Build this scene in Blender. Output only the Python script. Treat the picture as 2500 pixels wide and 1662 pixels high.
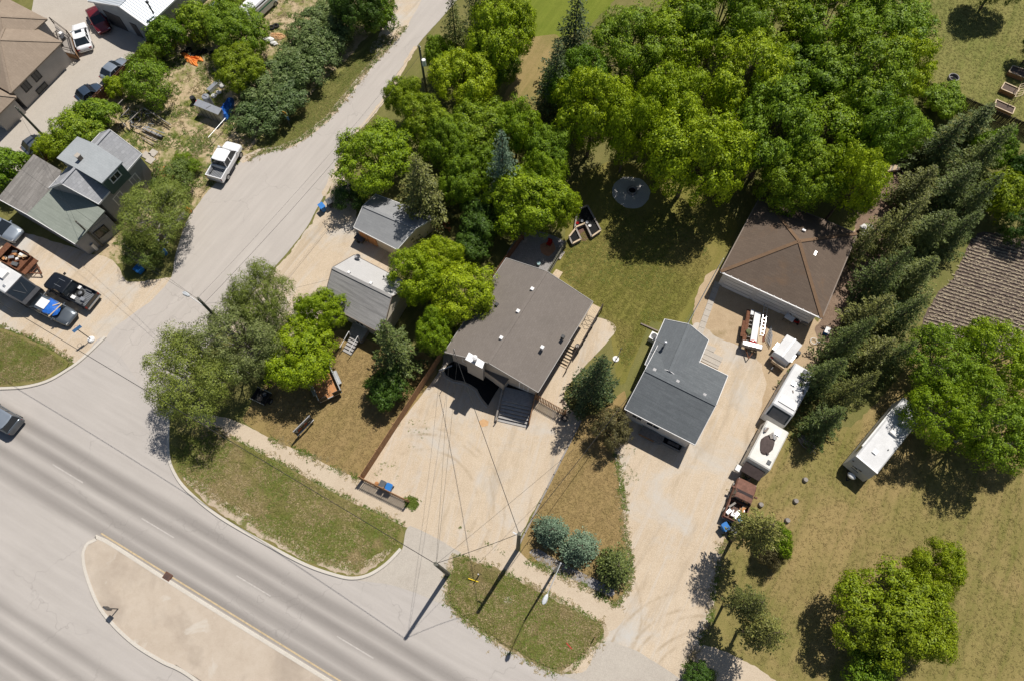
import bpy, math, random
import numpy as np
from mathutils import Vector, Matrix, noise as mnoise

for o in list(bpy.data.objects):
    bpy.data.objects.remove(o)
SC = bpy.context.scene
COL = SC.collection
R = math.radians
rng = random.Random(11)
nrg = np.random.default_rng(5)

# ------------------------------------------------------------------ camera
FPX, NADIR_V, CAM_H = 1667.0, 1525.0, 64.0
TILT = math.atan((NADIR_V - 831.0) / FPX)
cam_d = bpy.data.cameras.new('camera')
cam_d.sensor_width = 36.0
cam_d.sensor_fit = 'HORIZONTAL'
cam_d.lens = FPX / 2500.0 * 36.0
cam_d.clip_start = 0.5
cam_d.clip_end = 2000
cam = bpy.data.objects.new('camera', cam_d)
cam.location = (0, 0, CAM_H)
cam.rotation_euler = (TILT, 0, 0)
COL.objects.link(cam)
SC.camera = cam

# ------------------------------------------------------------------ light
SUN_EL, SHADOW_DIR = 60.0, -123.5          # shadow direction in the xy plane
world = bpy.data.worlds.new('World')
SC.world = world
world.use_nodes = True
wn = world.node_tree
wn.nodes.clear()
sky = wn.nodes.new('ShaderNodeTexSky')
sky.sky_type = 'NISHITA'
sky.sun_disc = False
sky.sun_elevation = R(SUN_EL)
sx, sy = -math.cos(R(SHADOW_DIR)), -math.sin(R(SHADOW_DIR))   # towards the sun
sky.sun_rotation = math.atan2(sx, sy)
sky.air_density = 1.0
sky.dust_density = 1.0
bg = wn.nodes.new('ShaderNodeBackground')
bg.inputs[1].default_value = 0.058
wo = wn.nodes.new('ShaderNodeOutputWorld')
wn.links.new(sky.outputs[0], bg.inputs[0])
wn.links.new(bg.outputs[0], wo.inputs[0])
sun_d = bpy.data.lights.new('sun', 'SUN')
sun_d.energy = 5.0
sun_d.angle = R(0.53)
sun_d.color = (1.0, 0.95, 0.88)
sun = bpy.data.objects.new('sun', sun_d)
sun_dir = Vector((-sx * math.cos(R(SUN_EL)), -sy * math.cos(R(SUN_EL)), -math.sin(R(SUN_EL))))
sun.rotation_euler = sun_dir.to_track_quat('-Z', 'Y').to_euler()
sun.location = (30, 30, 90)
COL.objects.link(sun)
SC.view_settings.view_transform = 'Standard'
SC.view_settings.look = 'None'
SC.view_settings.exposure = 0.05
SC.view_settings.gamma = 1.0
SC.view_settings.use_curve_mapping = False
SC.render.engine = 'CYCLES'

# ------------------------------------------------------------------ photo pixel -> point at height z
_ct, _st = math.cos(TILT), math.sin(TILT)
def P(u, v, z=0.0):
    x = (u - 1250.0) / FPX
    y = -(v - 831.0) / FPX
    dx, dy, dz = x, y * _ct + _st, y * _st - _ct
    s = (z - CAM_H) / dz
    return Vector((dx * s, dy * s, z))
KV = 2500.0 / 2359.0
def V(x, y, z=0.0):
    return P(x * KV, y * KV, z)
def crop(x0, y0, s):
    return lambda x, y, z=0.0: P(x0 + x * s, y0 + y * s, z)
cA = crop(0, 0, .267857); cB = crop(400, 0, .267857); cC = crop(0, 380, .28699)
cD = crop(400, 380, .28699); cE = crop(780, 420, .28699); cF = crop(1150, 420, .28699)
cG = crop(1550, 420, .30612); cH = crop(2050, 0, .267857); cI = crop(850, 830, .28706)
cJ = crop(1350, 780, .26781); cK = crop(1700, 800, .31881); cL = crop(300, 750, .31881)
cM = crop(0, 1200, .29470); cN = crop(500, 1200, .29470); cO = crop(1050, 1200, .29470)
cP = crop(1600, 1200, .38152); cQ = crop(2000, 350, .31888); cR = crop(2050, 780, .33161)
cS = crop(0, 760, .21685); cT = crop(820, 0, .30612); cU = crop(1300, 0, .33913)
cX = crop(680, 870, .13390); cY = crop(0, 480, .22329); cZ = crop(1780, 730, .14664)
cAA = crop(1760, 1120, .13396); cAB = crop(430, 170, .10204); cAC = crop(270, 220, .09564)
cAD = crop(380, 480, .12755); cAE = crop(1480, 1010, .10174); cAF = crop(1370, 730, .12121)
cAG = crop(780, 560, .20408); cAH = crop(1880, 880, .21680)

GRID = -30.5                      # the street grid's direction, degrees
EX = Vector((math.cos(R(GRID)), math.sin(R(GRID)), 0))
NY = Vector((-EX.y, EX.x, 0))
UP = Vector((0, 0, 1))

# ------------------------------------------------------------------ mesh building
class MB:
    def __init__(s):
        s.v = []; s.f = []
    def add(s, verts, faces):
        b = len(s.v)
        s.v += [tuple(p) for p in verts]
        s.f += [tuple(i + b for i in f) for f in faces]
        return s
    def box(s, c, size, ax=EX, tilt=None):
        """box centred at c, size along ax / its left normal / up"""
        ax = Vector(ax).normalized()
        ny = Vector((-ax.y, ax.x, 0)).normalized() if abs(ax.z) < .99 else Vector((0, 1, 0))
        up = ax.cross(ny)
        if tilt is not None:
            ax, ny, up = tilt
        c = Vector(c); a, b, d = size[0] / 2, size[1] / 2, size[2] / 2
        pts = [c + ax * (i * a) + ny * (j * b) + up * (k * d) for k in (-1, 1) for j in (-1, 1) for i in (-1, 1)]
        return s.add(pts, [(0, 2, 3, 1), (4, 5, 7, 6), (0, 1, 5, 4), (2, 6, 7, 3), (0, 4, 6, 2), (1, 3, 7, 5)])
    def beam(s, p, q, w, h):
        p, q = Vector(p), Vector(q)
        d = (q - p); L = d.length; d.normalize()
        n = UP.cross(d)
        n = n.normalized() if n.length > 1e-3 else Vector((1, 0, 0))
        u = d.cross(n)
        return s.box((p + q) / 2, (L, w, h), tilt=(d, n, u))
    def prism(s, poly, z0, z1):
        """extruded polygon; z may be numbers; poly list of points"""
        n = len(poly)
        lo = [(p[0], p[1], z0) for p in poly]; hi = [(p[0], p[1], z1) for p in poly]
        area = sum(poly[i][0] * poly[(i + 1) % n][1] - poly[(i + 1) % n][0] * poly[i][1] for i in range(n))
        if area < 0: lo.reverse(); hi.reverse()
        f = [tuple(range(n - 1, -1, -1)), tuple(range(n, 2 * n))]
        f += [(i, (i + 1) % n, n + (i + 1) % n, n + i) for i in range(n)]
        return s.add(lo + hi, f)
    def slab(s, pts, th):
        """polygon with its own heights, thickened downwards"""
        n = len(pts)
        pts = [Vector(p) for p in pts]
        area = sum(pts[i].x * pts[(i + 1) % n].y - pts[(i + 1) % n].x * pts[i].y for i in range(n))
        if area < 0: pts.reverse()
        lo = [p - UP * th for p in pts]
        f = [tuple(range(n - 1, -1, -1)), tuple(range(n, 2 * n))]
        f += [(i, (i + 1) % n, n + (i + 1) % n, n + i) for i in range(n)]
        return s.add(lo + pts, f)
    def tube(s, p, q, r0, r1=None, n=8, caps=True):
        p, q = Vector(p), Vector(q); r1 = r0 if r1 is None else r1
        d = (q - p).normalized()
        a = d.orthogonal().normalized(); b = d.cross(a)
        pts = []
        for c, r in ((p, r0), (q, r1)):
            for i in range(n):
                t = 2 * math.pi * i / n
                pts.append(c + a * (r * math.cos(t)) + b * (r * math.sin(t)))
        f = [(i, (i + 1) % n, n + (i + 1) % n, n + i) for i in range(n)]
        if caps: f += [tuple(range(n - 1, -1, -1)), tuple(range(n, 2 * n))]
        return s.add(pts, f)
    def path(s, pts, r, n=5):
        pts = [Vector(p) for p in pts]
        rings = []
        for i, p in enumerate(pts):
            d = (pts[min(i + 1, len(pts) - 1)] - pts[max(i - 1, 0)]).normalized()
            a = d.cross(UP) if abs(d.z) < .95 else d.cross(Vector((1, 0, 0)))
            a.normalize(); b = a.cross(d)
            rr = r[i] if isinstance(r, (list, tuple)) else r
            rings.append([p + a * (rr * math.cos(2 * math.pi * k / n)) + b * (rr * math.sin(2 * math.pi * k / n)) for k in range(n)])
        return s.loft(rings)
    def loft(s, rings, caps=True):
        n = len(rings[0]); b = len(s.v)
        for r in rings: s.v += [tuple(p) for p in r]
        for k in range(len(rings) - 1):
            for i in range(n):
                j = (i + 1) % n
                s.f.append((b + k * n + i, b + k * n + j, b + (k + 1) * n + j, b + (k + 1) * n + i))
        if caps:
            s.f.append(tuple(b + i for i in range(n - 1, -1, -1)))
            s.f.append(tuple(b + (len(rings) - 1) * n + i for i in range(n)))
        return s
    def lathe(s, c, prof, n=16):
        c = Vector(c)
        rings = [[c + Vector((r * math.cos(2 * math.pi * i / n), r * math.sin(2 * math.pi * i / n), z)) for i in range(n)] for r, z in prof]
        return s.loft(rings)
    def torus(s, c, R0, r, n=14, m=8, ax=UP):
        ax = Vector(ax).normalized(); a = ax.orthogonal().normalized(); b = ax.cross(a); c = Vector(c)
        base = len(s.v)
        for i in range(n):
            t = 2 * math.pi * i / n; d = a * math.cos(t) + b * math.sin(t)
            for j in range(m):
                w = 2 * math.pi * j / m
                s.v.append(tuple(c + d * (R0 + r * math.cos(w)) + ax * (r * math.sin(w))))
        for i in range(n):
            for j in range(m):
                s.f.append((base + i * m + j, base + ((i + 1) % n) * m + j, base + ((i + 1) % n) * m + (j + 1) % m, base + i * m + (j + 1) % m))
        return s
    def blob(s, c, rx, ry, rz, seed=0, rough=.2, n=10, m=6):
        c = Vector(c); rnd = random.Random(seed)
        rings = []
        for k in range(m + 1):
            ph = math.pi * (k / m) - math.pi / 2
            rr = max(math.cos(ph), .03)
            rings.append([c + Vector((rx * rr * math.cos(2 * math.pi * i / n) * (1 + rnd.uniform(-rough, rough)), ry * rr * math.sin(2 * math.pi * i / n) * (1 + rnd.uniform(-rough, rough)), rz * math.sin(ph) * (1 + rnd.uniform(-rough, rough) * .5))) for i in range(n)])
        return s.loft(rings)
    def build(s, name, m, parent=None, origin=None, smooth=False, kind=None):
        o0 = Vector(origin) if origin is not None else (WLOC[parent.name] if parent is not None else Vector((0, 0, 0)))
        me = bpy.data.meshes.new(name)
        me.from_pydata([(p[0] - o0[0], p[1] - o0[1], p[2] - o0[2]) for p in s.v], [], s.f)
        if smooth: me.polygons.foreach_set('use_smooth', [True] * len(me.polygons))
        me.materials.append(m)
        o = bpy.data.objects.new(name, me)
        COL.objects.link(o)
        if parent is not None:
            o.parent = parent
            WLOC[o.name] = o0
        else:
            o.location = o0
            WLOC[o.name] = o0
        if kind: o['kind'] = kind
        return o
WLOC = {}

def thing(name, label, cat, loc=(0, 0, 0), group=None):
    o = bpy.data.objects.new(name, None)
    o.empty_display_size = .2
    COL.objects.link(o)
    o.location = loc
    WLOC[o.name] = Vector(loc)
    return tag(o, label, cat, group)
def tag(o, label, cat, group=None):
    o['label'] = label; o['category'] = cat
    if group: o['group'] = group
    return o
def copy_tree(o, parent=None):
    c = o.copy(); COL.objects.link(c)
    c.parent = parent
    WLOC[c.name] = WLOC.get(o.name, Vector((0, 0, 0)))
    for ch in list(o.children): copy_tree(ch, c)
    return c
def structure(o):
    o['kind'] = 'structure'
    return o

# ------------------------------------------------------------------ materials
MATS = {}
def _new(name):
    m = bpy.data.materials.new(name); m.use_nodes = True
    nt = m.node_tree; nt.nodes.clear()
    out = nt.nodes.new('ShaderNodeOutputMaterial')
    b = nt.nodes.new('ShaderNodeBsdfPrincipled')
    nt.links.new(b.outputs[0], out.inputs[0])
    MATS[name] = m
    return m, nt, b, out
def N(nt, t, **kw):
    n = nt.nodes.new(t)
    for k, v in kw.items():
        if hasattr(n, k): setattr(n, k, v)
    return n
def pos(nt, angle=0.0, scale=(1, 1, 1)):
    g = N(nt, 'ShaderNodeNewGeometry')
    mp = N(nt, 'ShaderNodeMapping', vector_type='TEXTURE')
    mp.inputs['Rotation'].default_value = (0, 0, R(angle))
    mp.inputs['Scale'].default_value = scale
    nt.links.new(g.outputs['Position'], mp.inputs[0])
    return mp.outputs[0]
def noise(nt, vec, scale, detail=4, rough=.6, dist=0.0):
    n = N(nt, 'ShaderNodeTexNoise'); n.inputs['Scale'].default_value = scale
    n.inputs['Detail'].default_value = detail; n.inputs['Roughness'].default_value = rough
    n.inputs['Distortion'].default_value = dist
    nt.links.new(vec, n.inputs['Vector'])
    return n.outputs['Fac']
def ramp(nt, fac, stops):
    r = N(nt, 'ShaderNodeValToRGB')
    el = r.color_ramp.elements
    while len(el) > 1: el.remove(el[0])
    el[0].position = stops[0][0]; el[0].color = (*stops[0][1], 1) if len(stops[0][1]) == 3 else stops[0][1]
    for p, c in stops[1:]:
        e = el.new(p); e.color = (*c, 1)
    nt.links.new(fac, r.inputs[0])
    return r.outputs[0]
def g3(v): return (v, v, v)
def mix(nt, fac, a, b, mode='MIX'):
    m = N(nt, 'ShaderNodeMix', data_type='RGBA', blend_type=mode)
    for i, x in ((0, fac), (6, a), (7, b)):
        if hasattr(x, 'links') or hasattr(x, 'is_linked'): nt.links.new(x, m.inputs[i])
        elif isinstance(x, (int, float)): m.inputs[i].default_value = x
        else: m.inputs[i].default_value = (*x, 1)
    return m.outputs[2]
def bump(nt, b, h, strength=.3, dist=.02):
    n = N(nt, 'ShaderNodeBump'); n.inputs['Strength'].default_value = strength; n.inputs['Distance'].default_value = dist
    nt.links.new(h, n.inputs['Height']); nt.links.new(n.outputs[0], b.inputs['Normal'])
def mul(c, k): return tuple(min(1, x * k) for x in c)

def plain(name, col, rough=.7, metal=0.0, var=.15, scale=2.5, spec=.3, bmp=0.0, coat=0.0):
    if name in MATS: return MATS[name]
    m, nt, b, out = _new(name)
    p = pos(nt)
    n1 = noise(nt, p, scale, 5); n2 = noise(nt, p, scale * 9, 3)
    c = ramp(nt, n1, [(.3, mul(col, 1 - var)), (.7, mul(col, 1 + var))])
    c = mix(nt, .35, c, ramp(nt, n2, [(.3, mul(col, 1 - var * 1.5)), (.7, mul(col, 1 + var * 1.5))]))
    nt.links.new(c, b.inputs['Base Color'])
    b.inputs['Roughness'].default_value = rough; b.inputs['Metallic'].default_value = metal
    b.inputs['Specular IOR Level'].default_value = spec
    b.inputs['Coat Weight'].default_value = coat
    if bmp: bump(nt, b, n2, bmp)
    return m

def ground_mat(name, cols, big=.25, mid=1.6, fine=14, spots=None, stretch=None, ang=GRID, bmp=.5, bigmix=.6, midmix=.5, finemix=.45, speck=None):
    """cols = (dark, mid, light): three scales of mottling"""
    m, nt, b, out = _new(name)
    p = pos(nt); d, c0, l = cols
    ps = pos(nt, ang, stretch) if stretch else p
    c = ramp(nt, noise(nt, ps, big, 4, .6, .6), [(.32, d), (.5, c0), (.68, l)])
    c2 = ramp(nt, noise(nt, ps, mid, 6, .65, .3), [(.3, d), (.5, c0), (.7, l)])
    c = mix(nt, midmix, c, c2)
    nf = noise(nt, p, fine, 4, .7)
    c3 = ramp(nt, nf, [(.3, mul(d, .75)), (.5, c0), (.72, mul(l, 1.2))])
    c = mix(nt, finemix, c, c3)
    if spots:
        for col, sc, lo, hi in spots:
            f = ramp(nt, noise(nt, p, sc, 5, .65, .4), [(lo, g3(0.)), (hi, g3(1.))])
            c = mix(nt, f, c, col)
    if speck:
        col, sc, lo, hi = speck
        f = ramp(nt, noise(nt, p, sc, 2, .5), [(lo, g3(0.)), (hi, g3(1.))])
        c = mix(nt, f, c, col)
    nt.links.new(c, b.inputs['Base Color'])
    b.inputs['Roughness'].default_value = .95; b.inputs['Specular IOR Level'].default_value = .1
    bump(nt, b, nf, bmp, .04)
    return m
# ================================================================== ground surfaces
def road_mat(name, base, dark, light, ang, origin, tracks):
    m, nt, b, out = _new(name)
    p = pos(nt); pr = pos(nt, ang)
    sep = N(nt, 'ShaderNodeSeparateXYZ'); nt.links.new(pr, sep.inputs[0])
    c = ramp(nt, noise(nt, p, .22, 4, .6, .5), [(.3, mul(base, .94)), (.7, mul(base, 1.07))])
    ls = pos(nt, ang, (7, .6, 1))
    c = mix(nt, .5, c, ramp(nt, noise(nt, ls, 1.0, 4, .6), [(.3, mul(base, .86)), (.7, light)]))
    if tracks:
        off = Vector((-math.sin(R(ang)), math.cos(R(ang)), 0)).dot(origin)
        total = None
        wob = noise(nt, pos(nt, ang, (14, 2, 1)), 1.0, 3)
        for d0, w, s in tracks:
            a = N(nt, 'ShaderNodeMath', operation='SUBTRACT'); nt.links.new(sep.outputs[1], a.inputs[0]); a.inputs[1].default_value = off + d0
            wv = N(nt, 'ShaderNodeMath', operation='MULTIPLY_ADD'); nt.links.new(wob, wv.inputs[0]); wv.inputs[1].default_value = .5; nt.links.new(a.outputs[0], wv.inputs[2])
            ab = N(nt, 'ShaderNodeMath', operation='ABSOLUTE'); nt.links.new(wv.outputs[0], ab.inputs[0])
            mr = N(nt, 'ShaderNodeMapRange', interpolation_type='SMOOTHSTEP'); nt.links.new(ab.outputs[0], mr.inputs[0])
            mr.inputs[1].default_value = 0; mr.inputs[2].default_value = w; mr.inputs[3].default_value = s; mr.inputs[4].default_value = 0
            if total is None: total = mr.outputs[0]
            else:
                mx = N(nt, 'ShaderNodeMath', operation='MAXIMUM'); nt.links.new(total, mx.inputs[0]); nt.links.new(mr.outputs[0], mx.inputs[1]); total = mx.outputs[0]
        br = N(nt, 'ShaderNodeMath', operation='MULTIPLY'); nt.links.new(total, br.inputs[0])
        nt.links.new(ramp(nt, noise(nt, pos(nt, ang, (20, 1.2, 1)), 1, 3), [(.2, g3(.55)), (.7, g3(1.))]), br.inputs[1])
        c = mix(nt, br.outputs[0], c, dark)
    nf = noise(nt, p, 26, 3, .7)
    c = mix(nt, .22, c, ramp(nt, nf, [(.3, mul(base, .6)), (.7, mul(base, 1.35))]))
    # hairline cracks
    vo = N(nt, 'ShaderNodeTexVoronoi', feature='DISTANCE_TO_EDGE'); vo.inputs['Scale'].default_value = .13
    wp = N(nt, 'ShaderNodeVectorMath', operation='ADD'); nz = N(nt, 'ShaderNodeTexNoise'); nz.inputs['Scale'].default_value = .8
    nt.links.new(p, nz.inputs['Vector'])
    sc = N(nt, 'ShaderNodeVectorMath', operation='SCALE'); nt.links.new(nz.outputs['Color'], sc.inputs[0]); sc.inputs['Scale'].default_value = 2.0
    nt.links.new(p, wp.inputs[0]); nt.links.new(sc.outputs[0], wp.inputs[1]); nt.links.new(wp.outputs[0], vo.inputs['Vector'])
    cr = ramp(nt, vo.outputs['Distance'], [(.0, g3(.35)), (.006, g3(0.))])
    crm = N(nt, 'ShaderNodeMath', operation='MULTIPLY'); nt.links.new(cr, crm.inputs[0]); nt.links.new(ramp(nt, noise(nt, p, .12, 2), [(.45, g3(0.)), (.55, g3(1.))]), crm.inputs[1])
    c = mix(nt, crm.outputs[0], c, mul(base, .45))
    nt.links.new(c, b.inputs['Base Color']); b.inputs['Roughness'].default_value = .85; b.inputs['Specular IOR Level'].default_value = .2
    bump(nt, b, nf, .25, .02)
    return m

RO = P(900 * .2947, 1200 + 400 * .2947)             # a point on the yellow edge line
RANG = -27.73
RD = Vector((math.cos(R(RANG)), math.sin(R(RANG)), 0)); RN = Vector((-RD.y, RD.x, 0))
m_main = road_mat('asphalt_main', (.40, .368, .338), (.150, .136, .124), (.46, .428, .395), RANG, RO,
                  [(.55, 1.0, .9), (1.85, 1.0, .95), (3.65, 1.0, .95), (5.0, 1.0, .9), (-8.3, .8, .7), (-9.7, .8, .75), (-11.2, .9, .95), (-12.6, .9, .8)])
m_side = road_mat('asphalt_side', (.415, .378, .342), (.25, .24, .23), (.475, .435, .395), 59.5, Vector((0, 0, 0)), None)
m_conc = ground_mat('concrete_drive', ((.36, .32, .27), (.41, .37, .32), (.46, .42, .36)), .3, 1.5, 14, bmp=.2)
def gravel_mat(name, cols, ang, arcs=(), stain=(.30, .235, .16)):
    m = ground_mat(name, cols, .12, .8, 12, midmix=.5, finemix=.55, spots=[((.47, .445, .405), .16, .50, .70)], bmp=.5)
    nt = m.node_tree; b = next(n for n in nt.nodes if n.type == 'BSDF_PRINCIPLED')
    c = b.inputs['Base Color'].links[0].from_socket; p = pos(nt)
    ls = pos(nt, ang, (9, .55, 1))
    c = mix(nt, ramp(nt, noise(nt, ls, 1.0, 5, .65, .4), [(.50, g3(0.)), (.70, g3(.42))]), c, (.50, .475, .44))      # worn pale wheel lines
    c = mix(nt, ramp(nt, noise(nt, pos(nt, ang, (5, .8, 1)), .55, 5, .7, .6), [(.52, g3(0.)), (.72, g3(.5))]), c, stain)
    c = mix(nt, ramp(nt, noise(nt, p, .33, 6, .7, .8), [(.58, g3(0.)), (.74, g3(.38))]), c, stain)
    for ctr, rad, w, s in arcs:
        d = N(nt, 'ShaderNodeVectorMath', operation='DISTANCE'); nt.links.new(p, d.inputs[0]); d.inputs[1].default_value = ctr
        e = N(nt, 'ShaderNodeMath', operation='SUBTRACT'); nt.links.new(d.outputs['Value'], e.inputs[0]); e.inputs[1].default_value = rad
        f = N(nt, 'ShaderNodeMath', operation='ABSOLUTE'); nt.links.new(e.outputs[0], f.inputs[0])
        mr = N(nt, 'ShaderNodeMapRange', interpolation_type='SMOOTHSTEP'); nt.links.new(f.outputs[0], mr.inputs[0]); mr.inputs[1].default_value = 0; mr.inputs[2].default_value = w; mr.inputs[3].default_value = s; mr.inputs[4].default_value = 0
        g = N(nt, 'ShaderNodeMath', operation='MULTIPLY'); nt.links.new(mr.outputs[0], g.inputs[0]); nt.links.new(ramp(nt, noise(nt, p, .5, 4, .7), [(.42, g3(0.)), (.6, g3(1.))]), g.inputs[1])
        c = mix(nt, g.outputs[0], c, mul(stain, 1.15))
    nt.links.new(c, b.inputs['Base Color'])
    return m
GC = ((.40, .315, .222), (.495, .402, .295), (.565, .475, .365))
m_gravel = gravel_mat('limestone_gravel', GC, 59.5)
m_gravel_lot = gravel_mat('lot_gravel', GC, 75, [(tuple(cI(620, 1400)), 5.2, .25, .7), (tuple(cI(620, 1400)), 6.7, .25, .7), (tuple(cI(560, 1480)), 8.3, .25, .5)])
m_gravel_dr = gravel_mat('drive_gravel', GC, 62, [(tuple(V(1640, 1640)), r_, .22, .75) for r_ in (5.5, 6.2, 7.4, 8.1, 9.6)] + [(tuple(V(1330, 1400)), 5.6, .2, .6)])
m_gravel_b = ground_mat('dirt_gravel', ((.30, .215, .13), (.40, .30, .19), (.52, .41, .28)), .14, 1.2, 12, bmp=.5, spots=[((.25, .19, .10), .35, .58, .75)])
m_path = ground_mat('screenings_path', ((.41, .325, .235), (.48, .395, .295), (.53, .45, .345)), .25, 1.3, 14, bmp=.3)
m_median = ground_mat('median_concrete', ((.37, .305, .24), (.45, .38, .305), (.50, .435, .36)), .16, 1.0, 16, bmp=.2, finemix=.3,
                      spots=[((.25, .205, .165), .13, .50, .78), ((.52, .48, .42), .35, .62, .74)])
m_kerb = ground_mat('kerb_concrete', ((.45, .41, .35), (.52, .48, .42), (.58, .54, .48)), .4, 2, 14, bmp=.2)
m_dirt = ground_mat('dry_dirt', ((.30, .225, .13), (.43, .335, .21), (.54, .435, .30)), .3, 2.2, 10,
                    spots=[((.16, .17, .045), .55, .46, .60), ((.10, .125, .03), 1.7, .56, .68)], bmp=.8)
def lawn(name, dry, green, dark, ga, gb, bigs=.10, ang=60):
    m, nt, b, out = _new(name)
    p = pos(nt)
    st = pos(nt, ang, (11, .7, 1))
    big = noise(nt, p, bigs, 4, .6, .8)
    f = ramp(nt, big, [(ga, g3(0.)), (gb, g3(1.))])
    c = mix(nt, f, dry, green)
    med = noise(nt, p, .9, 5, .65, .3)
    c = mix(nt, ramp(nt, med, [(.46, g3(0.)), (.68, g3(.38))]), c, mul(dry, 1.2))
    c = mix(nt, ramp(nt, noise(nt, p, .42, 6, .72, .5), [(.48, g3(0.)), (.68, g3(.45))]), c, mix(nt, .5, dark, green))
    c = mix(nt, ramp(nt, noise(nt, p, 2.6, 5, .7), [(.52, g3(0.)), (.70, g3(.45))]), c, dark)
    c = mix(nt, .34, c, ramp(nt, noise(nt, st, .9, 4, .6), [(.34, mul(green, .9)), (.5, dry), (.64, mul(dry, 1.35))]))
    nf = noise(nt, p, 9, 4, .75)
    c = mix(nt, .28, c, ramp(nt, nf, [(.3, mul(dark, .75)), (.5, mul(dry, .9)), (.7, mul(dry, 1.5))]))
    nt.links.new(c, b.inputs['Base Color']); b.inputs['Roughness'].default_value = .95; b.inputs['Specular IOR Level'].default_value = .1
    bump(nt, b, nf, 1.0, .06)
    return m
m_lawn_base = lawn('lawn_dry', (.185, .165, .062), (.115, .135, .030), (.075, .085, .022), .36, .60)
m_lawn_front = lawn('lawn_front', (.29, .205, .092), (.21, .17, .055), (.15, .12, .037), .45, .7)
m_lawn_right = lawn('lawn_right', (.285, .212, .092), (.135, .150, .030), (.11, .108, .026), .42, .56, .085)
m_lawn_green = lawn('lawn_green', (.215, .18, .056), (.125, .14, .022), (.09, .10, .019), .32, .56)
m_lawn_lush = lawn('lawn_lush', (.165, .185, .03), (.12, .165, .018), (.075, .11, .012), .3, .6)
m_lawn_yard = lawn('lawn_yard', (.23, .205, .072), (.13, .165, .035), (.10, .12, .025), .36, .6)
m_boul = lawn('boulevard_grass', (.235, .185, .085), (.095, .135, .010), (.065, .08, .010), .38, .52, .2, -27)
m_boul2 = lawn('boulevard_east_grass', (.225, .175, .088), (.125, .135, .030), (.075, .08, .018), .40, .58, .2, -27)
m_sandy = ground_mat('sandy_soil', ((.33, .255, .18), (.42, .34, .25), (.50, .42, .32)), .5, 2, 12, spots=[((.15, .15, .05), .9, .52, .62)])
m_mulch = plain('black_mulch', (.012, .012, .012), .95, var=.6, scale=9, bmp=1.0)
m_soil = ground_mat('garden_soil', ((.085, .062, .052), (.12, .09, .075), (.17, .13, .105)), .4, 3, 12, bmp=1.0)
m_stone = ground_mat('grey_stones', ((.16, .15, .145), (.27, .255, .25), (.38, .36, .35)), .8, 6, 14, bmp=1.0, finemix=.7)

def ragged(pts, amp=.15, step=.3, closed=True, sm=True, seed=0):
    """resample a polygon (smoothed corners) and roughen the edge"""
    pts = [Vector((p[0], p[1], 0)) for p in pts]
    n = len(pts); out = []
    for i in range(n):
        p0, p1, p2, p3 = pts[(i - 1) % n], pts[i], pts[(i + 1) % n], pts[(i + 2) % n]
        L = (p2 - p1).length; k = max(1, int(L / step))
        for j in range(k):
            t = j / k
            if sm:
                q = .5 * ((2 * p1) + (-p0 + p2) * t + (2 * p0 - 5 * p1 + 4 * p2 - p3) * t * t + (-p0 + 3 * p1 - 3 * p2 + p3) * t ** 3)
                q = q * .6 + (p1.lerp(p2, t)) * .4
            else: q = p1.lerp(p2, t)
            if amp:
                nz = mnoise.noise(Vector((q.x * .7, q.y * .7, seed))) + .6 * mnoise.noise(Vector((q.x * 2.1, q.y * 2.1, seed + 5))) + .4 * mnoise.noise(Vector((q.x * 5, q.y * 5, seed + 9)))
                nz2 = mnoise.noise(Vector((q.x * .9, q.y * .9, seed + 20))) + .6 * mnoise.noise(Vector((q.x * 2.5, q.y * 2.5, seed + 25)))
                q = q + Vector((nz, nz2, 0)) * amp
            out.append(q)
    return out
LEVEL = dict(lawn_top=1, lawn_fenced_yard=1, lawn_behind_house=1, lawn_right=1, lawn_front=1, lawn_between_drives=2, verge_lawn=2, dirt_yard=3, sandy_verge=4, dirt_by_garage=2, parking_gravel=4, shed_gravel=3, gravel_lot=3, driveway_gravel=4, shed_apron=5, side_path=4, side_path_east=5, concrete_drive=4, side_street=6, main_road=7, drive_apron=8, drive_apron_east=8, fire_pit_gravel=2, patio=4, garden_soil=2, mulch_floor=3, patio_mat=5, stone_bed=6, dirt_patch=5, street_shoulder=6)
_z = [0.05]
def sheet(name, pts, m, amp=.15, step=.3, z=None, sm=True, seed=0, label=None):
    poly = ragged(pts, amp, step, sm=sm, seed=seed or len(name))
    if z is None: z = LEVEL[name] * .004 if name in LEVEL else .04
    mb = MB()
    n = len(poly)
    area = sum(poly[i].x * poly[(i + 1) % n].y - poly[(i + 1) % n].x * poly[i].y for i in range(n))
    if area < 0: poly.reverse()
    mb.add([(p.x, p.y, z) for p in poly], [tuple(range(n))])
    return structure(mb.build(name, m))
def raised(name, pts, m, z1, amp=.0, step=.4, sm=True, z0=-.05):
    poly = ragged(pts, amp, step, sm=sm, seed=len(name))
    mb = MB().prism(poly, z0, z1)
    return structure(mb.build(name, m))
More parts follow.
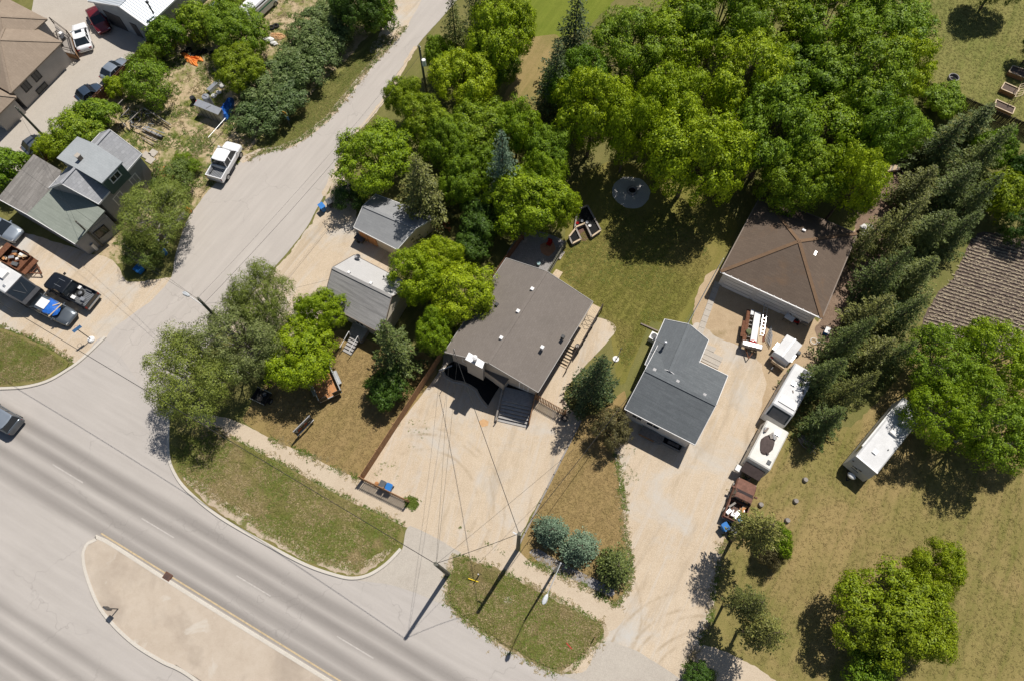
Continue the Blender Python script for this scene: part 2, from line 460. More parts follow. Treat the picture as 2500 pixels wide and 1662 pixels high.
def kerb_strip(name, pts, w, h, z0=-.05, step=.4, side=1):
    """kerb along an open line; width to the left (side=1)"""
    pts = [Vector((p[0], p[1], 0)) for p in pts]
    n = len(pts); line = []
    for i in range(n - 1):
        p0, p1, p2, p3 = pts[max(i - 1, 0)], pts[i], pts[i + 1], pts[min(i + 2, n - 1)]
        k = max(1, int((p2 - p1).length / step))
        for j in range(k):
            t = j / k
            q = .5 * ((2 * p1) + (-p0 + p2) * t + (2 * p0 - 5 * p1 + 4 * p2 - p3) * t * t + (-p0 + 3 * p1 - 3 * p2 + p3) * t ** 3)
            line.append(q)
    line.append(pts[-1])
    mb = MB(); rings = []
    for i, q in enumerate(line):
        d = (line[min(i + 1, len(line) - 1)] - line[max(i - 1, 0)]).normalized()
        nn = Vector((-d.y, d.x, 0)) * side
        a, b_ = q, q + nn * w
        rings.append([(a.x, a.y, z0), (a.x, a.y, h - .03), ((a + nn * .04).x, (a + nn * .04).y, h), (b_.x, b_.y, h), (b_.x, b_.y, z0)])
    mb.loft(rings)
    return structure(mb.build(name, m_kerb))

MBG = MB(); MBG.add([(-260, -140, 0), (260, -140, 0), (260, 320, 0), (-260, 320, 0)], [(0, 1, 2, 3)])
structure(MBG.build('ground', m_lawn_base))

Q = lambda lst: [V(*p) for p in lst]
# lawns
sheet('lawn_top', Q([(1140, -60), (1450, -60), (1360, 60), (1290, 88), (1215, 95), (1160, 60)]), m_lawn_lush, .3)
sheet('lawn_strip', Q([(1215, 92), (1290, 85), (1270, 200), (1230, 270), (1160, 290), (1150, 250), (1190, 170)]), m_lawn_right, .2, z=.008)
sheet('lawn_fenced_yard', Q([(2060, -60), (2450, -60), (2450, 330), (2359, 300), (2110, 190), (2050, 150)]), m_lawn_yard, .1)
sheet('lawn_behind_house', Q([(1270, 640), (1300, 560), (1310, 430), (1420, 370), (1620, 420), (1700, 520), (1640, 640), (1560, 760), (1500, 740), (1440, 880), (1420, 870), (1400, 740), (1330, 690)]), m_lawn_green, .1)
sheet('lawn_right', Q([(1700, 1140), (1800, 1000), (1960, 980), (2060, 880), (2140, 770), (2250, 800), (2450, 780), (2900, 700), (3600, 800), (3600, 2000), (2400, 1900), (1900, 1700), (1780, 1640), (1640, 1500), (1650, 1420), (1655, 1320), (1690, 1230)]), m_lawn_right, .25)
sheet('lawn_front', Q([(560, 960), (640, 850), (780, 760), (870, 790), (960, 800), (1005, 860), (828, 1102), (700, 1043), (610, 1003)]), m_lawn_front, .12)
sheet('lawn_between_drives', Q([(1335, 975), (1380, 950), (1440, 900), (1440, 980), (1415, 1012), (1420, 1060), (1437, 1150), (1441, 1230), (1456, 1290), (1448, 1350), (1420, 1395), (1330, 1340), (1215, 1290), (1198, 1262), (1215, 1215)]), m_lawn_front, .12)
sheet('verge_lawn', Q([(560, 378), (600, 335), (640, 300), (760, 180), (880, 70), (915, 80), (848, 165), (764, 272), (692, 329), (642, 349), (600, 356)]), m_lawn_yard, .15)
# dirt and gravel
sheet('dirt_yard', Q([(300, 170), (420, 20), (560, -40), (900, -60), (870, 60), (640, 290), (590, 330), (560, 365), (485, 440), (430, 500), (330, 600), (215, 600), (240, 480), (350, 380), (250, 300), (230, 250)]), m_dirt, .35)
sheet('sandy_verge', Q([(850, 120), (905, 30), (920, -60), (1010, -60), (985, 0), (940, 62), (900, 110)]), m_gravel, .25)
sheet('dirt_by_garage', Q([(1600, 700), (1650, 620), (1850, 700), (1890, 740), (1960, 560), (2000, 420), (2080, 380), (2110, 440), (2000, 600), (1900, 800), (1850, 900), (1790, 970), (1740, 1080), (1700, 1180), (1670, 1240), (1655, 1180), (1700, 1040), (1730, 900), (1690, 850), (1600, 780)]), m_gravel_b, .25)
sheet('leaf_litter', Q([(1955, 590), (1985, 470), (2060, 385), (2125, 400), (2110, 460), (2030, 600), (1960, 720), (1900, 800), (1880, 760)]), ground_mat('leaf_litter', ((.12, .08, .055), (.20, .14, .10), (.30, .22, .16)), .5, 3, 10, bmp=1.), .25, z=.013)
sheet('parking_gravel', Q([(-120, 500), (0, 520), (215, 585), (260, 600), (300, 650), (410, 640), (345, 710), (250, 775), (245, 785), (190, 835), (165, 833), (100, 792), (0, 752), (-120, 700)]), m_gravel, .15)
sheet('shed_gravel', Q([(775, 385), (755, 450), (700, 540), (620, 635), (520, 745), (640, 800), (770, 745), (920, 620), (960, 570), (830, 520), (815, 440)]), m_gravel, .25)
sheet('gravel_lot', Q([(1030, 800), (1010, 858), (829, 1104), (938, 1150), (948, 1198), (958, 1225), (1050, 1282), (1062, 1290), (1186, 1282), (1202, 1228), (1338, 972), (1330, 960), (1300, 900), (1420, 760), (1370, 730), (1300, 760), (1150, 850)]), m_gravel_lot, .08)
sheet('driveway_gravel', Q([(1600, 745), (1560, 850), (1440, 950), (1413, 1012), (1418, 1060), (1434, 1150), (1439, 1230), (1452, 1290), (1447, 1350), (1388, 1440), (1384, 1472), (1318, 1535), (1330, 1580), (1420, 1640), (1640, 1640), (1580, 1540), (1610, 1480), (1640, 1420), (1651, 1330), (1668, 1250), (1682, 1150), (1725, 1050), (1765, 890), (1740, 820), (1660, 780)]), m_gravel_dr, .25)
sheet('shed_apron', Q([(1560, 1640), (1575, 1490), (1650, 1492), (1730, 1530), (1860, 1620), (1860, 1660)]), m_path, .15)
sheet('side_path', Q([(490, 955), (560, 975), (620, 1008), (700, 1043), (828, 1104), (860, 1120), (960, 1160), (970, 1230), (930, 1210), (800, 1151), (700, 1096), (560, 1022), (480, 985), (430, 950)]), m_path, .1)
sheet('side_path_east', Q([(1048, 1262), (1130, 1275), (1183, 1262), (1220, 1290), (1325, 1335), (1420, 1393), (1440, 1420), (1400, 1452), (1260, 1367), (1150, 1312), (1050, 1280)]), m_path, .1)
sheet('concrete_drive', Q([(-80, 470), (-80, 180), (60, 60), (110, -60), (420, -60), (352, 88), (240, 205), (85, 362), (20, 420)]), m_conc, .03)
# roads
side_pts = Q([(245, 778), (300, 728), (352, 690), (395, 640), (405, 585), (430, 510), (480, 440), (556, 372), (600, 350), (640, 345), (690, 325), (762, 268), (848, 160), (938, 60), (1010, -60), (1100, -60), (1050, 5), (958, 110), (880, 238), (800, 332), (772, 395), (748, 448), (700, 535), (620, 630), (520, 740), (440, 860), (386, 985), (386, 1060), (250, 900)])
sheet('side_street', side_pts, m_side, .06)
main_pts = Q([(-220, 905), (0, 897), (60, 893), (110, 880), (150, 858), (190, 830), (244, 778), (386, 985), (387, 1050), (400, 1090), (430, 1130), (500, 1188), (600, 1247), (700, 1300), (770, 1325), (812, 1333), (900, 1345), (960, 1365), (1031, 1392), (1075, 1432), (1160, 1490), (1270, 1545), (1360, 1560), (1600, 1640), (1800, 1760), (1400, 2600), (-900, 2400), (-700, 1100)])
sheet('main_road', main_pts, m_main, .0)
for nm, a0_, a1_, d0_ in (('main_road_east', 46, 170, 8.9), ('main_road_west', -170, -24, 6.9)):
    sheet(nm, [RO + RD * a0_ + RN * d0_, RO + RD * a1_ + RN * d0_, RO + RD * a1_ - RN * 24, RO + RD * a0_ - RN * 24], m_main, 0, 2.0, z=.024, sm=False)
sheet('drive_apron', Q([(812, 1334), (850, 1326), (892, 1300), (926, 1265), (945, 1210), (1062, 1272), (1046, 1285), (1032, 1330), (1033, 1393), (960, 1366), (900, 1346)]), m_conc, .04)
sheet('drive_apron_east', Q([(1300, 1556), (1350, 1543), (1388, 1476), (1470, 1500), (1590, 1580), (1600, 1640), (1430, 1590)]), m_conc, .05)

for nm, pts in (('street_shoulder', [(560, 376), (600, 356), (642, 349), (692, 329), (764, 272), (850, 164), (940, 64), (930, 60), (842, 156), (757, 262), (686, 318), (640, 338), (596, 344), (552, 366)]), ('street_shoulder_east', [(962, 108), (884, 238), (804, 334), (776, 396), (752, 452), (742, 446), (768, 392), (797, 330), (877, 234), (954, 106)])):
    sheet(nm, Q(pts), m_gravel, .16, .25, z=.026)
# ------------------------------------------------------------------ road paint
m_yellow = plain('yellow_paint', (.46, .36, .22), .8, var=.3, scale=4)
m_white = plain('white_paint', (.425, .395, .365), .8, var=.25, scale=4)
ZR = .12
def stripe(name, a0, a1, d, w, m):
    mb = MB(); p = [RO + RD * a0 + RN * (d - w / 2), RO + RD * a1 + RN * (d - w / 2), RO + RD * a1 + RN * (d + w / 2), RO + RD * a0 + RN * (d + w / 2)]
    mb.add([(q.x, q.y, ZR) for q in p], [(0, 1, 2, 3)])
    return structure(mb.build(name, m))
ZR = .032 + .004
stripe('lane_edge_line', -1.0, 60, .16, .13, m_yellow)
stripe('lane_edge_line', 22, 60, -6.62, .12, m_yellow)
for k in range(-2, 6): stripe('lane_dash', 1.4 + k * 10.65, 5.1 + k * 10.65, 2.93, .10, m_white)
# ------------------------------------------------------------------ raised medians and verges
def R2(a, d): return RO + RD * a + RN * d
med = [R2(-2.0, -.15), R2(-3.2, -.7), R2(-3.6, -1.6), R2(-3.2, -2.6), R2(-1.6, -3.9), R2(1.2, -5.0), R2(4.5, -5.8), R2(9, -6.3), R2(14, -6.4), R2(60, -6.4), R2(60, -.12), R2(20, -.12), R2(0, -.12)]
tip = Q([(222, 1240), (203, 1249), (192, 1268), (191, 1292), (201, 1335), (226, 1395), (262, 1441), (312, 1486), (372, 1523), (446, 1563), (560, 1628)])
far = [R2(140, -6.35), R2(140, -.12), R2(60, -.12), R2(30, -.12), R2(10, -.12), P(245 * KV, 1242 * KV)]
structure(MB().prism(ragged(tip + far, 0, .5), -.05, .135).build('median', m_median))
kerb_strip('median_kerb', [R2(140, -.1), R2(60, -.1), R2(30, -.1), R2(10, -.1), V(246, 1241), V(222, 1238.5), V(202, 1248), V(190.5, 1268), V(189.5, 1292), V(199.5, 1335), V(224.5, 1396), V(260.5, 1442.5), V(310.5, 1488), V(370.5, 1525.5), V(444.5, 1566), R2(22, -6.45), R2(60, -6.45), R2(140, -6.45)], .30, .16, side=1)
b1k = Q([(386, 958), (385, 985), (386, 1050), (399, 1090), (429, 1131), (500, 1190), (600, 1249), (700, 1302), (770, 1327), (812, 1335), (851, 1327), (892, 1301), (926, 1266)])
raised('boulevard', Q([(392, 955), (390, 985), (391, 1048), (404, 1087), (433, 1127), (503, 1184), (603, 1243), (702, 1295), (771, 1320), (812, 1328), (849, 1320), (887, 1296), (921, 1262), (927, 1214), (800, 1152), (700, 1097), (560, 1023), (490, 988), (430, 960)]), m_boul, .115, amp=.05)
kerb_strip('boulevard_kerb', b1k, .28, .145, side=1)
BE = Q([(1047, 1277), (1033, 1330), (1032, 1390), (1078, 1431), (1162, 1489), (1270, 1544), (1310, 1539), (1384, 1472), (1391, 1441), (1260, 1368), (1150, 1313)])
cen = sum(BE, Vector()) / len(BE)
sheet('boulevard_east_soil', [cen + (p - cen) * 1.03 for p in BE], m_sandy, .22, .2, z=.040)
sheet('boulevard_east', [cen + (p - cen) * .985 for p in BE], m_boul2, .30, .14, z=.046)
raised('boulevard_west', Q([(-220, 700), (0, 756), (100, 797), (160, 836), (140, 858), (107, 876), (60, 888), (0, 892), (-220, 900)]), m_boul, .115, amp=.08)
kerb_strip('boulevard_west_kerb', Q([(-220, 905), (0, 898), (60, 894), (110, 881), (150, 859), (190, 831), (246, 778)]), .28, .145, side=1)

# mulch bed in front of the brown-roofed house, with its stone edging
mul_pts = [cI(x, y) for x, y in [(880, 190), (840, 215), (818, 260), (835, 300), (900, 335), (980, 350), (1040, 375), (1095, 415), (1120, 460), (1145, 500), (1190, 555), (1240, 470), (1300, 370), (1200, 250), (1010, 150)]]
raised('mulch_bed', mul_pts, m_mulch, .07, amp=.03, step=.3, sm=False)
kerb_strip('mulch_edging', [cI(x, y) for x, y in [(850, 195), (822, 225), (805, 262), (822, 308), (895, 348), (978, 364), (1034, 390), (1085, 428), (1108, 470), (1135, 515), (1185, 572)]], .14, .09, side=-1)
# stone circle round the fire pit
fp = P(1541, 470)
sheet('fire_pit_gravel', [fp + Vector((math.cos(a) * 2.15, math.sin(a) * 2.1, 0)) for a in np.linspace(0, 2 * math.pi, 14)[:-1]], ground_mat('pale_stones', ((.33, .315, .30), (.43, .415, .40), (.52, .50, .48)), .8, 6, 14, bmp=1.0, finemix=.6), .12, .3)
# patio behind the house
sheet('patio', [cF(x, y) for x, y in [(300, 720), (640, 850), (800, 600), (560, 500), (430, 520)]], m_stone, .05)

# garden plot: soil worked into rows
gpoly = Q([(2240, 552), (2285, 536), (2500, 600), (2500, 800), (2230, 808), (2128, 775), (2122, 752), (2150, 690), (2195, 640)])
sheet('garden_soil', gpoly, m_soil, .2)
def inside(p, poly):
    c = False; n = len(poly)
    for i in range(n):
        a, b_ = poly[i], poly[(i + 1) % n]
        if (a[1] > p[1]) != (b_[1] > p[1]) and p[0] < (b_[0] - a[0]) * (p[1] - a[1]) / (b_[1] - a[1]) + a[0]: c = not c
    return c
# ================================================================== buildings
def shingle(name, cols, ang, row=.22, w=.5, var=.5, stain=None, mortar=.35, streak=0.0):
    m, nt, b, out = _new(name)
    d, c0, l = cols
    p = pos(nt); pr = pos(nt, ang)
    br = N(nt, 'ShaderNodeTexBrick'); nt.links.new(pr, br.inputs['Vector'])
    br.inputs['Color1'].default_value = (*d, 1); br.inputs['Color2'].default_value = (*l, 1); br.inputs['Mortar'].default_value = (*mul(d, .7), 1)
    br.inputs['Scale'].default_value = 1; br.inputs['Mortar Size'].default_value = .018; br.inputs['Bias'].default_value = 0
    br.inputs['Brick Width'].default_value = w; br.inputs['Row Height'].default_value = row
    c = mix(nt, var, c0, br.outputs['Color'])
    c = mix(nt, .4, c, ramp(nt, noise(nt, p, .5, 4), [(.3, mul(c0, .82)), (.7, mul(c0, 1.18))]))
    nf = noise(nt, p, 18, 3, .7)
    c = mix(nt, .35, c, ramp(nt, nf, [(.3, mul(d, .8)), (.7, mul(l, 1.25))]))
    if streak:
        c = mix(nt, ramp(nt, noise(nt, pos(nt, ang, (3.5, .22, 1)), 1.0, 4, .7), [(.45, g3(0.)), (.7, g3(streak))]), c, mul(d, .6))
    if stain:
        col, sc, lo, hi = stain
        c = mix(nt, ramp(nt, noise(nt, p, sc, 5, .65, .5), [(lo, g3(0.)), (hi, g3(.8))]), c, col)
    nt.links.new(c, b.inputs['Base Color']); b.inputs['Roughness'].default_value = .9; b.inputs['Specular IOR Level'].default_value = .15
    bump(nt, b, br.outputs['Fac'], -.5, .03)
    return m
NA = GRID + 90
m_sh_brown = shingle('shingle_brown', ((.135, .116, .10), (.175, .152, .134), (.215, .188, .166)), NA, row=.2, w=.35)
m_sh_char = shingle('shingle_charcoal', ((.075, .083, .09), (.115, .126, .134), (.17, .183, .192)), GRID, row=.24, w=.5, streak=.25)
m_sh_char2 = shingle('shingle_charcoal_wing', ((.10, .11, .118), (.135, .147, .156), (.175, .188, .197)), NA, row=.24, w=.5)
m_sh_rust = shingle('shingle_rust', ((.085, .062, .048), (.125, .094, .072), (.165, .125, .095)), GRID, row=.24, w=.6, stain=((.19, .115, .065), .25, .54, .80))
m_sh_rust_cap = shingle('shingle_rust_cap', ((.12, .078, .05), (.165, .105, .065), (.21, .135, .082)), GRID, row=.3, w=.4)
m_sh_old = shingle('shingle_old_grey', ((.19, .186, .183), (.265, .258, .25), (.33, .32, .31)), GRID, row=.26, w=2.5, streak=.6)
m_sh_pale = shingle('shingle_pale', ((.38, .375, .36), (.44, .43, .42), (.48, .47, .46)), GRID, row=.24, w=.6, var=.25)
m_sh_shed = shingle('shingle_shed', ((.19, .195, .20), (.25, .255, .26), (.30, .305, .31)), GRID, row=.24, w=.8)
m_sh_blue = shingle('shingle_blue_grey', ((.20, .205, .215), (.30, .305, .32), (.42, .425, .44)), NA, row=.26, w=.45, var=.75)
m_sh_grey = shingle('shingle_grey', ((.25, .27, .28), (.315, .335, .345), (.38, .40, .41)), GRID, row=.24, w=.45)
m_sh_green = shingle('shingle_green_grey', ((.20, .225, .19), (.255, .28, .24), (.30, .32, .28)), GRID, row=.26, w=.6, streak=.3)
m_sh_worn = shingle('shingle_worn', ((.13, .12, .11), (.22, .205, .19), (.34, .32, .295)), NA, row=.34, w=1.1, var=.8, streak=.4)
m_sh_tan = shingle('shingle_tan', ((.20, .155, .115), (.265, .21, .16), (.33, .265, .205)), GRID, row=.28, w=.5)
def siding(name, col, rough=.7):
    m, nt, b, out = _new(name)
    p = pos(nt); sep = N(nt, 'ShaderNodeSeparateXYZ'); nt.links.new(p, sep.inputs[0])
    w = N(nt, 'ShaderNodeMath', operation='FRACT'); q = N(nt, 'ShaderNodeMath', operation='MULTIPLY'); q.inputs[1].default_value = 5.0
    nt.links.new(sep.outputs[2], q.inputs[0]); nt.links.new(q.outputs[0], w.inputs[0])
    c = ramp(nt, noise(nt, p, .8, 4), [(.3, mul(col, .88)), (.7, mul(col, 1.08))])
    c = mix(nt, ramp(nt, w.outputs[0], [(.0, g3(.5)), (.12, g3(0.))]), c, mul(col, .6))
    nt.links.new(c, b.inputs['Base Color']); b.inputs['Roughness'].default_value = rough
    bump(nt, b, w.outputs[0], .5, .02)
    return m
s_beige = siding('siding_beige', (.47, .42, .36)); s_white = siding('siding_white', (.66, .65, .64)); s_grey = siding('siding_grey', (.28, .285, .29))
s_cream = siding('siding_cream', (.60, .53, .42)); s_tan = siding('siding_tan', (.40, .37, .34)); s_green = siding('siding_green', (.055, .10, .085))
s_metal = siding('siding_metal', (.33, .36, .39), .45)
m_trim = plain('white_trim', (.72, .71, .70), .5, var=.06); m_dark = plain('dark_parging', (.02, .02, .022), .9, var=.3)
m_glass = plain('window_glass', (.018, .024, .03), .08, var=.2, spec=.6); m_fascia = plain('brown_fascia', (.20, .16, .13), .7)
m_orange = plain('orange_plywood', (.44, .21, .085), .8, var=.2); m_wood = plain('cedar_boards', (.33, .185, .095), .85, var=.3, scale=3)
m_woodg = plain('grey_wood', (.26, .235, .21), .9, var=.3, scale=4); m_woodn = plain('new_lumber', (.52, .41, .28), .8, var=.2, scale=4)
m_wood_dark = plain('dark_stained_boards', (.055, .042, .035), .85, var=.4, scale=3); m_deck = plain('deck_boards', (.33, .315, .30), .85, var=.25, scale=4)
m_galv = plain('galvanised', (.50, .51, .52), .35, .7, var=.12); m_black = plain('black_plastic', (.02, .021, .023), .5, var=.2)
m_steel = plain('dark_steel', (.10, .10, .105), .45, .5, var=.25)

def shrink(pts, d):
    c = sum((Vector(p) for p in pts), Vector()) / len(pts)
    return [Vector(p) + (c - Vector(p)).normalized() * d * 1.35 for p in pts]
def gable(root, E, RG, m_a, m_b, wall, oh=.4, th=.16, trim=None, cap=True, gable_wall=None):
    """E: eave corners e0,e1 (first side) e2,e3 (other side, continuing round); ridge RG r0 (between e3,e0), r1 (between e1,e2)"""
    e0, e1, e2, e3 = E; r0, r1 = RG
    r = MB().slab([e0, e1, r1, r0], th).build('roof_plane', m_a, root)
    MB().slab([e2, e3, r0, r1], th).build('roof_plane', m_b, root)
    if cap:
        MB().beam(Vector(r0) + UP * .0, Vector(r1) + UP * .0, .3, .06).build('ridge_cap', m_a, r)
    if trim:
        t = MB()
        for p, q in ((e0, e1), (e2, e3), (e0, r0), (r0, e3), (e1, r1), (r1, e2)):
            c4 = (Vector(e0) + Vector(e1) + Vector(e2) + Vector(e3)) / 4
            off = (((Vector(p) + Vector(q)) / 2 - c4) * Vector((1, 1, 0))).normalized() * .03
            t.beam(Vector(p) + off - UP * .07, Vector(q) + off - UP * .07, .05, .2)
        t.build('fascia', trim, root)
    # walls
    c4 = (Vector(e0) + Vector(e1) + Vector(e2) + Vector(e3)) / 4
    d1 = (Vector(e1) - Vector(e0)).normalized(); dn = (Vector(e3) - Vector(e0)); dn.z = 0; dn.normalize()
    def ins(p, s1, s2): q = Vector(p) + d1 * (oh * s1) + dn * (oh * s2); return q
    w0, w1, w2, w3 = ins(e0, 1, 1), ins(e1, -1, 1), ins(e2, -1, -1), ins(e3, 1, -1)
    ze = e0[2] - th - .02
    p0, p1 = ins(r0, 1, 0), ins(r1, -1, 0)
    def ring(a, pk, b_): return [(a.x, a.y, -.1), (a.x, a.y, ze), (pk.x, pk.y, pk.z - th - .05), (b_.x, b_.y, ze), (b_.x, b_.y, -.1)]
    wl = MB().loft([ring(w0, p0, w3), ring(w1, p1, w2)]).build('wall', wall, root)
    return w0, w1, w2, w3, wl
def window(root, a, b_, t, z, w, h, frame=None, glass=None, name='window', out=.03):
    """window on the wall from a to b_ (base points) at fraction t; outward normal to the right of a->b_"""
    a = Vector((a[0], a[1], 0)); b_ = Vector((b_[0], b_[1], 0)); d = (b_ - a).normalized(); n = Vector((d.y, -d.x, 0))
    c = a.lerp(b_, t) + n * out + UP * z
    f = MB()
    for (ox, oz, sx, sz) in ((0, h / 2, w + .14, .1), (0, -h / 2, w + .14, .1), (-w / 2, 0, .1, h), (w / 2, 0, .1, h), (0, 0, .05, h)):
        f.box(c + d * ox + UP * oz, (sx, .09, sz), ax=d)
    fo = f.build(name, frame or m_trim, root)
    MB().box(c, (w, .05, h), ax=d).build('pane', glass or m_glass, fo)
    return fo
def vent(root, p, m, s=.32, h=.22):
    MB().box(Vector(p) + UP * h / 2, (s, s, h)).build('roof_vent', m, root)
    return root

# ---------------------------------------------------------------- brown-roofed bungalow
ZE, ZR2 = 4.1, 5.45
h2 = thing('bungalow', 'raised beige bungalow with broad brown shingle roof facing the gravel lot', 'house', cI(1200, 300))
E2 = [cF(1035, 1105, ZE), cI(1615, 440, ZE), cI(820, 100, ZE), cF(300, 735, ZE)]
RG2 = [cF(640, 845, ZR2), cI(1195, 192, ZR2)]
w0, w1, w2, w3, wl = gable(h2, E2, RG2, m_sh_brown, m_sh_brown, s_beige, oh=.45, trim=plain('grey_trim', (.36, .34, .32), .6, var=.1))
# dark parging round the foot of the wall
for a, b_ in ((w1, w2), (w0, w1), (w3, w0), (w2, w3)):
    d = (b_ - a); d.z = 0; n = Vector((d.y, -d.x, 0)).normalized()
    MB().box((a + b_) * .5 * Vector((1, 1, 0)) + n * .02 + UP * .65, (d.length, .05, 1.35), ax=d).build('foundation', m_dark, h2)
for x, y, mm in ((cF, (520, 1005, 5.22), m_trim), (cF, (400, 1193, 5.22), m_trim), (cF, (257, 1418, 5.22), m_trim), (cF, (605, 1497, 4.9), m_trim), (cF, (780, 1408, 4.6), m_black), (cF, (218, 1135, 4.6), m_black)):
    vent(h2, x(*y), mm, .32, .34)
bay = MB().slab([cI(1128, 165, 3.0), cI(1385, 300, 3.0), cI(1328, 380, 2.75), cI(1150, 250, 2.75)], .15).build('bay_roof', m_sh_brown, h2)
bp = [cI(1128, 165, 3.0), cI(1385, 300, 3.0), cI(1322, 374, 2.75), cI(1152, 246, 2.75)]
MB().prism(shrink(bp, .05), .9, 2.58).build('bay_wall', s_beige, h2)
ch = [cI(1030, 106, 5.8), cI(1155, 185, 5.8), cI(1137, 236, 5.8), cI(1000, 163, 5.8)]
chm = MB().prism(ch, 2.4, 5.62).build('chimney', s_tan, h2)
MB().prism([p + (p - sum(ch, Vector()) / 4) * .06 for p in ch], 5.62, 5.8).build('chimney_cap', m_galv, chm)
cc = sum(ch, Vector()) / 4
MB().lathe((cc.x, cc.y, 0), [(.17, 5.8), (.17, 6.45), (.24, 6.45), (.24, 6.6), (.05, 6.7)], 12).build('flue', m_trim, chm, smooth=False)
# service mast at the left eave
mp = cI(900, 100, 4.7)
MB().path([mp - UP * 1.2, mp + UP * .5, mp + UP * .75 + EX * .1], .035, 6).build('service_mast', m_galv, h2)
MAST2 = mp + UP * .75
# door and small window
window(h2, w1, w2, .14, 2.3, .9, 1.5, name='door_window')
window(h2, w1, w2, .80, 2.6, 1.3, .9)
MB().beam(w2 * Vector((1, 1, 0)) + UP * .1 - EX * .2 + NY * -.15, cI(770, 258, .12), .1, .12).build('downspout', m_trim, h2)
# front porch: landing, steps and side panels
ZP = 1.15
po = thing('front_porch', 'grey board porch with wide steps at the brown roofed house door', 'porch', cI(1380, 560))
pa, pb, pc, pd = cI(1335, 395, ZP), cI(1590, 450, ZP), cI(1515, 560, ZP), cI(1262, 500, ZP)
AX = ((pb - pa) * .5 + (pc - pd) * .5); AX.z = 0; AW = AX.length; AX.normalize(); BX = Vector((AX.y, -AX.x, 0))
o0 = (pa + pd) * .5; o0 = pa.copy()
dep = (pd - pa).dot(BX)
nb = max(4, int(dep / .15))
for k in range(nb):
    c = pa + AX * (AW / 2) + BX * (dep * (k + .5) / nb)
    MB().box((c.x, c.y, ZP - .02 - .0005 * (k % 2)), (AW, dep / nb - .018, .04), ax=AX).build('deck_board', m_deck, po)
MB().box((pa + AX * AW / 2 + BX * dep / 2) * Vector((1, 1, 0)) + UP * (ZP - .16), (AW, dep, .22), ax=AX).build('deck_frame', m_woodg, po)
for k in range(6):
    z = ZP * (1 - (k + 1) / 6.5)
    c = pa + AX * (AW / 2) + BX * (dep + .30 * (k + .5))
    st = MB().box((c.x, c.y, z - .025), (AW, .285, .05), ax=AX).build('step', m_deck, po)
    MB().box((c.x, c.y, z - .11) - BX * .13 if False else Vector((c.x, c.y, z - .11)) - BX * .12, (AW, .03, .13), ax=AX).build('riser', m_woodg, st)
q0 = pa + AX * (AW + .06); q1 = q0 + BX * (dep + 1.5)
MB().slab([Vector((q0.x, q0.y, ZP + .95)), Vector((q1.x, q1.y, .95)), Vector((q1.x, q1.y, .95)) + AX * .06, Vector((q0.x, q0.y, ZP + .95)) + AX * .06], 1.0).build('side_panel', m_wood, po)
q0 = pa - AX * .08 + BX * (dep * .4); q1 = q0 + BX * (dep * .6 + 1.9)
MB().slab([Vector((q0.x, q0.y, ZP + .5)), Vector((q1.x, q1.y, .35)), Vector((q1.x, q1.y, .35)) - AX * .16, Vector((q0.x, q0.y, ZP + .5)) - AX * .16], .35).build('stringer', m_woodg, po)
for k in (0, 1):
    q = (q0 if k == 0 else q1); MB().box((q.x, q.y, .45), (.1, .1, .9)).build('post', m_woodg, po)

# side deck with stairs on the east wall
sd = thing('side_deck', 'weathered side deck with railings and stairs along the brown roofed house', 'deck', cAF(450, 700))
ZD = 1.0
a0 = cAF(640, 110, ZD); a1 = cAF(815, 185, ZD); b0 = cAF(130, 985, ZD); b1 = cAF(350, 1010, ZD)
LX = (b1 - a1); LX.z = 0; LL = LX.length; LX.normalize(); WX = Vector((-LX.y, LX.x, 0))
Wd = 1.75
if (a0 - a1).dot(WX) < 0: WX = -WX
nbd = 12
for k in range(nbd):
    c = a1 + LX * (LL / 2) + WX * (Wd * (k + .5) / nbd)
    MB().box((c.x, c.y, ZD - .02), (LL, Wd / nbd - .02, .04), ax=LX).build('deck_board', m_woodn, sd)
MB().box((a1 + LX * LL / 2 + WX * Wd / 2) * Vector((1, 1, 0)) + UP * (ZD - .17), (LL - .05, Wd - .05, .24), ax=LX).build('deck_frame', m_woodg, sd)
for k in range(7):
    z = ZD * (1 - (k + 1) / 7.5); c = a1 + LX * (LL + .30 * (k + .5)) + WX * (Wd * .52)
    MB().box((c.x, c.y, z), (.17, 1.25, .045), ax=LX).build('stair_tread', m_woodn, sd)
for s in (.15, 1.62):
    p = a1 + LX * (LL - .1) + WX * s; q = p + LX * 2.3
    MB().beam(Vector((p.x, p.y, ZD - .1)), Vector((q.x, q.y, .05)), .05, .2).build('stringer', m_wood_dark, sd)
MB().box(a1 * Vector((1, 1, 0)) + LX * (LL * .5) - WX * .03 + UP * 1.95, (LL, .08, .06), ax=LX).build('rail', m_wood_dark, sd)
for k in range(6):
    c = a1 + LX * (LL * k / 5) - WX * .03; MB().box((c.x, c.y, .98), (.09, .09, 1.95), ax=LX).build('rail_post', m_wood_dark, sd)
p = a1 + LX * (LL + .1) + WX * .1; q = p + LX * 2.3
MB().beam(Vector((p.x, p.y, 1.9)), Vector((q.x, q.y, .95)), .08, .06).build('stair_rail', m_wood_dark, sd)
MB().box((q.x, q.y, .5), (.09, .09, 1.0)).build('rail_post', m_wood_dark, sd)
# barrel planter on the deck corner
bpz = cAF(320, 980, ZD)
br_ = MB().lathe((bpz.x, bpz.y, 0), [(.2, ZD), (.27, ZD + .3), (.22, ZD + .6), (.18, ZD + .55), (.18, ZD + .5)], 12).build('barrel_planter', m_woodg, None, origin=(bpz.x, bpz.y, ZD))
tag(br_, 'small round barrel planter at the top of the side deck stairs', 'planter')
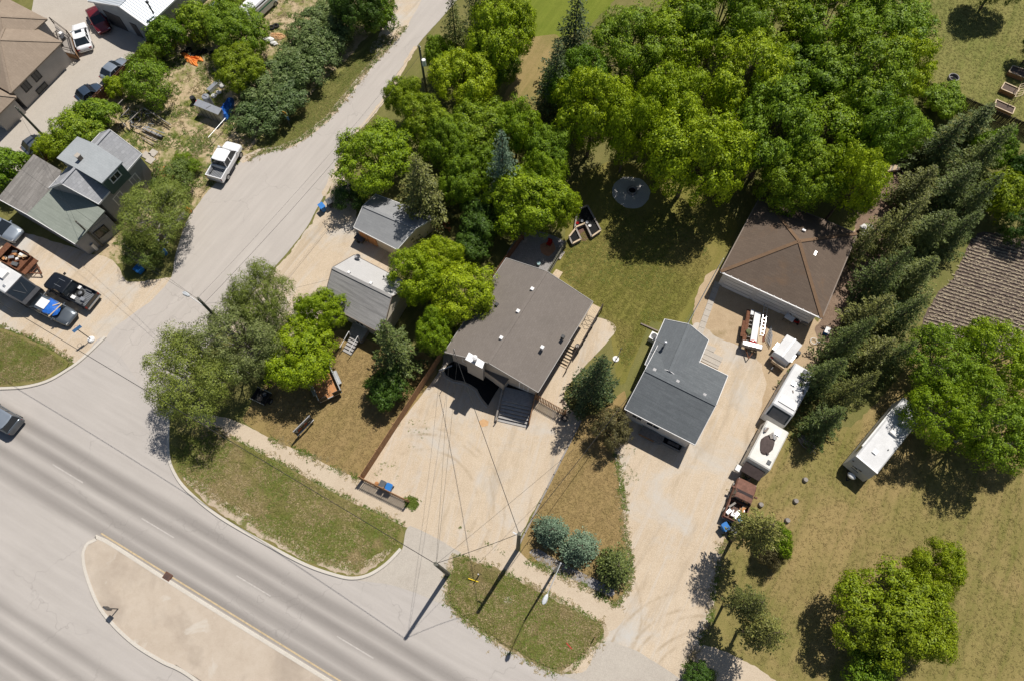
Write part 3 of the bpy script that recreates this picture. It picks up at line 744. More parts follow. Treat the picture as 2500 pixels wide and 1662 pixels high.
# folding bench frame on the deck
bf = thing('bench_frame', 'black metal bench frame standing on the side deck', 'bench', cAF(560, 460, ZD))
c0 = cAF(560, 460, ZD)
for s in (-.55, .0, .55): MB().path([c0 + LX * s - WX * .55, c0 + LX * (s + .12) + UP * .45, c0 + LX * s + WX * .55], .025, 5).build('hoop', m_black, bf)
for s in (-.5, .5): MB().beam(c0 + WX * s - LX * .6 + UP * .42, c0 + WX * s + LX * .6 + UP * .42, .04, .04).build('rail', m_black, bf)

# ---------------------------------------------------------------- charcoal-roofed house
h3 = thing('white_house', 'white house with L shaped charcoal shingle roof beside the long driveway', 'house', cJ(1100, 700))
Z3, Z3R = 3.1, 4.55
f0, f1, bk1 = cJ(655, 812, Z3), cJ(1295, 1137, Z3), cJ(1592, 510, Z3)
bk0 = f0 + (bk1 - f1)
rm0 = (f0 + bk0) / 2; rm1 = (f1 + bk1) / 2; rm0.z = rm1.z = Z3R
v0, v1, v2, v3, wl3 = gable(h3, [f0, f1, bk1, bk0], [rm0, rm1], m_sh_char, m_sh_char, s_white, oh=.35, trim=m_trim)
g0, g1, g2 = cJ(1020, 0, Z3), cJ(1415, 187, Z3), cJ(1337, 378, Z3)
wd = (g1 - g0); wdir = wd.normalized(); ldir = (g2 - g1).normalized()
far_ = 5.2
g3_ = g0 + ldir * far_; g2_ = g1 + ldir * far_
rr0 = (g0 + g1) / 2 + UP * (4.35 - Z3); rr1 = rr0 + ldir * far_
gable(h3, [g1, g2_, g3_, g0], [rr0, rr1], m_sh_char2, m_sh_char2, s_white, oh=.35, trim=m_trim)
for x, y in ((1203, 158), (1140, 285), (922, 462), (1133, 568), (1377, 690)):
    vent(h3, cJ(x, y, 4.15 if y > 400 else 3.95), m_steel, .3, .25)
sp = cJ(1010, 240, 3.75); MB().lathe((sp.x, sp.y, 0), [(.1, 3.6), (.1, 4.5), (.16, 4.5), (.16, 4.7), (.03, 4.75)], 10).build('flue', m_galv, h3)
ant = cJ(950, 235, 3.5)
an = MB(); an.beam(ant, ant + UP * .9, .03, .03); an.beam(ant + UP * .9 - EX * .45, ant + UP * .9 + EX * .45, .03, .03); an.beam(ant + UP * .9 - NY * .6, ant + UP * .9 + NY * .6, .03, .03)
an.build('antenna', m_black, h3)
window(h3, v0, v1, .42, 1.75, 1.3, .9); window(h3, v0, v1, .16, 1.75, 1.0, .9); window(h3, v1, v2, .45, 1.7, 1.2, .9)
# front landing
d3 = thing('front_landing', 'low plank landing with red edge below the charcoal roof front eave', 'deck', cAE(1050, 480))
la = [cAE(905, 215, .35), cAE(1250, 360, .35), cAE(1145, 640, .35), cAE(790, 465, .35)]
ax = (la[1] - la[0]).normalized(); dn = (la[3] - la[0]); nbl = 8
for k in range(nbl):
    MB().slab([la[0].lerp(la[3], (k + .04) / nbl), la[1].lerp(la[2], (k + .04) / nbl), la[1].lerp(la[2], (k + .96) / nbl), la[0].lerp(la[3], (k + .96) / nbl)], .05).build('deck_board', m_woodg, d3)
MB().beam(la[3] - UP * .12 + (la[3] - la[0]).normalized() * .04, la[2] - UP * .12 + (la[2] - la[1]).normalized() * .04, .05, .28).build('edge_board', m_wood, d3)
for k in range(3):
    s = la[1] + ax * (.24 * (k + .5)); e = la[2] + ax * (.24 * (k + .5)); MB().beam(Vector((s.x, s.y, .27 - .08 * k)), Vector((e.x, e.y, .27 - .08 * k)), .22, .05).build('step', m_woodg, d3)
fb = thing('flower_bed', 'dark soil flower bed framed in timber under the front eave', 'garden bed', cAE(1600, 720))
fq = [cAE(1400, 520, .12), cAE(1850, 740, .12), cAE(1770, 900, .12), cAE(1330, 680, .12)]
MB().prism(fq, -.02, .12).build('soil', m_mulch, fb)
for k in range(4): MB().beam(fq[k], fq[(k + 1) % 4], .1, .22).build('timber', m_woodg, fb)
for k in range(3):
    c = fq[0].lerp(fq[1], .35 + .2 * k).lerp(fq[3].lerp(fq[2], .35 + .2 * k), .55); MB().box((c.x, c.y, .2), (.35, .3, .16)).build('planter_box', m_steel, fb)
# step slabs at the side door
for i, (x0, y0, x1, y1, x2, y2, x3, y3) in enumerate(((1400, 222, 1490, 258, 1468, 300, 1385, 262), (1385, 264, 1552, 345, 1535, 385, 1370, 305), (1368, 307, 1533, 388, 1513, 425, 1352, 345), (1350, 350, 1512, 428, 1505, 450, 1345, 370))):
    tag(MB().slab([cJ(x0, y0, .09), cJ(x1, y1, .09), cJ(x2, y2, .09), cJ(x3, y3, .09)], .1).build('paving_slab', m_conc, None, origin=cJ(x0, y0)), ['small square concrete slab at the side door of the white house', 'wide concrete slab, upper of the door step group', 'wide concrete slab, lower of the door step group', 'narrow concrete slab tight against the house step'][i], 'slab')
p_prev = None
slabs = [(1655 + 0, 672), (1640, 700), (1628, 722), (1617, 745), (1606, 768)]
wk = thing('slab_walk', 'narrow concrete slab walk from the brown garage to the white house', 'walkway', V(1620, 730))
wa, wb = cG(660, 880), cG(515, 1290); wv = (wb - wa); wn_ = 9
for k in range(wn_):
    c = wa.lerp(wb, (k + .5) / wn_); MB().box((c.x, c.y, .05), (wv.length / wn_ - .03, .62, .1), ax=wv).build('slab', m_conc, wk)
ac = thing('air_conditioner', 'white round topped air conditioner unit by the charcoal roofed house', 'air conditioner', cJ(922, 160))
c = cJ(922, 152, .8)
cas = MB().box((c.x, c.y, .42), (.8, .8, .8)).build('casing', m_trim, ac); MB().torus((c.x, c.y, .84), .27, .05).build('fan_guard', m_galv, ac); MB().lathe((c.x, c.y, 0), [(.25, .825), (.25, .835), (.02, .84)], 14).build('fan', m_black, ac)

# ---------------------------------------------------------------- brown garage
gr = thing('garage', 'wide double garage with rusty brown pyramid shingle roof', 'garage', cG(1200, 600))
Zg, Zgr = 3.05, 5.15
ge = [cG(685, 795, Zg), cG(1490, 1165, Zg), cG(1770, 492, Zg), cG(1010, 182, Zg)]
ap = cG(1310, 553, Zgr); ap2 = ap - NY * .0
for k in range(4):
    MB().slab([ge[k], ge[(k + 1) % 4], ap], .16).build('roof_plane', m_sh_rust, gr)
for k in range(4):
    MB().beam(ge[k] + UP * .02, ap + UP * .02, .34, .05).build('hip_cap', m_sh_rust_cap, gr)
gw = shrink(ge, .42)
MB().prism(gw, -.1, Zg - .17).build('wall', s_white, gr)
nn = (gw[1] - gw[0]); nl = nn.length; nn.normalize(); out_ = Vector((nn.y, -nn.x, 0))
for t0, w_ in ((.20, 3.0), (.55, 3.0), (.86, 1.8)):
    c = gw[0] + nn * (nl * t0) + out_ * .03
    dr = MB().box((c.x, c.y, 1.15), (w_, .06, 2.3), ax=nn).build('garage_door' if w_ > 2 else 'side_door', m_trim, gr)
    for k in range(1, 4): MB().box((c.x + out_.x * .034, c.y + out_.y * .034, .575 * k), (w_, .02, .03), ax=nn).build('panel_joint', m_steel, dr)
for k in range(4):
    a, b_ = ge[k], ge[(k + 1) % 4]; o = ((a + b_) / 2 - ap); o.z = 0; o.normalize()
    MB().beam(a + o * .05 - UP * .05, b_ + o * .05 - UP * .05, .1, .1).build('gutter', m_trim if k == 0 else m_fascia, gr)
for k in range(14):
    c = ge[0].lerp(ge[1], (k + .5) / 14); MB().box((c.x, c.y, Zg + .02), (.1, .06, .05)).build('gutter_clip', m_trim, gr)
MB().box(cG(1425, 645, 4.3), (.55, .5, .15)).build('roof_vent', m_galv, gr); MB().box(cG(1348, 466, 4.6), (.35, .2, .15)).build('roof_vent', m_trim, gr)

# ---------------------------------------------------------------- grey shed and small house
sh = thing('shed', 'grey shingle gable shed with orange plywood door by the big spruce', 'shed', cE(560, 450))
zs, zr = 2.2, 3.1
s0, s1 = cE(293, 472, zs), cE(662, 660, zs); sr0, sr1 = cE(372, 290, zr), cE(818, 482, zr)
s3 = s0 + (Vector((sr0.x, sr0.y, zs)) - s0) * 2; s2 = s1 + (Vector((sr1.x, sr1.y, zs)) - s1) * 2
wA, wB, wC, wD, _ = gable(sh, [s0, s1, s2, s3], [sr0, sr1], m_sh_shed, m_sh_shed, s_cream, oh=.2, trim=m_trim)
d = (wB - wA); d.z = 0; L_ = d.length; d.normalize(); n = Vector((d.y, -d.x, 0))
c = wA + d * (L_ * .24) + n * .03; MB().box((c.x, c.y, .95), (L_ * .44, .05, 1.9), ax=d).build('plywood_door', m_orange, sh)
c = wA + d * (L_ * .22) + n * .07; MB().box((c.x, c.y, .9), (.06, .04, 1.8), ax=d).build('door_joint', m_fascia, sh)

sm = thing('cottage', 'small cottage with pale north roof slope and worn grey south slope', 'house', cAG(450, 750))
zc_, zcr = 2.8, 4.3
k0, k1 = cAG(42, 874, zc_), cAG(748, 1248, zc_); kr0, kr1 = cAG(155, 460, zcr), cAG(862, 808, zcr); k3, k2 = cAG(415, 310, zc_), cAG(1105, 668, zc_)
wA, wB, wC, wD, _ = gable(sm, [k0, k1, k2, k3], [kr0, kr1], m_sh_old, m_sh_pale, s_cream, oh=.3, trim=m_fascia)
for x, y in ((355, 522), (617, 650)): vent(sm, cAG(x, y, 4.1), m_trim, .28, .2)
vent(sm, cAG(772, 578, 3.5), m_black, .12, .3)
window(sm, wA, wB, .56, 1.5, .95, 1.3); window(sm, wA, wB, .30, 1.6, .8, .9)
dish = thing('satellite_dish', 'small dark satellite dish on the north eave of the small cottage', 'satellite dish', cAG(462, 345, 2.9))
c = cAG(462, 345, 3.0)
MB().tube(c - UP * .25, c + UP * .25, .03).build('mast', m_galv, dish); MB().lathe((c.x, c.y, 0), [(.05, 3.2), (.22, 3.24), (.3, 3.32), (.28, 3.32), (.05, 3.24)], 12).build('dish', m_steel, dish); MB().beam(c + UP * .28, c + UP * .5 + EX * .5, .03, .03).build('arm', m_galv, dish)
stp = thing('cottage_steps', 'grey wooden landing and steps below the small cottage door', 'stairs', cAG(430, 1250))
q = [cAG(405, 1105, .8), cAG(582, 1200, .8), cAG(500, 1330, .8), cAG(350, 1245, .8)]
for k in range(7): MB().slab([q[0].lerp(q[3], (k + .04) / 7), q[1].lerp(q[2], (k + .04) / 7), q[1].lerp(q[2], (k + .95) / 7), q[0].lerp(q[3], (k + .95) / 7)], .06).build('deck_board', m_deck, stp)
sa, sb = cAG(372, 1262, .8), cAG(478, 1318, .8); sdn = Vector((-EX.y, EX.x, 0)) * -1
for k in range(5):
    o = sdn * (.33 * (k + .5)); z = .8 * (1 - (k + 1) / 5.6)
    MB().beam(Vector((sa.x, sa.y, z)) + o, Vector((sb.x, sb.y, z)) + o, .3, .06).build('step', m_deck, stp)
for p in (sa, sb):
    MB().beam(p + UP * .85, p + sdn * 1.7 + UP * .3, .06, .05).build('hand_rail', m_trim, stp); MB().box((p.x, p.y, .8), (.08, .08, 1.6)).build('rail_post', m_trim, stp)
MB().prism(q, .05, .7).build('base', m_woodg, stp)

# ---------------------------------------------------------------- grey house with dormers (left)
dh = thing('dormer_house', 'old grey storey and a half house with dormers and green grey lean-to roof', 'house', cC(700, 450))
ze, zt = 4.1, 6.3
N0 = cA(1000, 1185, zt); S0 = cC(517, 236, zt)
nR, sR = cA(1290, 1405, ze), cC(838, 412, ze)
nL = N0 * 2 - nR; nL.z = ze; sL = S0 * 2 - sR; sL.z = ze
wA, wB, wC, wD, _ = gable(dh, [nR, sR, sL, nL], [N0, S0], m_sh_blue, m_sh_blue, s_grey, oh=.25, trim=m_trim)
window(dh, wA, wB, .72, 2.2, 1.1, 1.2); window(dh, wA, wB, .32, 2.2, 1.0, 1.2)
# dormers: each a near-flat roof with walls
rA, rB = cC(821, -92, 6.38), cC(640, 105, 6.38)
dR = [rB, cC(865, 237, 5.9), cC(1040, 55, 5.9), rA]
dL = [rA, cA(705, 1246, 5.9), cA(515, 1442, 5.9), rB]
for q in (dR, dL):
    r_ = MB().slab(q, .14).build('dormer_roof', m_sh_grey, dh)
    lo = [Vector((p.x, p.y, 0)) for p in shrink(q, .16)]
    MB().prism(lo, 3.6, 5.74).build('dormer_wall', s_green if q is dR else s_grey, dh)
qf = shrink(dR, .16); a_, b_ = qf[1], qf[2]
dd = (b_ - a_).normalized(); n_ = Vector((dd.y, -dd.x, 0))
if n_.dot(rA - a_) > 0: a_, b_ = b_, a_
window(dh, a_, b_, .5, 5.1, 1.2, .8)

chp = cA(735, 1450, 6.4); chq = MB().box((chp.x, chp.y, 6.35), (.42, .42, 1.2)).build('chimney', m_fascia, dh); MB().box((chp.x, chp.y, 6.98), (.5, .5, .08)).build('chimney_cap', m_conc, chq)
# cross gable at the south end: covered by the main roof; lean-to in front of it
zl, zh = 2.9, 3.9
l0, l1, l2, l3 = cC(228, 500, zl), cC(640, 752, zl), cC(892, 472, zh), cC(500, 215, zh)
lt = MB().slab([l0, l1, l2, l3], .15).build('lean_to_roof', m_sh_green, dh)
b0_, b1_ = cC(-20, 365, zl), cC(285, -10, zh)
MB().slab([b0_ + UP * .01, l0 + UP * .01, l3 + UP * .01, cC(520, 130, zh + .01), b1_ + UP * .01], .15).build('lean_to_roof', m_sh_worn, dh)
for p, q in ((b0_, l0), (l0, l1)): MB().beam(p - UP * .06 - NY * .03, q - UP * .06 - NY * .03, .06, .16).build('gutter', m_trim, dh)
wq = shrink([b0_, l1, l2, b1_], .3)
MB().prism(wq, -.1, zl - .16).build('lean_to_wall', s_grey, dh)
tri = shrink([b0_, l1, l2, b1_], .32)
e_ = MB(); e_.add([Vector((tri[1].x, tri[1].y, zl - .17)), Vector((tri[2].x, tri[2].y, zl - .17)), Vector((tri[2].x, tri[2].y, zh - .17))], [(0, 1, 2)]); e_.build('end_wall', s_grey, dh)
window(dh, wq[1], wq[2], .62, 1.6, 1.3, 1.1, frame=m_black); window(dh, wq[0], wq[1], .80, 1.5, .9, .6, frame=m_black)

# ---------------------------------------------------------------- tan house (top left)
th_ = thing('tan_house', 'large tan stucco house with brown hip roofs at the top left corner', 'house', cA(200, 600))
def hip(root, k0, a, b, rise, m, wall, oh=.4):
    """hip roof: corner k0, edges a and b (vectors), ridge along the longer"""
    c = [k0, k0 + a, k0 + a + b, k0 + b]
    la, lb = a.length, b.length
    if la >= lb: m0 = k0 + b / 2 + a.normalized() * (lb / 2); m1 = k0 + a + b / 2 - a.normalized() * (lb / 2); tri_a = True
    else: m0 = k0 + a / 2 + b.normalized() * (la / 2); m1 = k0 + b + a / 2 - b.normalized() * (la / 2); tri_a = False
    m0 = m0 + UP * rise; m1 = m1 + UP * rise
    if tri_a: pl = [[c[0], c[1], m1, m0], [c[1], c[2], m1], [c[2], c[3], m0, m1], [c[3], c[0], m0]]
    else: pl = [[c[0], c[1], m0], [c[1], c[2], m1, m0], [c[2], c[3], m1], [c[3], c[0], m0, m1]]
    for q in pl: MB().slab(q, .16).build('roof_plane', m, root)
    for q in (0, 1, 2, 3):
        p = c[q]; e = min((m0, m1), key=lambda z: (z - p).length); MB().beam(p + UP * .02, e + UP * .02, .28, .05).build('hip_cap', m, root)
    w = shrink(c, oh); MB().prism(w, -.1, k0.z - .17).build('wall', wall, root)
    return w
kA = cA(568, 384, 3.0); vA = cA(98, 852, 3.0) - kA
wT = hip(th_, kA, vA, -EX * 8.6, 1.9, m_sh_tan, s_tan)
kB = cA(430, 175, 3.2); wT2 = hip(th_, kB, -NY * 6.5, -EX * 7.5, 1.4, m_sh_tan, s_tan)
kC = cA(150, 886, 2.6); hip(th_, kC, cA(-60, 1092, 2.6) - kC, -EX * 6.0, 1.3, m_sh_tan, s_tan)
wa_, wb_ = wT[1], wT[0]
for t in (.42, .20): window(th_, wa_, wb_, t, 2.05, .9, 1.1, frame=m_black)
window(th_, wa_, wb_, .36, .5, 1.5, .55, frame=m_black)
ln = thing('side_landing', 'wooden landing with railing and boxes at the tan house corner', 'deck', cA(600, 350))
q = [cA(490, 215, .9), cA(640, 330, .9), cA(690, 500, .9), cA(570, 470, .9)]
MB().slab(q, .1).build('platform', m_woodg, ln)
for k in range(3):
    MB().beam(q[k] + UP * .9, q[(k + 1)] + UP * .9, .06, .06).build('rail', m_wood_dark, ln)
    MB().beam(q[k] + UP * .5, q[(k + 1)] + UP * .5, .04, .06).build('rail', m_wood_dark, ln)
for k in range(4): MB().box((q[k].x, q[k].y, .9), (.1, .1, 1.8)).build('post', m_wood_dark, ln)
MB().prism(q, -.05, .8).build('skirt', m_wood, ln)
for i, (x, y, mm) in enumerate(((565, 320, m_trim), (560, 420, m_black), (580, 360, m_steel))):
    p = cA(x, y, .95); tag(MB().box((p.x, p.y, 1.12), (.45, .4, .34)).build('storage_box', mm, None, origin=(p.x, p.y, .95)), ['white storage box on the tan house landing', 'black storage box on the tan house landing', 'grey storage box on the tan house landing'][i], 'box')

# ---------------------------------------------------------------- metal-roofed garage
mg = thing('metal_garage', 'grey garage with pale corrugated metal gable roof at the top edge', 'garage', cA(1150, 200))
m_corr, nt, b, out = _new('corrugated_metal')
pr = pos(nt, GRID); w = N(nt, 'ShaderNodeTexWave', bands_direction='Y', wave_profile='SIN'); w.inputs['Scale'].default_value = .9; nt.links.new(pr, w.inputs['Vector'])
c = mix(nt, ramp(nt, w.outputs['Fac'], [(.2, g3(0.)), (.8, g3(1.))]), (.42, .46, .50), (.58, .61, .64)); nt.links.new(c, b.inputs['Base Color']); b.inputs['Roughness'].default_value = .4; b.inputs['Metallic'].default_value = .2
bump(nt, b, w.outputs['Fac'], .6, .04)
zg0, zg1 = 3.2, 4.5
m0, m1, mr0 = cA(1337, 240, zg0), cA(800, 10, zg0), cA(1078, 56, zg1)
run = NY * 13
wA, wB, wC, wD, _ = gable(mg, [m0, m0 + run, m1 + run, m1], [mr0, mr0 + run], m_corr, m_corr, s_metal, oh=.3, trim=m_trim)
d = (wA - wD); d.z = 0; L_ = d.length; d.normalize(); n = Vector((d.y, -d.x, 0))
for t, w_, h_ in ((.28, 2.6, 2.2), (.66, .95, 2.0)):
    c = wD + d * (L_ * t) + n * .03; MB().box((c.x, c.y, h_ / 2), (w_, .06, h_), ax=d).build('door', m_steel, mg)
st = cA(1385, 100, 4.0); MB().lathe((st.x, st.y, 0), [(.1, 3.6), (.1, 5.1), (.18, 5.1), (.18, 5.3), (.03, 5.35)], 10).build('stove_pipe', m_black, mg)
# ================================================================== vehicles
def paint(name, col, metal=.3, rough=.28): return plain(name, col, rough, metal, var=.05, spec=.5, coat=.6)
pt_white = paint('paint_white', (.80, .80, .81), 0); pt_black = paint('paint_black', (.012, .014, .018)); pt_red = paint('paint_red', (.17, .014, .018))
pt_silver = paint('paint_silver', (.38, .43, .48), .6); pt_grey = paint('paint_grey', (.13, .15, .17), .5); pt_navy = paint('paint_navy', (.05, .075, .115), .4)
pt_rust = plain('rusty_paint', (.17, .085, .06), .8, .1, var=.4, scale=3); m_rust = plain('rust', (.15, .065, .035), .85, .2, var=.5, scale=4)
m_tyre = plain('tyre_rubber', (.018, .018, .018), .85, var=.2); m_rim = plain('wheel_rim', (.35, .36, .37), .35, .7, var=.1)
m_lamp = plain('lamp_lens', (.55, .56, .56), .15, var=.05, spec=.6); m_tail = plain('tail_lamp', (.30, .012, .012), .25, var=.1)
m_tarp_blue = plain('blue_tarp', (.02, .13, .50), .55, var=.3, scale=5, bmp=.6); m_tarp_brown = plain('brown_tarp', (.075, .055, .05), .8, var=.3, scale=4)
m_card = plain('white_panel', (.72, .71, .69), .7, var=.06); m_rvw = plain('rv_white', (.56, .56, .56), .5, var=.14, scale=1.2)
m_plastic_blue = plain('blue_plastic', (.02, .16, .46), .5, var=.15); m_plastic_grey = plain('grey_plastic', (.09, .095, .10), .6, var=.15)

def vroot(name, label, cat, rear, front, group=None, z=0):
    c = (Vector(rear) + Vector(front)) / 2; d = Vector(front) - Vector(rear); d.z = 0
    r = thing(name, label, cat, (c.x, c.y, z), group)
    r.rotation_euler = (0, 0, math.atan2(d.y, d.x)); WLOC[r.name] = Vector((0, 0, 0))
    return r, d.length
def body_rings(st, L, W):
    rings = []
    for x, w, zb, zt in st:
        h = W / 2 * w; X = x * L
        rings.append([(X, -h * .88, zb), (X, -h, zb + .16), (X, -h, zt - .16), (X, -h * .90, zt - .02), (X, -h * .5, zt + .015), (X, h * .5, zt + .015), (X, h * .90, zt - .02), (X, h, zt - .16), (X, h, zb + .16), (X, h * .88, zb)])
    return rings
def wheels(root, xs, W, r=.34, w=.23, y=None):
    for x in xs:
        for s in (-1, 1):
            yy = (W / 2 - w / 2 + .01 if y is None else y) * s
            t = MB().tube((x, yy - w / 2, r), (x, yy + w / 2, r), r, n=16).build('wheel', m_tyre, root)
            MB().tube((x, yy + s * (w / 2 - .01), r), (x, yy + s * (w / 2 + .015), r), r * .62, n=14).build('rim', m_rim, t)
def greenhouse(root, xr0, xr1, xf1, xf0, W, zb, zt, m, inset=.20, roofm=None, bpil=True):
    wb, wt = W / 2 * .93, W / 2 - inset
    B = [(xr0, -wb, zb), (xf0, -wb * .97, zb), (xf0, wb * .97, zb), (xr0, wb, zb)]
    T = [(xr1, -wt, zt), (xf1, -wt, zt), (xf1, wt, zt), (xr1, wt, zt)]
    MB().add(B + T, [(0, 1, 5, 4), (1, 2, 6, 5), (2, 3, 7, 6), (3, 0, 4, 7), (4, 5, 6, 7)]).build('window_glass', m_glass, root)
    rf = MB()
    rings = []
    for f, zz in ((0., -.02), (.08, .025), (.5, .05), (.92, .025), (1., -.02)):
        x = xr1 + (xf1 - xr1) * f; e = .02
        rings.append([(x, -wt - e, zt + zz - .03), (x, -wt * .8, zt + zz), (x, 0, zt + zz + .015), (x, wt * .8, zt + zz), (x, wt + e, zt + zz - .03)])
    rf.loft(rings).build('roof', roofm or m, root, smooth=False)
    pl = MB()
    for i in range(4):
        pl.beam(Vector(B[i]) * 1.0, Vector(T[i]), .09, .06)
    if bpil:
        xm = (xr1 + xf1) / 2 - .05
        for s in (-1, 1): pl.beam((xm, s * wb * 1.0, zb), (xm, s * wt * 1.01, zt), .09, .05)
    pl.build('pillars', m, root)
SEDAN = [(-.5, .74, .42, .66), (-.49, .88, .32, .86), (-.44, .96, .24, .92), (-.3, 1, .2, .95), (-.1, 1, .2, .95), (.12, 1, .2, .94), (.24, 1, .2, .92), (.36, .98, .2, .84), (.45, .92, .24, .74), (.49, .80, .3, .64), (.5, .62, .38, .54)]
def car(root, L, W, H, m, style='sedan', roofm=None):
    up = {'sedan': 0., 'suv': .18, 'hatch': .05}[style]
    st = [(x, w, zb + up * .5, zt + up) for x, w, zb, zt in SEDAN]
    if style != 'sedan': st[0] = (-.5, .8, .45, .95 + up); st[1] = (-.49, .92, .35, 1.0 + up)
    MB().loft(body_rings(st, L, W)).build('body', m, root, smooth=True)
    zb = .93 + up
    if style == 'sedan': greenhouse(root, -.40 * L, -.25 * L, .06 * L, .22 * L, W, zb, H, m, roofm=roofm)
    elif style == 'suv': greenhouse(root, -.475 * L, -.42 * L, .08 * L, .22 * L, W, zb, H, m, roofm=roofm)
    else: greenhouse(root, -.46 * L, -.30 * L, .06 * L, .23 * L, W, zb, H, m, roofm=roofm)
    wheels(root, (-.30 * L, .31 * L), W, .33 if style == 'sedan' else .36)
    for s in (-1, 1):
        MB().box((.465 * L, s * W * .33, .62 + up), (.12, .32, .14), ax=(1, 0, 0)).build('headlight', m_lamp, root)
        MB().box((-.49 * L, s * W * .36, .74 + up), (.08, .3, .16), ax=(1, 0, 0)).build('taillight', m_tail, root)
        MB().box((.17 * L, s * (W / 2 + .06), zb + .06), (.12, .18, .12), ax=(1, 0, 0)).build('mirror', m, root)
    MB().box((.497 * L, 0, .42 + up * .5), (.06, W * .7, .1), ax=(1, 0, 0)).build('bumper', m_black, root)
def pickup(root, L, W, H, m, cab=(.0, .24), bedm=None, bed0=-.5, lift=.1, floorm=None):
    z0 = .28 + lift
    x1 = cab[0] - .035
    st = [(x1, .99, z0, 1.12 + lift), (cab[0] + .05, 1, z0, 1.12 + lift), (cab[1], 1, z0, 1.12 + lift), (.36, .99, z0, 1.08 + lift), (.45, .97, z0 + .05, 1.02 + lift), (.488, .90, z0 + .1, .92 + lift), (.5, .76, z0 + .18, .78 + lift)]
    MB().loft(body_rings(st, L, W)).build('body', m, root, smooth=False)
    greenhouse(root, (cab[0] - .03) * L, (cab[0]) * L, (cab[1] - .09) * L, (cab[1] + .03) * L, W, 1.08 + lift, H + lift, m)
    # bed
    bx0, bx1 = bed0 * L, (cab[0] - .04) * L; bl = bx1 - bx0; bc = (bx0 + bx1) / 2; zt, zf = 1.10 + lift, .68 + lift
    bd = MB()
    for s in (-1, 1): bd.box((bc, s * (W / 2 - .05), (zt + z0 + .1) / 2), (bl, .1, zt - z0 - .1), ax=(1, 0, 0))
    bd.box((bx0 + .04, 0, (zt + .5) / 2), (.08, W - .2, zt - .5), ax=(1, 0, 0)); bd.box((bx1 - .03, 0, (zt + zf) / 2), (.06, W - .2, zt - zf), ax=(1, 0, 0))
    b = bd.build('bed', bedm or m, root)
    fl = MB().box((bc, 0, zf - .02), (bl - .1, W - .2, .04), ax=(1, 0, 0)).build('bed_floor', floorm or m_plastic_grey, root)
    for k in range(9): MB().box((bc, (k - 4) * (W - .5) / 9, zf + .008), (bl - .2, .05, .02), ax=(1, 0, 0)).build('bed_rib', m_galv if bedm is None and floorm else m_plastic_grey, fl)
    for s in (-1, 1): MB().box((-.31 * L, s * (W / 2 - .22), zf + .1), (.75, .2, .22), ax=(1, 0, 0)).build('wheel_arch', m_plastic_grey, root)
    wheels(root, (-.31 * L, .32 * L), W + .04, .38, .27)
    for s in (-1, 1):
        MB().box((.472 * L, s * W * .36, .80 + lift), (.12, .3, .2), ax=(1, 0, 0)).build('headlight', m_lamp, root)
        MB().box((-.499 * L, s * (W / 2 - .08), .88 + lift), (.04, .14, .32), ax=(1, 0, 0)).build('taillight', m_tail, root)
        MB().box(((cab[1] - .0) * L, s * (W / 2 + .13), 1.22 + lift), (.13, .26, .2), ax=(1, 0, 0)).build('mirror', m, root)
        MB().box(((cab[0] + .1) * L, s * (W / 2 + .02), .40 + lift * .5), (.24 * L, .12, .05), ax=(1, 0, 0)).build('running_board', m_black, root)
    MB().box((-.505 * L, 0, .52 + lift), (.14, W * .9, .14), ax=(1, 0, 0)).build('bumper', m_galv, root)
def zline(fn, a, z=.6): return fn(a[0], a[1], z)

r_, L_ = vroot('pickup_truck', 'lifted white crew cab pickup parked at the edge of the side street', 'pickup truck', P(525, 440, .7), P(574, 353, .8))
pickup(r_, L_, 2.0, 1.85, pt_white, cab=(-.16, .26), lift=.18, floorm=m_plastic_grey)
MB().tube((-.2 * L_, .55, 1.05), (-.2 * L_ + .55, .55, 1.05), .13).build('bed_roll', m_plastic_grey, r_)
r_, L_ = vroot('pickup_truck', 'black pickup with spare wheel in its bed on the parking gravel', 'pickup truck', cY(1025, 1150, .7), cY(540, 905, .8))
pickup(r_, L_, 2.0, 1.8, pt_black, cab=(-.06, .25), lift=.08, floorm=m_plastic_grey)
sw = MB().torus((-.2 * L_, -.15, .90), .30, .11).build('spare_wheel', m_tyre, None, origin=(0, 0, 0)); sw.parent = r_; MB().lathe((-.2 * L_, -.15, 0), [(.22, .86), (.22, .96), (.05, .99)], 12).build('rim', m_rim, sw)
for k, (x, y, m) in enumerate(((-.12, -.62, m_card), (-.16, .55, m_card), (-.33, .3, m_galv))):
    MB().box((x * L_, y, .92), (.5, .35, .28), ax=(1, 0, 0)).build('cargo_box', m, r_)
for k in range(2): MB().box((.02 * L_ + .5, (k - .5) * .7, 1.95), (.8, .03, .04), ax=(1, 0, 0)).build('roof_rail', m_galv, r_)
r_, L_ = vroot('hatchback', 'dark hatchback half covered by a blue tarp and white board', 'car', cY(390, 1140, .6), cY(800, 1345, .6))
car(r_, L_, 1.85, 1.5, pt_grey, 'hatch')
MB().blob((-.02 * L_, 0, 1.32), 1.35, .86, .34, 3, .08, 16, 6).build('tarp', m_tarp_blue, r_)
MB().slab([(-1.2, -.5, 1.66), (-.1, -.5, 1.70), (-.1, .5, 1.70), (-1.2, .5, 1.66)], .04).build('board', m_card, r_)
MB().beam((.75, -.9, 1.50), (1.05, .8, 1.52), .12, .06).build('plank', m_woodn, r_); MB().beam((.4, .2, 1.62), (.85, .75, 1.55), .1, .06).build('plank', m_woodn, r_)
r_, L_ = vroot('suv', 'light silver blue suv parked at the left edge beside the grey house', 'car', cY(-170, 258, .7), cY(208, 440, .7))
car(r_, L_, 1.9, 1.7, pt_silver, 'suv')
r_, L_ = vroot('sedan', 'white sedan with dark sunroof on the concrete drive', 'car', cA(778, 458, .6), cA(715, 218, .6))
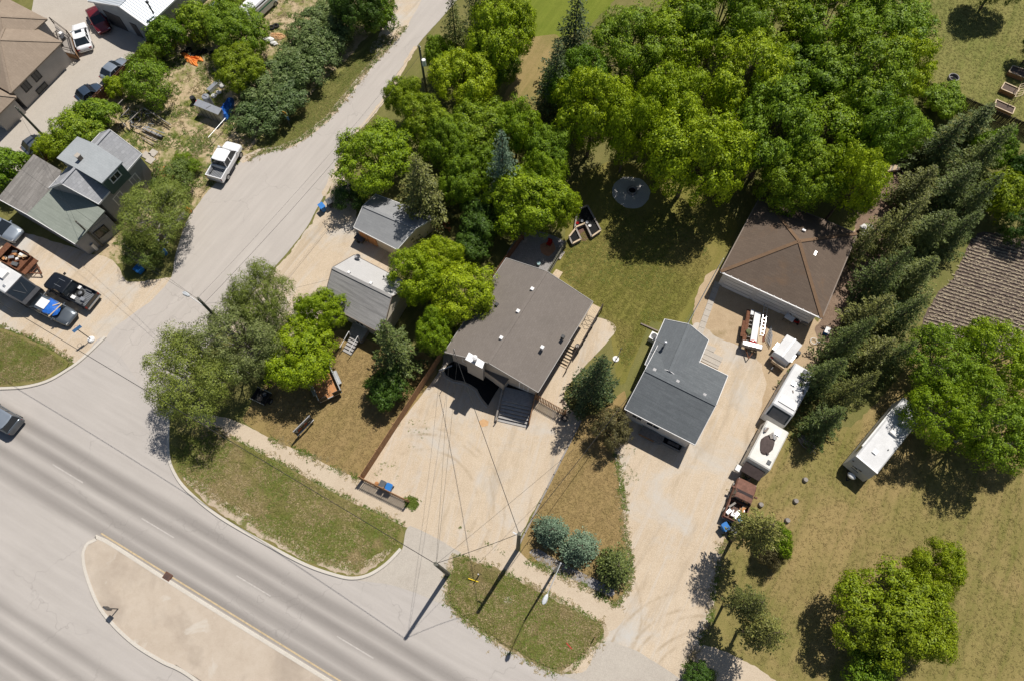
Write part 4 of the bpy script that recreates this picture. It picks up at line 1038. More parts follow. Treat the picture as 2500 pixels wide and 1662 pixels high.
car(r_, L_, 1.85, 1.42, pt_white); MB().box((-.02 * L_, 0, 1.475), (.5, .8, .02), ax=(1, 0, 0)).build('sunroof', m_glass, r_)
r_, L_ = vroot('sedan', 'dark red sedan half in the shadow of the metal garage', 'car', cA(838, 82, .6), cA(955, 288, .6))
car(r_, L_, 1.8, 1.42, pt_red)
r_, L_ = vroot('sedan', 'silver car tucked behind the wood fence, nearest the garage', 'car', cA(950, 735, .6), cA(1155, 548, .6))
car(r_, L_, 1.8, 1.42, pt_silver)
r_, L_ = vroot('sedan', 'navy car tucked behind the wood fence, middle of the three', 'car', cA(725, 920, .6), cA(915, 795, .6))
car(r_, L_ * 1.12, 1.8, 1.42, pt_navy)
r_, L_ = vroot('sedan', 'grey blue car at the lower fence end near the tall pole', 'car', cA(225, 1395, .6), cA(450, 1245, .6))
car(r_, L_, 1.8, 1.42, pt_grey)
r_, L_ = vroot('suv', 'dark grey suv driving on the main road at the left edge', 'car', RO + RD * -32 + RN * 0, RO + RD * -28 + RN * 0)
sc_ = cS(190, 1300, .7); r_.location = (sc_.x - RD.x * 2.3, sc_.y - RD.y * 2.3, 0); r_.rotation_euler = (0, 0, R(RANG + 180))
car(r_, 4.7, 1.9, 1.68, pt_grey, 'suv', roofm=pt_silver)

# rusty old pickup full of junk
r_, L_ = vroot('pickup_truck', 'rusty brown old pickup with junk in its bed under the pine', 'pickup truck', cAA(205, 1130, .8), cAA(485, 405, .8))
pickup(r_, L_, 1.9, 1.72, pt_rust, cab=(-.02, .20), lift=.05, bedm=pt_rust, floorm=m_rust)
jk = random.Random(4)
for k in range(16):
    m = jk.choice([m_card, m_card, m_woodg, m_orange, m_galv, m_woodn])
    x, y = jk.uniform(-.44, -.1) * L_, jk.uniform(-.65, .65); d = Vector((1, jk.uniform(-.6, .6), jk.uniform(-.1, .1)))
    MB().box((x, y, .92 + jk.uniform(0, .25)), (jk.uniform(.25, .9), jk.uniform(.08, .3), jk.uniform(.05, .25)), ax=d).build('junk_piece', m, r_)

# motorhome
r_, L_ = vroot('motorhome', 'white roofed motorhome with large sloping windshield at the left edge', 'motorhome', (0, 0, 0), (1, 0, 0))
fl_, fr_ = cY(430, 1035, 1.9), cY(285, 1225, 1.9); fc = (fl_ + fr_) / 2; r_.rotation_euler = (0, 0, R(GRID + 1)); ML_ = 9.0
r_.location = (fc.x - EX.x * (ML_ / 2 + .5) + NY.x * .2, fc.y - EX.y * (ML_ / 2 + .5) + NY.y * .2, 0)
W = 2.35
MB().loft([[(x, -W / 2, .45), (x, -W / 2, zt - .1), (x, -W / 2 + .12, zt), (x, W / 2 - .12, zt), (x, W / 2, zt - .1), (x, W / 2, .45)] for x, zt in ((-4.5, 2.85), (2.9, 2.85))]).build('body', m_rvw, r_)
MB().loft([[(2.9, -W / 2, .45), (2.9, -W / 2, 2.84), (2.9, W / 2, 2.84), (2.9, W / 2, .45)], [(4.4, -W / 2 + .1, .5), (4.4, -W / 2 + .1, 1.5), (4.4, W / 2 - .1, 1.5), (4.4, W / 2 - .1, .5)]]).build('cab', m_steel, r_)
MB().slab([(2.98, -W / 2 + .15, 2.80), (4.1, -W / 2 + .22, 1.82), (4.1, W / 2 - .22, 1.82), (2.98, W / 2 - .15, 2.80)], .04).build('windshield', m_glass, r_)
for s in (-1, 1): MB().beam((3.2, s * .5, 2.66), (3.95, s * .1, 1.99), .04, .03).build('wiper', m_plastic_grey, r_)
MB().box((4.43, 0, .6), (.12, W - .2, .22), ax=(1, 0, 0)).build('bumper', m_galv, r_)
MB().box((1.2, .3, 3.0), (1.0, .8, .3), ax=(1, 0, 0)).build('roof_unit', m_card, r_); MB().box((2.3, -.6, 2.9), (.3, .2, .1), ax=(1, 0, 0)).build('roof_vent', m_galv, r_)
wheels(r_, (-2.4, 3.3), W, .4, .26)

# white and green van
r_, L_ = vroot('van', 'white van with a green stripe parked in the junk yard weeds', 'van', cB(770, 135, 1.0), cB(960, -40, 1.0))
L_, W = 5.2, 2.0
MB().loft([[(x, -W / 2, .4), (x, -W / 2, zt - .45), (x, -W / 2 + .22, zt), (x, W / 2 - .22, zt), (x, W / 2, zt - .45), (x, W / 2, .4)] for x, zt in ((-2.6, 1.95), (-2.5, 2.05), (1.4, 2.05), (1.9, 1.9))]).build('body', pt_white, r_)
MB().loft([[(1.9, -W / 2, .4), (1.9, -W / 2 + .2, 1.88), (1.9, W / 2 - .2, 1.88), (1.9, W / 2, .4)], [(2.6, -W / 2 + .1, .45), (2.6, -W / 2 + .1, 1.0), (2.6, W / 2 - .1, 1.0), (2.6, W / 2 - .1, .45)]]).build('nose', pt_white, r_)
m_gst = plain('green_stripe', (.03, .22, .12), .4)
for s in (-1, 1): MB().box((-.4, s * (W / 2 + .006), 1.15), (4.2, .012, .18), ax=(1, 0, 0)).build('stripe', m_gst, r_); MB().box((-.4, s * (W / 2 - .1), 1.72), (3.4, .1, .3), ax=(1, 0, 0)).build('side_window', m_glass, r_)
wheels(r_, (-1.6, 1.7), W, .35)

# travel trailers
def rv(root, L, W, H, m_body, front_slope=.25, z0=.55, dark_front=None):
    def ring(x, zt, zb=z0): return [(x, -W / 2, zb), (x, -W / 2, zt - .12), (x, -W / 2 + .12, zt), (x, W / 2 - .12, zt), (x, W / 2, zt - .12), (x, W / 2, zb)]
    MB().loft([ring(-L / 2, H - .08), ring(-L / 2 + .12, H), ring(L / 2 - front_slope - .12, H), ring(L / 2 - front_slope, H - .1), ring(L / 2 - front_slope * .15, z0 + (H - z0) * .5), ring(L / 2, z0 + .1)]).build('body', m_body, root)
    MB().box((0, 0, z0 - .08), (L * .96, W * .8, .14), ax=(1, 0, 0)).build('chassis', m_black, root)
    wheels(root, (-.35, .45), W - .1, .33, .2)
    MB().beam((L / 2 - .1, -.55, .5), (L / 2 + 1.0, 0, .5), .08, .1).build('tongue', m_black, root); MB().beam((L / 2 - .1, .55, .5), (L / 2 + 1.0, 0, .5), .08, .1).build('tongue', m_black, root)
    for s in (-1, 1):
        for x in (-.3, .02, .28):
            MB().box((x * L, s * (W / 2 + .005), z0 + 1.25), (.9, .02, .5), ax=(1, 0, 0)).build('side_window', m_glass, root)
r_, L_ = vroot('travel_trailer', 'white travel trailer on the lawn under the twiggy tree', 'trailer', cAH(1632, 500, 2.8), cAH(1060, 1205, 2.8))
rv(r_, L_, 2.3, 2.8, m_rvw, .45)
fx = L_ / 2 - .27
MB().box((L_ / 2 - .45 + .0, 0, 2.78), (.16, 2.26, .1), ax=(1, 0, 0)).build('front_cap', pt_white, r_)
MB().box((.27 * L_, -.15, 2.86), (.45, .4, .14), ax=(1, 0, 0)).build('roof_vent', m_galv, r_)
MB().box((-.08 * L_, .05, 2.93), (.95, .7, .28), ax=(1, 0, 0)).build('air_conditioner', m_card, r_); MB().lathe((.15 * L_, .6, 0), [(.05, 2.75), (.05, 2.92), (.01, 2.93)], 8).build('vent_pipe', m_black, r_)
MB().tube((-.3 * L_, -1.2, 2.55), (.3 * L_, -1.2, 2.55), .09, n=10).build('awning_roll', m_card, r_)
for (y0, y1, zz, th) in ((-.25, .05, 1.75, .09), (.12, .42, 1.65, .09), (.5, .62, 1.6, .07), (-.2, .55, 1.25, .05), (.85, 1.0, 2.1, .1)):
    t = (zz - (.55 + 2.25 * .5)) / (2.7 - (.55 + 2.25 * .5)); fxx = L_ / 2 - .45 * (.15 + .85 * max(0, t)) + .02
    MB().slab([(fxx, -y0, zz + th), (fxx, -y1, zz + th * .3), (fxx + .03, -y1, zz - th * .6), (fxx + .03, -y0, zz - th)], .02).build('graphic', m_steel, r_)
MB().blob((L_ / 2 + .5, .0, .95), .28, .42, .22, 2, .03, 14, 6).build('propane_cover', m_card, r_, smooth=True)

r_, L_ = vroot('travel_trailer', 'white camper with dark front window beside the spruce row', 'trailer', cK(840, 312, 2.6), cK(625, 690, 2.6))
rv(r_, L_, 2.2, 2.6, m_rvw, 1.0)
MB().slab([(L_ / 2 - .95, -.95, 2.52), (L_ / 2 - .15, -.98, 1.75), (L_ / 2 - .15, .98, 1.75), (L_ / 2 - .95, .95, 2.52)], .05).build('front_window', m_glass, r_)
MB().slab([(L_ / 2 - .80, -.8, 2.42), (L_ / 2 - .12, -.8, 1.73), (L_ / 2 - .12, .8, 1.73), (L_ / 2 - .80, .8, 2.42)], .01).build('window_tint', m_steel, r_)
MB().box((L_ * .18, .1, 2.66), (.8, 1.7, .06), ax=(1, 0, 0)).build('roof_hatch', m_card, r_); MB().box((-L_ * .15, -.3, 2.68), (.4, .4, .14), ax=(1, 0, 0)).build('roof_vent', m_galv, r_); MB().box((-L_ * .38, .2, 2.72), (.9, .7, .22), ax=(1, 0, 0)).build('air_conditioner', m_plastic_grey, r_)
for k in range(5): MB().box((jk.uniform(-.4, .1) * L_, jk.uniform(-.8, .8), 2.63), (jk.uniform(.2, .9), jk.uniform(.06, .2), .05), ax=(1, jk.uniform(-1, 1), 0)).build('roof_clutter', jk.choice([m_fascia, m_steel, m_woodg]), r_)
r_, L_ = vroot('travel_trailer', 'cream camper with a brown tarp heap on its roof by the driveway', 'trailer', cK(628, 750, 2.4), cK(468, 1062, 2.4))
m_rvc = plain('rv_cream', (.62, .60, .55), .55, var=.16, scale=1.6)
rv(r_, L_, 2.25, 2.4, m_rvc, .3)
MB().blob((-.02 * L_, -.15, 2.40), 1.05, .62, .16, 7, .12, 22, 6).build('tarp_heap', m_tarp_brown, r_)
MB().slab([(L_ / 2 - .1, -1.0, 1.9), (L_ / 2 + .75, -1.0, 1.35), (L_ / 2 + .75, .9, 1.35), (L_ / 2 - .1, .9, 1.9)], .06).build('tarp_flap', m_tarp_brown, r_)
MB().box((.3 * L_, .7, 2.44), (.4, .35, .1), ax=(1, 0, 0)).build('roof_vent', m_plastic_grey, r_); MB().box((-.35 * L_, .2, 2.45), (.5, .5, .14), ax=(1, 0, 0)).build('roof_vent', m_galv, r_)
for k in range(7): MB().box((jk.uniform(-.3, .3) * L_, jk.uniform(-.9, .3), 2.5 + jk.uniform(0, .1)), (jk.uniform(.2, .6), jk.uniform(.1, .3), .08), ax=(1, jk.uniform(-1, 1), 0)).build('roof_clutter', jk.choice([m_fascia, m_steel, m_tarp_brown, m_woodg]), r_)
MB().box((L_ / 2 + .6, -1.2, .95), (.6, .45, .5), ax=(1, 0, 0)).build('tool_box', m_card, r_)

# white enclosed cargo box
r_, L_ = vroot('cargo_trailer', 'small white enclosed cargo trailer with ridged top on the driveway dirt', 'trailer', cZ(1102, 668, 1.75), cZ(868, 975, 1.75))
W = 1.75
def ringc(x, zt): return [(x, -W / 2, .5), (x, -W / 2, zt - .12), (x, 0, zt + .06), (x, W / 2, zt - .12), (x, W / 2, .5)]
MB().loft([ringc(-L_ / 2, 1.72), ringc(L_ / 2 - .15, 1.75), ringc(L_ / 2 + .05, 1.45), ringc(L_ / 2 + .1, .9)]).build('box', m_rvw, r_)
MB().beam((-L_ / 2, 0, 1.80), (L_ / 2 - .15, 0, 1.83), .05, .03).build('ridge_seam', m_galv, r_)
MB().box((L_ / 2 + .2, .2, .75), (.35, 1.4, .45), ax=(1, 0, 0)).build('step_box', m_woodn, r_); MB().box((L_ / 2 + .12, -.65, .95), (.06, .3, .2), ax=(1, 0, 0)).build('red_panel', m_tail, r_)
MB().beam((L_ / 2, 0, .45), (L_ / 2 + 1.0, 0, .45), .1, .1).build('tongue', m_black, r_); wheels(r_, (0.,), W + .4, .33, .2)
for s in (-1, 1): MB().box((0, s * (W / 2 + .1), .72), (.9, .26, .06), ax=(1, 0, 0)).build('fender', m_galv, r_)

# flatbed trailer with lumber
r_, L_ = vroot('flatbed_trailer', 'rusty flatbed trailer loaded with lumber and a ladder before the garage', 'trailer', cZ(455, 215, .7), cZ(360, 810, .7))
W = 1.9
for s in (-1, 1): MB().box((0, s * (W / 2 - .06), .68), (L_, .12, .12), ax=(1, 0, 0)).build('side_rail', m_rust, r_)
for k in range(9): MB().box((-L_ / 2 + L_ * (k + .5) / 9, 0, .66), (.1, W - .2, .07), ax=(1, 0, 0)).build('cross_member', m_woodg, r_)
MB().box((L_ / 2 - .12, 0, .95), (.5, W + .1, .5), ax=(1, 0, 0)).build('tool_chest', m_woodg, r_); MB().box((L_ / 2 - .12, 0, 1.215), (.36, W - .1, .03), ax=(1, 0, 0)).build('chest_lid', m_galv, r_)
MB().beam((L_ / 2, -.5, .55), (L_ / 2 + 1.1, 0, .5), .08, .1).build('tongue', m_rust, r_); MB().beam((L_ / 2, .5, .55), (L_ / 2 + 1.1, 0, .5), .08, .1).build('tongue', m_rust, r_)
wheels(r_, (-.2, .6), W + .3, .33, .2)
for s in (-1, 1): MB().box((.2, s * (W / 2 + .12), .74), (1.8, .28, .05), ax=(1, 0, 0)).build('fender', m_rust, r_)
MB().box((-.2, -.75, .76), (L_ * .9, .32, .04), ax=(1, 0, 0)).build('rust_plank', m_rust, r_)
flat = r_; M4 = Matrix.Translation(flat.location) @ Matrix.Rotation(flat.rotation_euler.z, 4, 'Z')
def on_flat(name, label, cat, mb, m):
    mb.v = [tuple(M4 @ Vector(p)) for p in mb.v]; c = sum((Vector(p) for p in mb.v), Vector()) / len(mb.v)
    return tag(mb.build(name, m, None, origin=(c.x, c.y, .75)), label, cat)
on_flat('white_sheet', 'long white sheet panel lying on the flatbed trailer', 'panel', MB().box((-.1, .10, .90), (L_ * .88, .62, .08), ax=(1, 0, 0)), m_card)
for k in range(3): on_flat('plank', ['tan plank on the flatbed nearest the white panel', 'tan plank in the middle of the flatbed load', 'tan plank on the flatbed nearest the ladder'][k], 'plank', MB().beam((-.3 - .1 * k, .50 + .15 * k, .84), (L_ / 2 - .5, .58 + .15 * k, .86), .14, .06), m_woodn)
ld = MB()
for s in (0, .36): ld.beam((-L_ / 2 - 1.0, .60 + s, 1.0), (.35, .62 + s, 1.0), .05, .08)
for k in range(10): ld.beam((-L_ / 2 - .85 + k * .38, .6, 1.0), (-L_ / 2 - .85 + k * .38, .98, 1.0), .035, .035)
on_flat('ladder', 'grey aluminium ladder sticking out over the flatbed trailer end', 'ladder', ld, m_galv)
on_flat('red_bag', 'dark red bag at the front of the flatbed load', 'bag', MB().blob((L_ / 2 - .6, .1, .88), .22, .35, .14, 5, .2), m_tail)
on_flat('green_bundle', 'mossy green bundle on the left of the flatbed load', 'bundle', MB().blob((.45, -.45, .86), .35, .3, .18, 9, .3), plain('mossy', (.13, .15, .07), .9, var=.4))
on_flat('white_case', 'small white case at the rear corner of the flatbed', 'case', MB().box((-L_ / 2 + .3, -.45, .85), (.55, .3, .2), ax=(1, 0, 0)), m_card)
for k in range(5):
    a, b_ = cZ(600 + 22 * k, 690 + 26 * k, .1 + .05 * k), cZ(705 + 4 * k, 455 + 35 * k, .12 + .05 * k)
    tag(MB().tube(a, b_, .045, n=6).build('steel_pipe', m_galv, None, origin=a), 'grey steel pipe beside the flatbed trailer, %s one out from its side' % ['nearest', 'second', 'third', 'fourth', 'outermost'][k], 'pipe', 'pipes beside the flatbed trailer')

# open utility trailer with plywood floor
r_, L_ = vroot('utility_trailer', 'open utility trailer with orange plywood floor and raised tailgate', 'trailer', cX(955, 735, .7), cX(740, 240, .7))
W = 2.25
MB().box((0, 0, .62), (L_, W, .06), ax=(1, 0, 0)).build('floor', m_orange, r_)
for k in range(6): MB().box((0, -W / 2 + W * (k + .5) / 6, .652), (L_, .02, .006), ax=(1, 0, 0)).build('floor_seam', m_fascia, r_)
for s in (-1, 1): MB().box((0, s * (W / 2), .92), (L_, .06, .6), ax=(1, 0, 0)).build('side_wall', m_steel, r_); MB().box((0, s * W / 2, 1.24), (L_, .1, .06), ax=(1, 0, 0)).build('top_rail', m_galv, r_); MB().box((0, s * (W / 2 + .2), .72), (1.5, .3, .08), ax=(1, 0, 0)).build('fender', m_galv, r_)
for s in (-1, 1): MB().box((-L_ / 2 - .02, s * W * .30, 1.05), (.06, W * .33, .9), ax=(1, 0, 0)).build('tailgate', m_black, r_)
MB().box((-L_ / 2 - .02, 0, .68), (.08, W, .12), ax=(1, 0, 0)).build('rear_sill', m_galv, r_)
wheels(r_, (-.3, .5), W + .5, .34, .22)
MB().beam((L_ / 2, -.6, .55), (L_ / 2 + 1.3, 0, .5), .08, .1).build('tongue', m_black, r_); MB().beam((L_ / 2, .6, .55), (L_ / 2 + 1.3, 0, .5), .08, .1).build('tongue', m_black, r_)
# small black trailer under the willow
cBk = crop(600, 930, 90 / 1764.)
r_, L_ = vroot('small_trailer', 'small black utility trailer in the shade of the corner willow', 'trailer', cBk(600, 1030, .6), cBk(950, 470, .6))
W = 1.45
MB().box((0, 0, .52), (L_, W, .08), ax=(1, 0, 0)).build('floor', m_black, r_)
for s in (-1, 1): MB().box((0, s * W / 2, .75), (L_, .05, .42), ax=(1, 0, 0)).build('side_wall', m_black, r_)
for s in (-1, 1): MB().box((s * L_ / 2, 0, .95), (.06, W + .2, .06), ax=(1, 0, 0)).build('cross_rail', m_galv, r_)
wheels(r_, (0,), W + .4, .3, .18); MB().beam((L_ / 2, 0, .5), (L_ / 2 + .9, 0, .45), .08, .1).build('tongue', m_black, r_)
MB().blob((-.2, .1, .68), .3, .25, .18, 4, .3).build('load', m_fascia, r_); MB().blob((.35, -.1, .68), .25, .2, .14, 8, .3).build('load', m_plastic_grey, r_)
# rusty box trailer with junk
r_, L_ = vroot('box_trailer', 'rusty steel box trailer full of scrap beside the motorhome', 'trailer', cY(40, 605, .9), cY(290, 745, .9))
W = 1.9
L_ = L_ * 1.05
MB().box((0, 0, .55), (L_, W, .06), ax=(1, 0, 0)).build('floor', m_rust, r_)
for s in (-1, 1):
    MB().box((0, s * W / 2, .9), (L_, .07, .7), ax=(1, 0, 0)).build('side_wall', m_rust, r_); MB().box((s * L_ / 2, 0, .9), (.07, W - .1, .7), ax=(1, 0, 0)).build('end_wall', m_rust, r_)
MB().box((-L_ / 2 + .3, 0, 1.28), (.7, W, .05), ax=(1, 0, 0)).build('cover_plate', m_rust, r_); MB().box((L_ / 2 + .3, 0, .8), (.6, W, .1), ax=(1, 0, 0)).build('front_deck', m_rust, r_)
wheels(r_, (-.1,), W + .45, .33, .2)
for s in (-1, 1): MB().beam((L_ / 2 + .2, s * .7, .55), (L_ / 2 + 1.7, 0, .5), .1, .12).build('tongue', m_rust, r_)
MB().beam((L_ / 2 + .8, -.42, .56), (L_ / 2 + .8, .42, .56), .08, .08).build('tongue_brace', m_rust, r_)
for k in range(14):
    m = jk.choice([m_card, m_woodn, m_orange, m_plastic_grey, m_steel, m_galv])
    MB().box((jk.uniform(-.4, .42) * L_, jk.uniform(-.75, .75), .75 + jk.uniform(0, .3)), (jk.uniform(.2, .7), jk.uniform(.15, .4), jk.uniform(.06, .2)), ax=(1, jk.uniform(-1, 1), jk.uniform(-.2, .2))).build('scrap_piece', m, r_)
# ================================================================== fences, poles, small things
def board_mesh(name, w, th, h, m):
    mb = MB().box((0, 0, h / 2), (w, th, h), ax=(1, 0, 0)); me = bpy.data.meshes.new(name); me.from_pydata(mb.v, [], mb.f); me.materials.append(m); return me
def fence(name, label, a, b, h, w, gap, m, th=.025, rail=True, post=2.4, jit=.02, side=1):
    a = Vector((a[0], a[1], 0)); b = Vector((b[0], b[1], 0)); d = b - a; L = d.length; d.normalize(); n = Vector((-d.y, d.x, 0)) * side
    root = thing(name, label, 'fence', a.lerp(b, .5))
    me = board_mesh('board', w, th, h, m); k = int(L / (w + gap)); ang = math.atan2(d.y, d.x)
    c0 = a.lerp(b, .5)
    for i in range(k):
        p = a + d * ((i + .5) * L / k) - c0
        o = bpy.data.objects.new('board', me); COL.objects.link(o); o.parent = root; o.location = (p.x, p.y, rng.uniform(-jit, 0)); o.rotation_euler = (0, rng.uniform(-.01, .01), ang)
    if rail:
        for z in (.3, h - .25): MB().beam(a + n * .04 + UP * z, b + n * .04 + UP * z, .04, .09).build('rail', m, root)
    for i in range(int(L / post) + 1):
        p = a + d * min(L, i * L / max(1, int(L / post))) + n * .09; MB().box((p.x, p.y, h / 2), (.1, .1, h + .06), ax=d).build('post', m, root)
    return root
def gfrom(fn, x, y, z): q = fn(x, y, z); return Vector((q.x, q.y, 0))
fence('board_fence', 'brown board fence along the left side of the gravel lot', gfrom(cI, 792, 85, 1.7), gfrom(cI, 92, 1160, 1.7), 1.7, .14, .008, m_wood, side=-1)
fence('board_fence', 'short brown board fence at the lot front behind the two bins', gfrom(cI, 95, 1162, 1.7), gfrom(cI, 495, 1356, 1.7), 1.7, .10, .075, m_wood)
fence('board_gate', 'brown slatted gate fence between the porch and the spruce', gfrom(cI, 1592, 455, 1.7), gfrom(cI, 1850, 602, 1.7), 1.7, .10, .075, m_wood)
fence('dark_fence', 'dark stained board fence below the fenced yard at upper right', gfrom(cH, 640, 672, 1.8), gfrom(cH, 1800, 1162, 1.8), 1.8, .13, .02, m_wood_dark)
m_fred = plain('red_brown_boards', (.17, .085, .05), .85, var=.3, scale=3)
fence('long_fence', 'long red brown board fence beside the concrete drive', gfrom(cA, 1372, 338, 1.7), gfrom(cA, 318, 1408, 1.7), 1.7, .15, .01, m_fred)
fence('patio_fence', 'grey green board fence on the lawn side of the patio', gfrom(cF, 800, 588, 1.5), gfrom(cF, 645, 850, 1.5), 1.5, .13, .01, plain('moss_boards', (.19, .185, .15), .9, var=.3))
fence('patio_fence', 'brown board fence on the shaded west side of the patio', gfrom(cF, 440, 512, 1.5), gfrom(cF, 150, 920, 1.5), 1.5, .14, .01, m_fred)
def chainlink(label, a, b, h=1.2):
    a = Vector((a[0], a[1], 0)); b = Vector((b[0], b[1], 0)); d = b - a; L = d.length
    r = thing('wire_fence', label, 'fence', a.lerp(b, .5))
    MB().tube(a + UP * h, b + UP * h, .03, n=6).build('top_rail', m_galv, r)
    for i in range(int(L / 2.4) + 1):
        p = a.lerp(b, i / max(1, int(L / 2.4))); MB().tube(p, p + UP * h, .03, n=6).build('post', m_galv, r)
    mb = MB(); k = int(L / .25)
    for i in range(k):
        p = a.lerp(b, i / k); q = a.lerp(b, min(1, (i + 3) / k)); mb.tube(p + UP * .05, q + UP * (h - .03), .004, n=3, caps=False); mb.tube(q + UP * .05, p + UP * (h - .03), .004, n=3, caps=False)
    mb.build('mesh_wire', m_galv, r)
chainlink('chain link fence beside the wood fence in the junk yard', cA(1290, 520, 1.2), cA(1040, 830, 1.2))
chainlink('chain link fence end by the steel container and white pickup', cB(560, 1080, 1.2), cB(405, 1255, 1.2))
chainlink('low wire fence between the back lawn and the garage walk', cG(705, 690, 1.0), cG(420, 1215, 1.0), 1.0)
# timber edging along the east side of the gravel lot
te = thing('timber_edging', 'grey timber edging along the east side of the gravel lot', 'edging', V(1270, 1100))
ta, tb = V(1338, 968), V(1192, 1262); nseg = 9
for k in range(nseg):
    p, q = ta.lerp(tb, (k + .02) / nseg), ta.lerp(tb, (k + .97) / nseg); MB().beam(p + UP * .1, q + UP * (.1 + .02 * (k % 2)), .16, .2).build('timber', m_woodg, te)

def solve_h(base, top):
    b = P(*base); return min((( P(top[0], top[1], z) - Vector((b.x, b.y, z))).length, z) for z in np.arange(1, 15, .1))[1]
m_pole = plain('pole_wood', (.13, .125, .10), .9, var=.25, scale=3); m_wire = plain('wire', (.03, .03, .03), .6)
def pole(label, base, h, r=.2, arms=True, ang=None):
    b = Vector((base[0], base[1], 0)); t = thing('utility_pole', label, 'utility pole', b)
    MB().tube(b - UP * .1, b + UP * h, r, r * .72, 10).build('pole', m_pole, t)
    if arms:
        d = EX if ang is None else Vector((math.cos(R(ang)), math.sin(R(ang)), 0))
        for s in (-.35, .0, .35):
            MB().tube(b + UP * (h - .3 - abs(s)) + d * .12, b + UP * (h - .1 - abs(s)) + d * .14, .05, .04, 6).build('insulator', m_galv, t)
    return b + UP * h
T1 = pole('tall green grey pole at the drive apron beside the main road', P(1094, 1400), 11.0)
T2 = pole('wooden pole at the front corner of the gravel lot edging', P(1264.5, 1339), 11.2)
c = P(1264.5, 1339); MB().box((c.x - .3, c.y - .45, .3), (.3, 1.0, .3), ax=EX) if False else None
TB = P(482.7, 728, 10.0); TB = pole('dark pole with street light at the corner willow', TB, 10.0, .17)
hC = solve_h((251, 602), (182, 542)); TC = pole('slender green pole in front of the grey dormer house', P(251, 602), min(hC, 6.5), .12)
hD = solve_h((118, 345), (36, 261)); TD = pole('tall dark green pole beside the concrete drive', P(118, 345), min(hD, 7.0), .16)
TA = P(1023, 112, 9.0); TA = pole('dark pole with round white meter on the side street', TA, 9.0, .16)
tr = MB().tube(TA * Vector((1, 1, 0)) + UP * 6.4 + EX * .32, TA * Vector((1, 1, 0)) + UP * 7.2 + EX * .32, .22, n=12).build('transformer', m_trim, None, origin=TA * Vector((1, 1, 0)))
tag(tr, 'white pole mounted transformer can on the side street pole', 'transformer')
MB().beam(T2 * Vector((1, 1, 0)) + UP * 9.8 - EX * .55, T2 * Vector((1, 1, 0)) + UP * 9.8 + EX * .1, .1, .1).build('wire_bracket', m_galv, bpy.data.objects['utility_pole.001'])
def wire(label, a, b, sag=.5, r=.010, name='overhead_wire'):
    a, b = Vector(a), Vector(b); n = 18
    pts = [a.lerp(b, i / n) - UP * (sag * 4 * (i / n) * (1 - i / n)) for i in range(n + 1)]
    return tag(MB().path(pts, r, 4).build(name, m_wire, None, origin=(a.x, a.y, a.z)), label, 'wire')
wire('thick overhead cable from the tall road pole going west along the street', T1, T1 - RD * 62 + RN * 1.5, 1.0, .024)
wire('overhead cable from the tall road pole to the lot corner pole', T1, T2, .5, .02)
wire('service cable from the lot corner pole to the brown roofed house mast', T2 - UP * .2, MAST2, .4, .024)
wire('thin wire from the tall road pole to the left eave of the brown roof', T1 - UP * .6, cI(860, 100, 4.3), .4)
wire('second thin wire from the tall road pole to the brown roof eave', T1 - UP * .9, cI(930, 140, 4.3), .4)
wire('thin wire from the tall road pole to the charcoal roofed house', T1 - UP * .5, cJ(680, 760, 3.4), .5)
wire('pale cable from the lot corner pole to the charcoal roofed house', T2 - UP * 1.0, cJ(720, 660, 3.6), .4, .022)
wire('upper wire between the willow corner pole and the side street pole', TB, TA, .7)
wire('lower wire between the willow corner pole and the side street pole', TB - UP * 1.0 + EX * .15, TA - UP * 1.0 + EX * .15, .8, .016)
wire('wire from the willow corner pole across the street to the slender pole', TB - UP * .3, TC, .5)
wire('wire from the willow corner pole going west over the parking gravel', TB - UP * .8, TB - EX * 42 - UP * 2.5 + NY * 4, .8)
wire('service wire from the willow corner pole to the small cottage', TB - UP * 1.2, cAG(120, 600, 4.0), .4)
wire('wire between the slender pole and the tall dark green pole', TC, TD, .4)
# street lights
m_lampg = plain('lamp_grey', (.33, .34, .35), .6, var=.08)
def street_light(label, base, top, arm_from, head, m=m_lampg, pole_=True):
    b = Vector((base[0], base[1], 0)); t = thing('street_light', label, 'street light', b)
    top, arm_from, head = Vector(top), Vector(arm_from), Vector(head)
    if pole_: MB().tube(b, top, .13, .07, 10).build('pole', m, t)
    d = (head - arm_from); d.z = 0; d.normalize()
    MB().path([arm_from, arm_from.lerp(head, .5) + UP * .12, head - d * .3], [.04, .035, .03], 6).build('arm', m, t)
    s = Vector((-d.y, d.x, 0)); rings = []
    for f, w, zz in ((-.38, .06, .05), (-.2, .16, .09), (.05, .20, .10), (.28, .18, .07), (.42, .08, .03)):
        c = head + d * f; rings.append([c - s * w - UP * .06, c - s * w * .7 + UP * zz, c + s * w * .7 + UP * zz, c + s * w - UP * .06])
    h = MB().loft(rings).build('lamp_head', plain('lamp_head_grey', (.5, .52, .53), .5), t)
    MB().box(head - UP * .08 + d * .05, (.5, .28, .05), ax=d).build('lens', m_lamp, h)
base = P(1349, 1403); lt = cO(1083, 590, 8.6); bb = Vector((lt.x, lt.y, 0))
street_light('grey street light with long arm beside the blue spruces', bb, lt, lt - UP * .1, cO(955, 885, 9.0))
lb = TB * Vector((1, 1, 0)); street_light('white street light arm mounted on the willow corner pole', lb, TB, lb + UP * 7.6, P(455, 718.5, 8.6), m_trim, False)

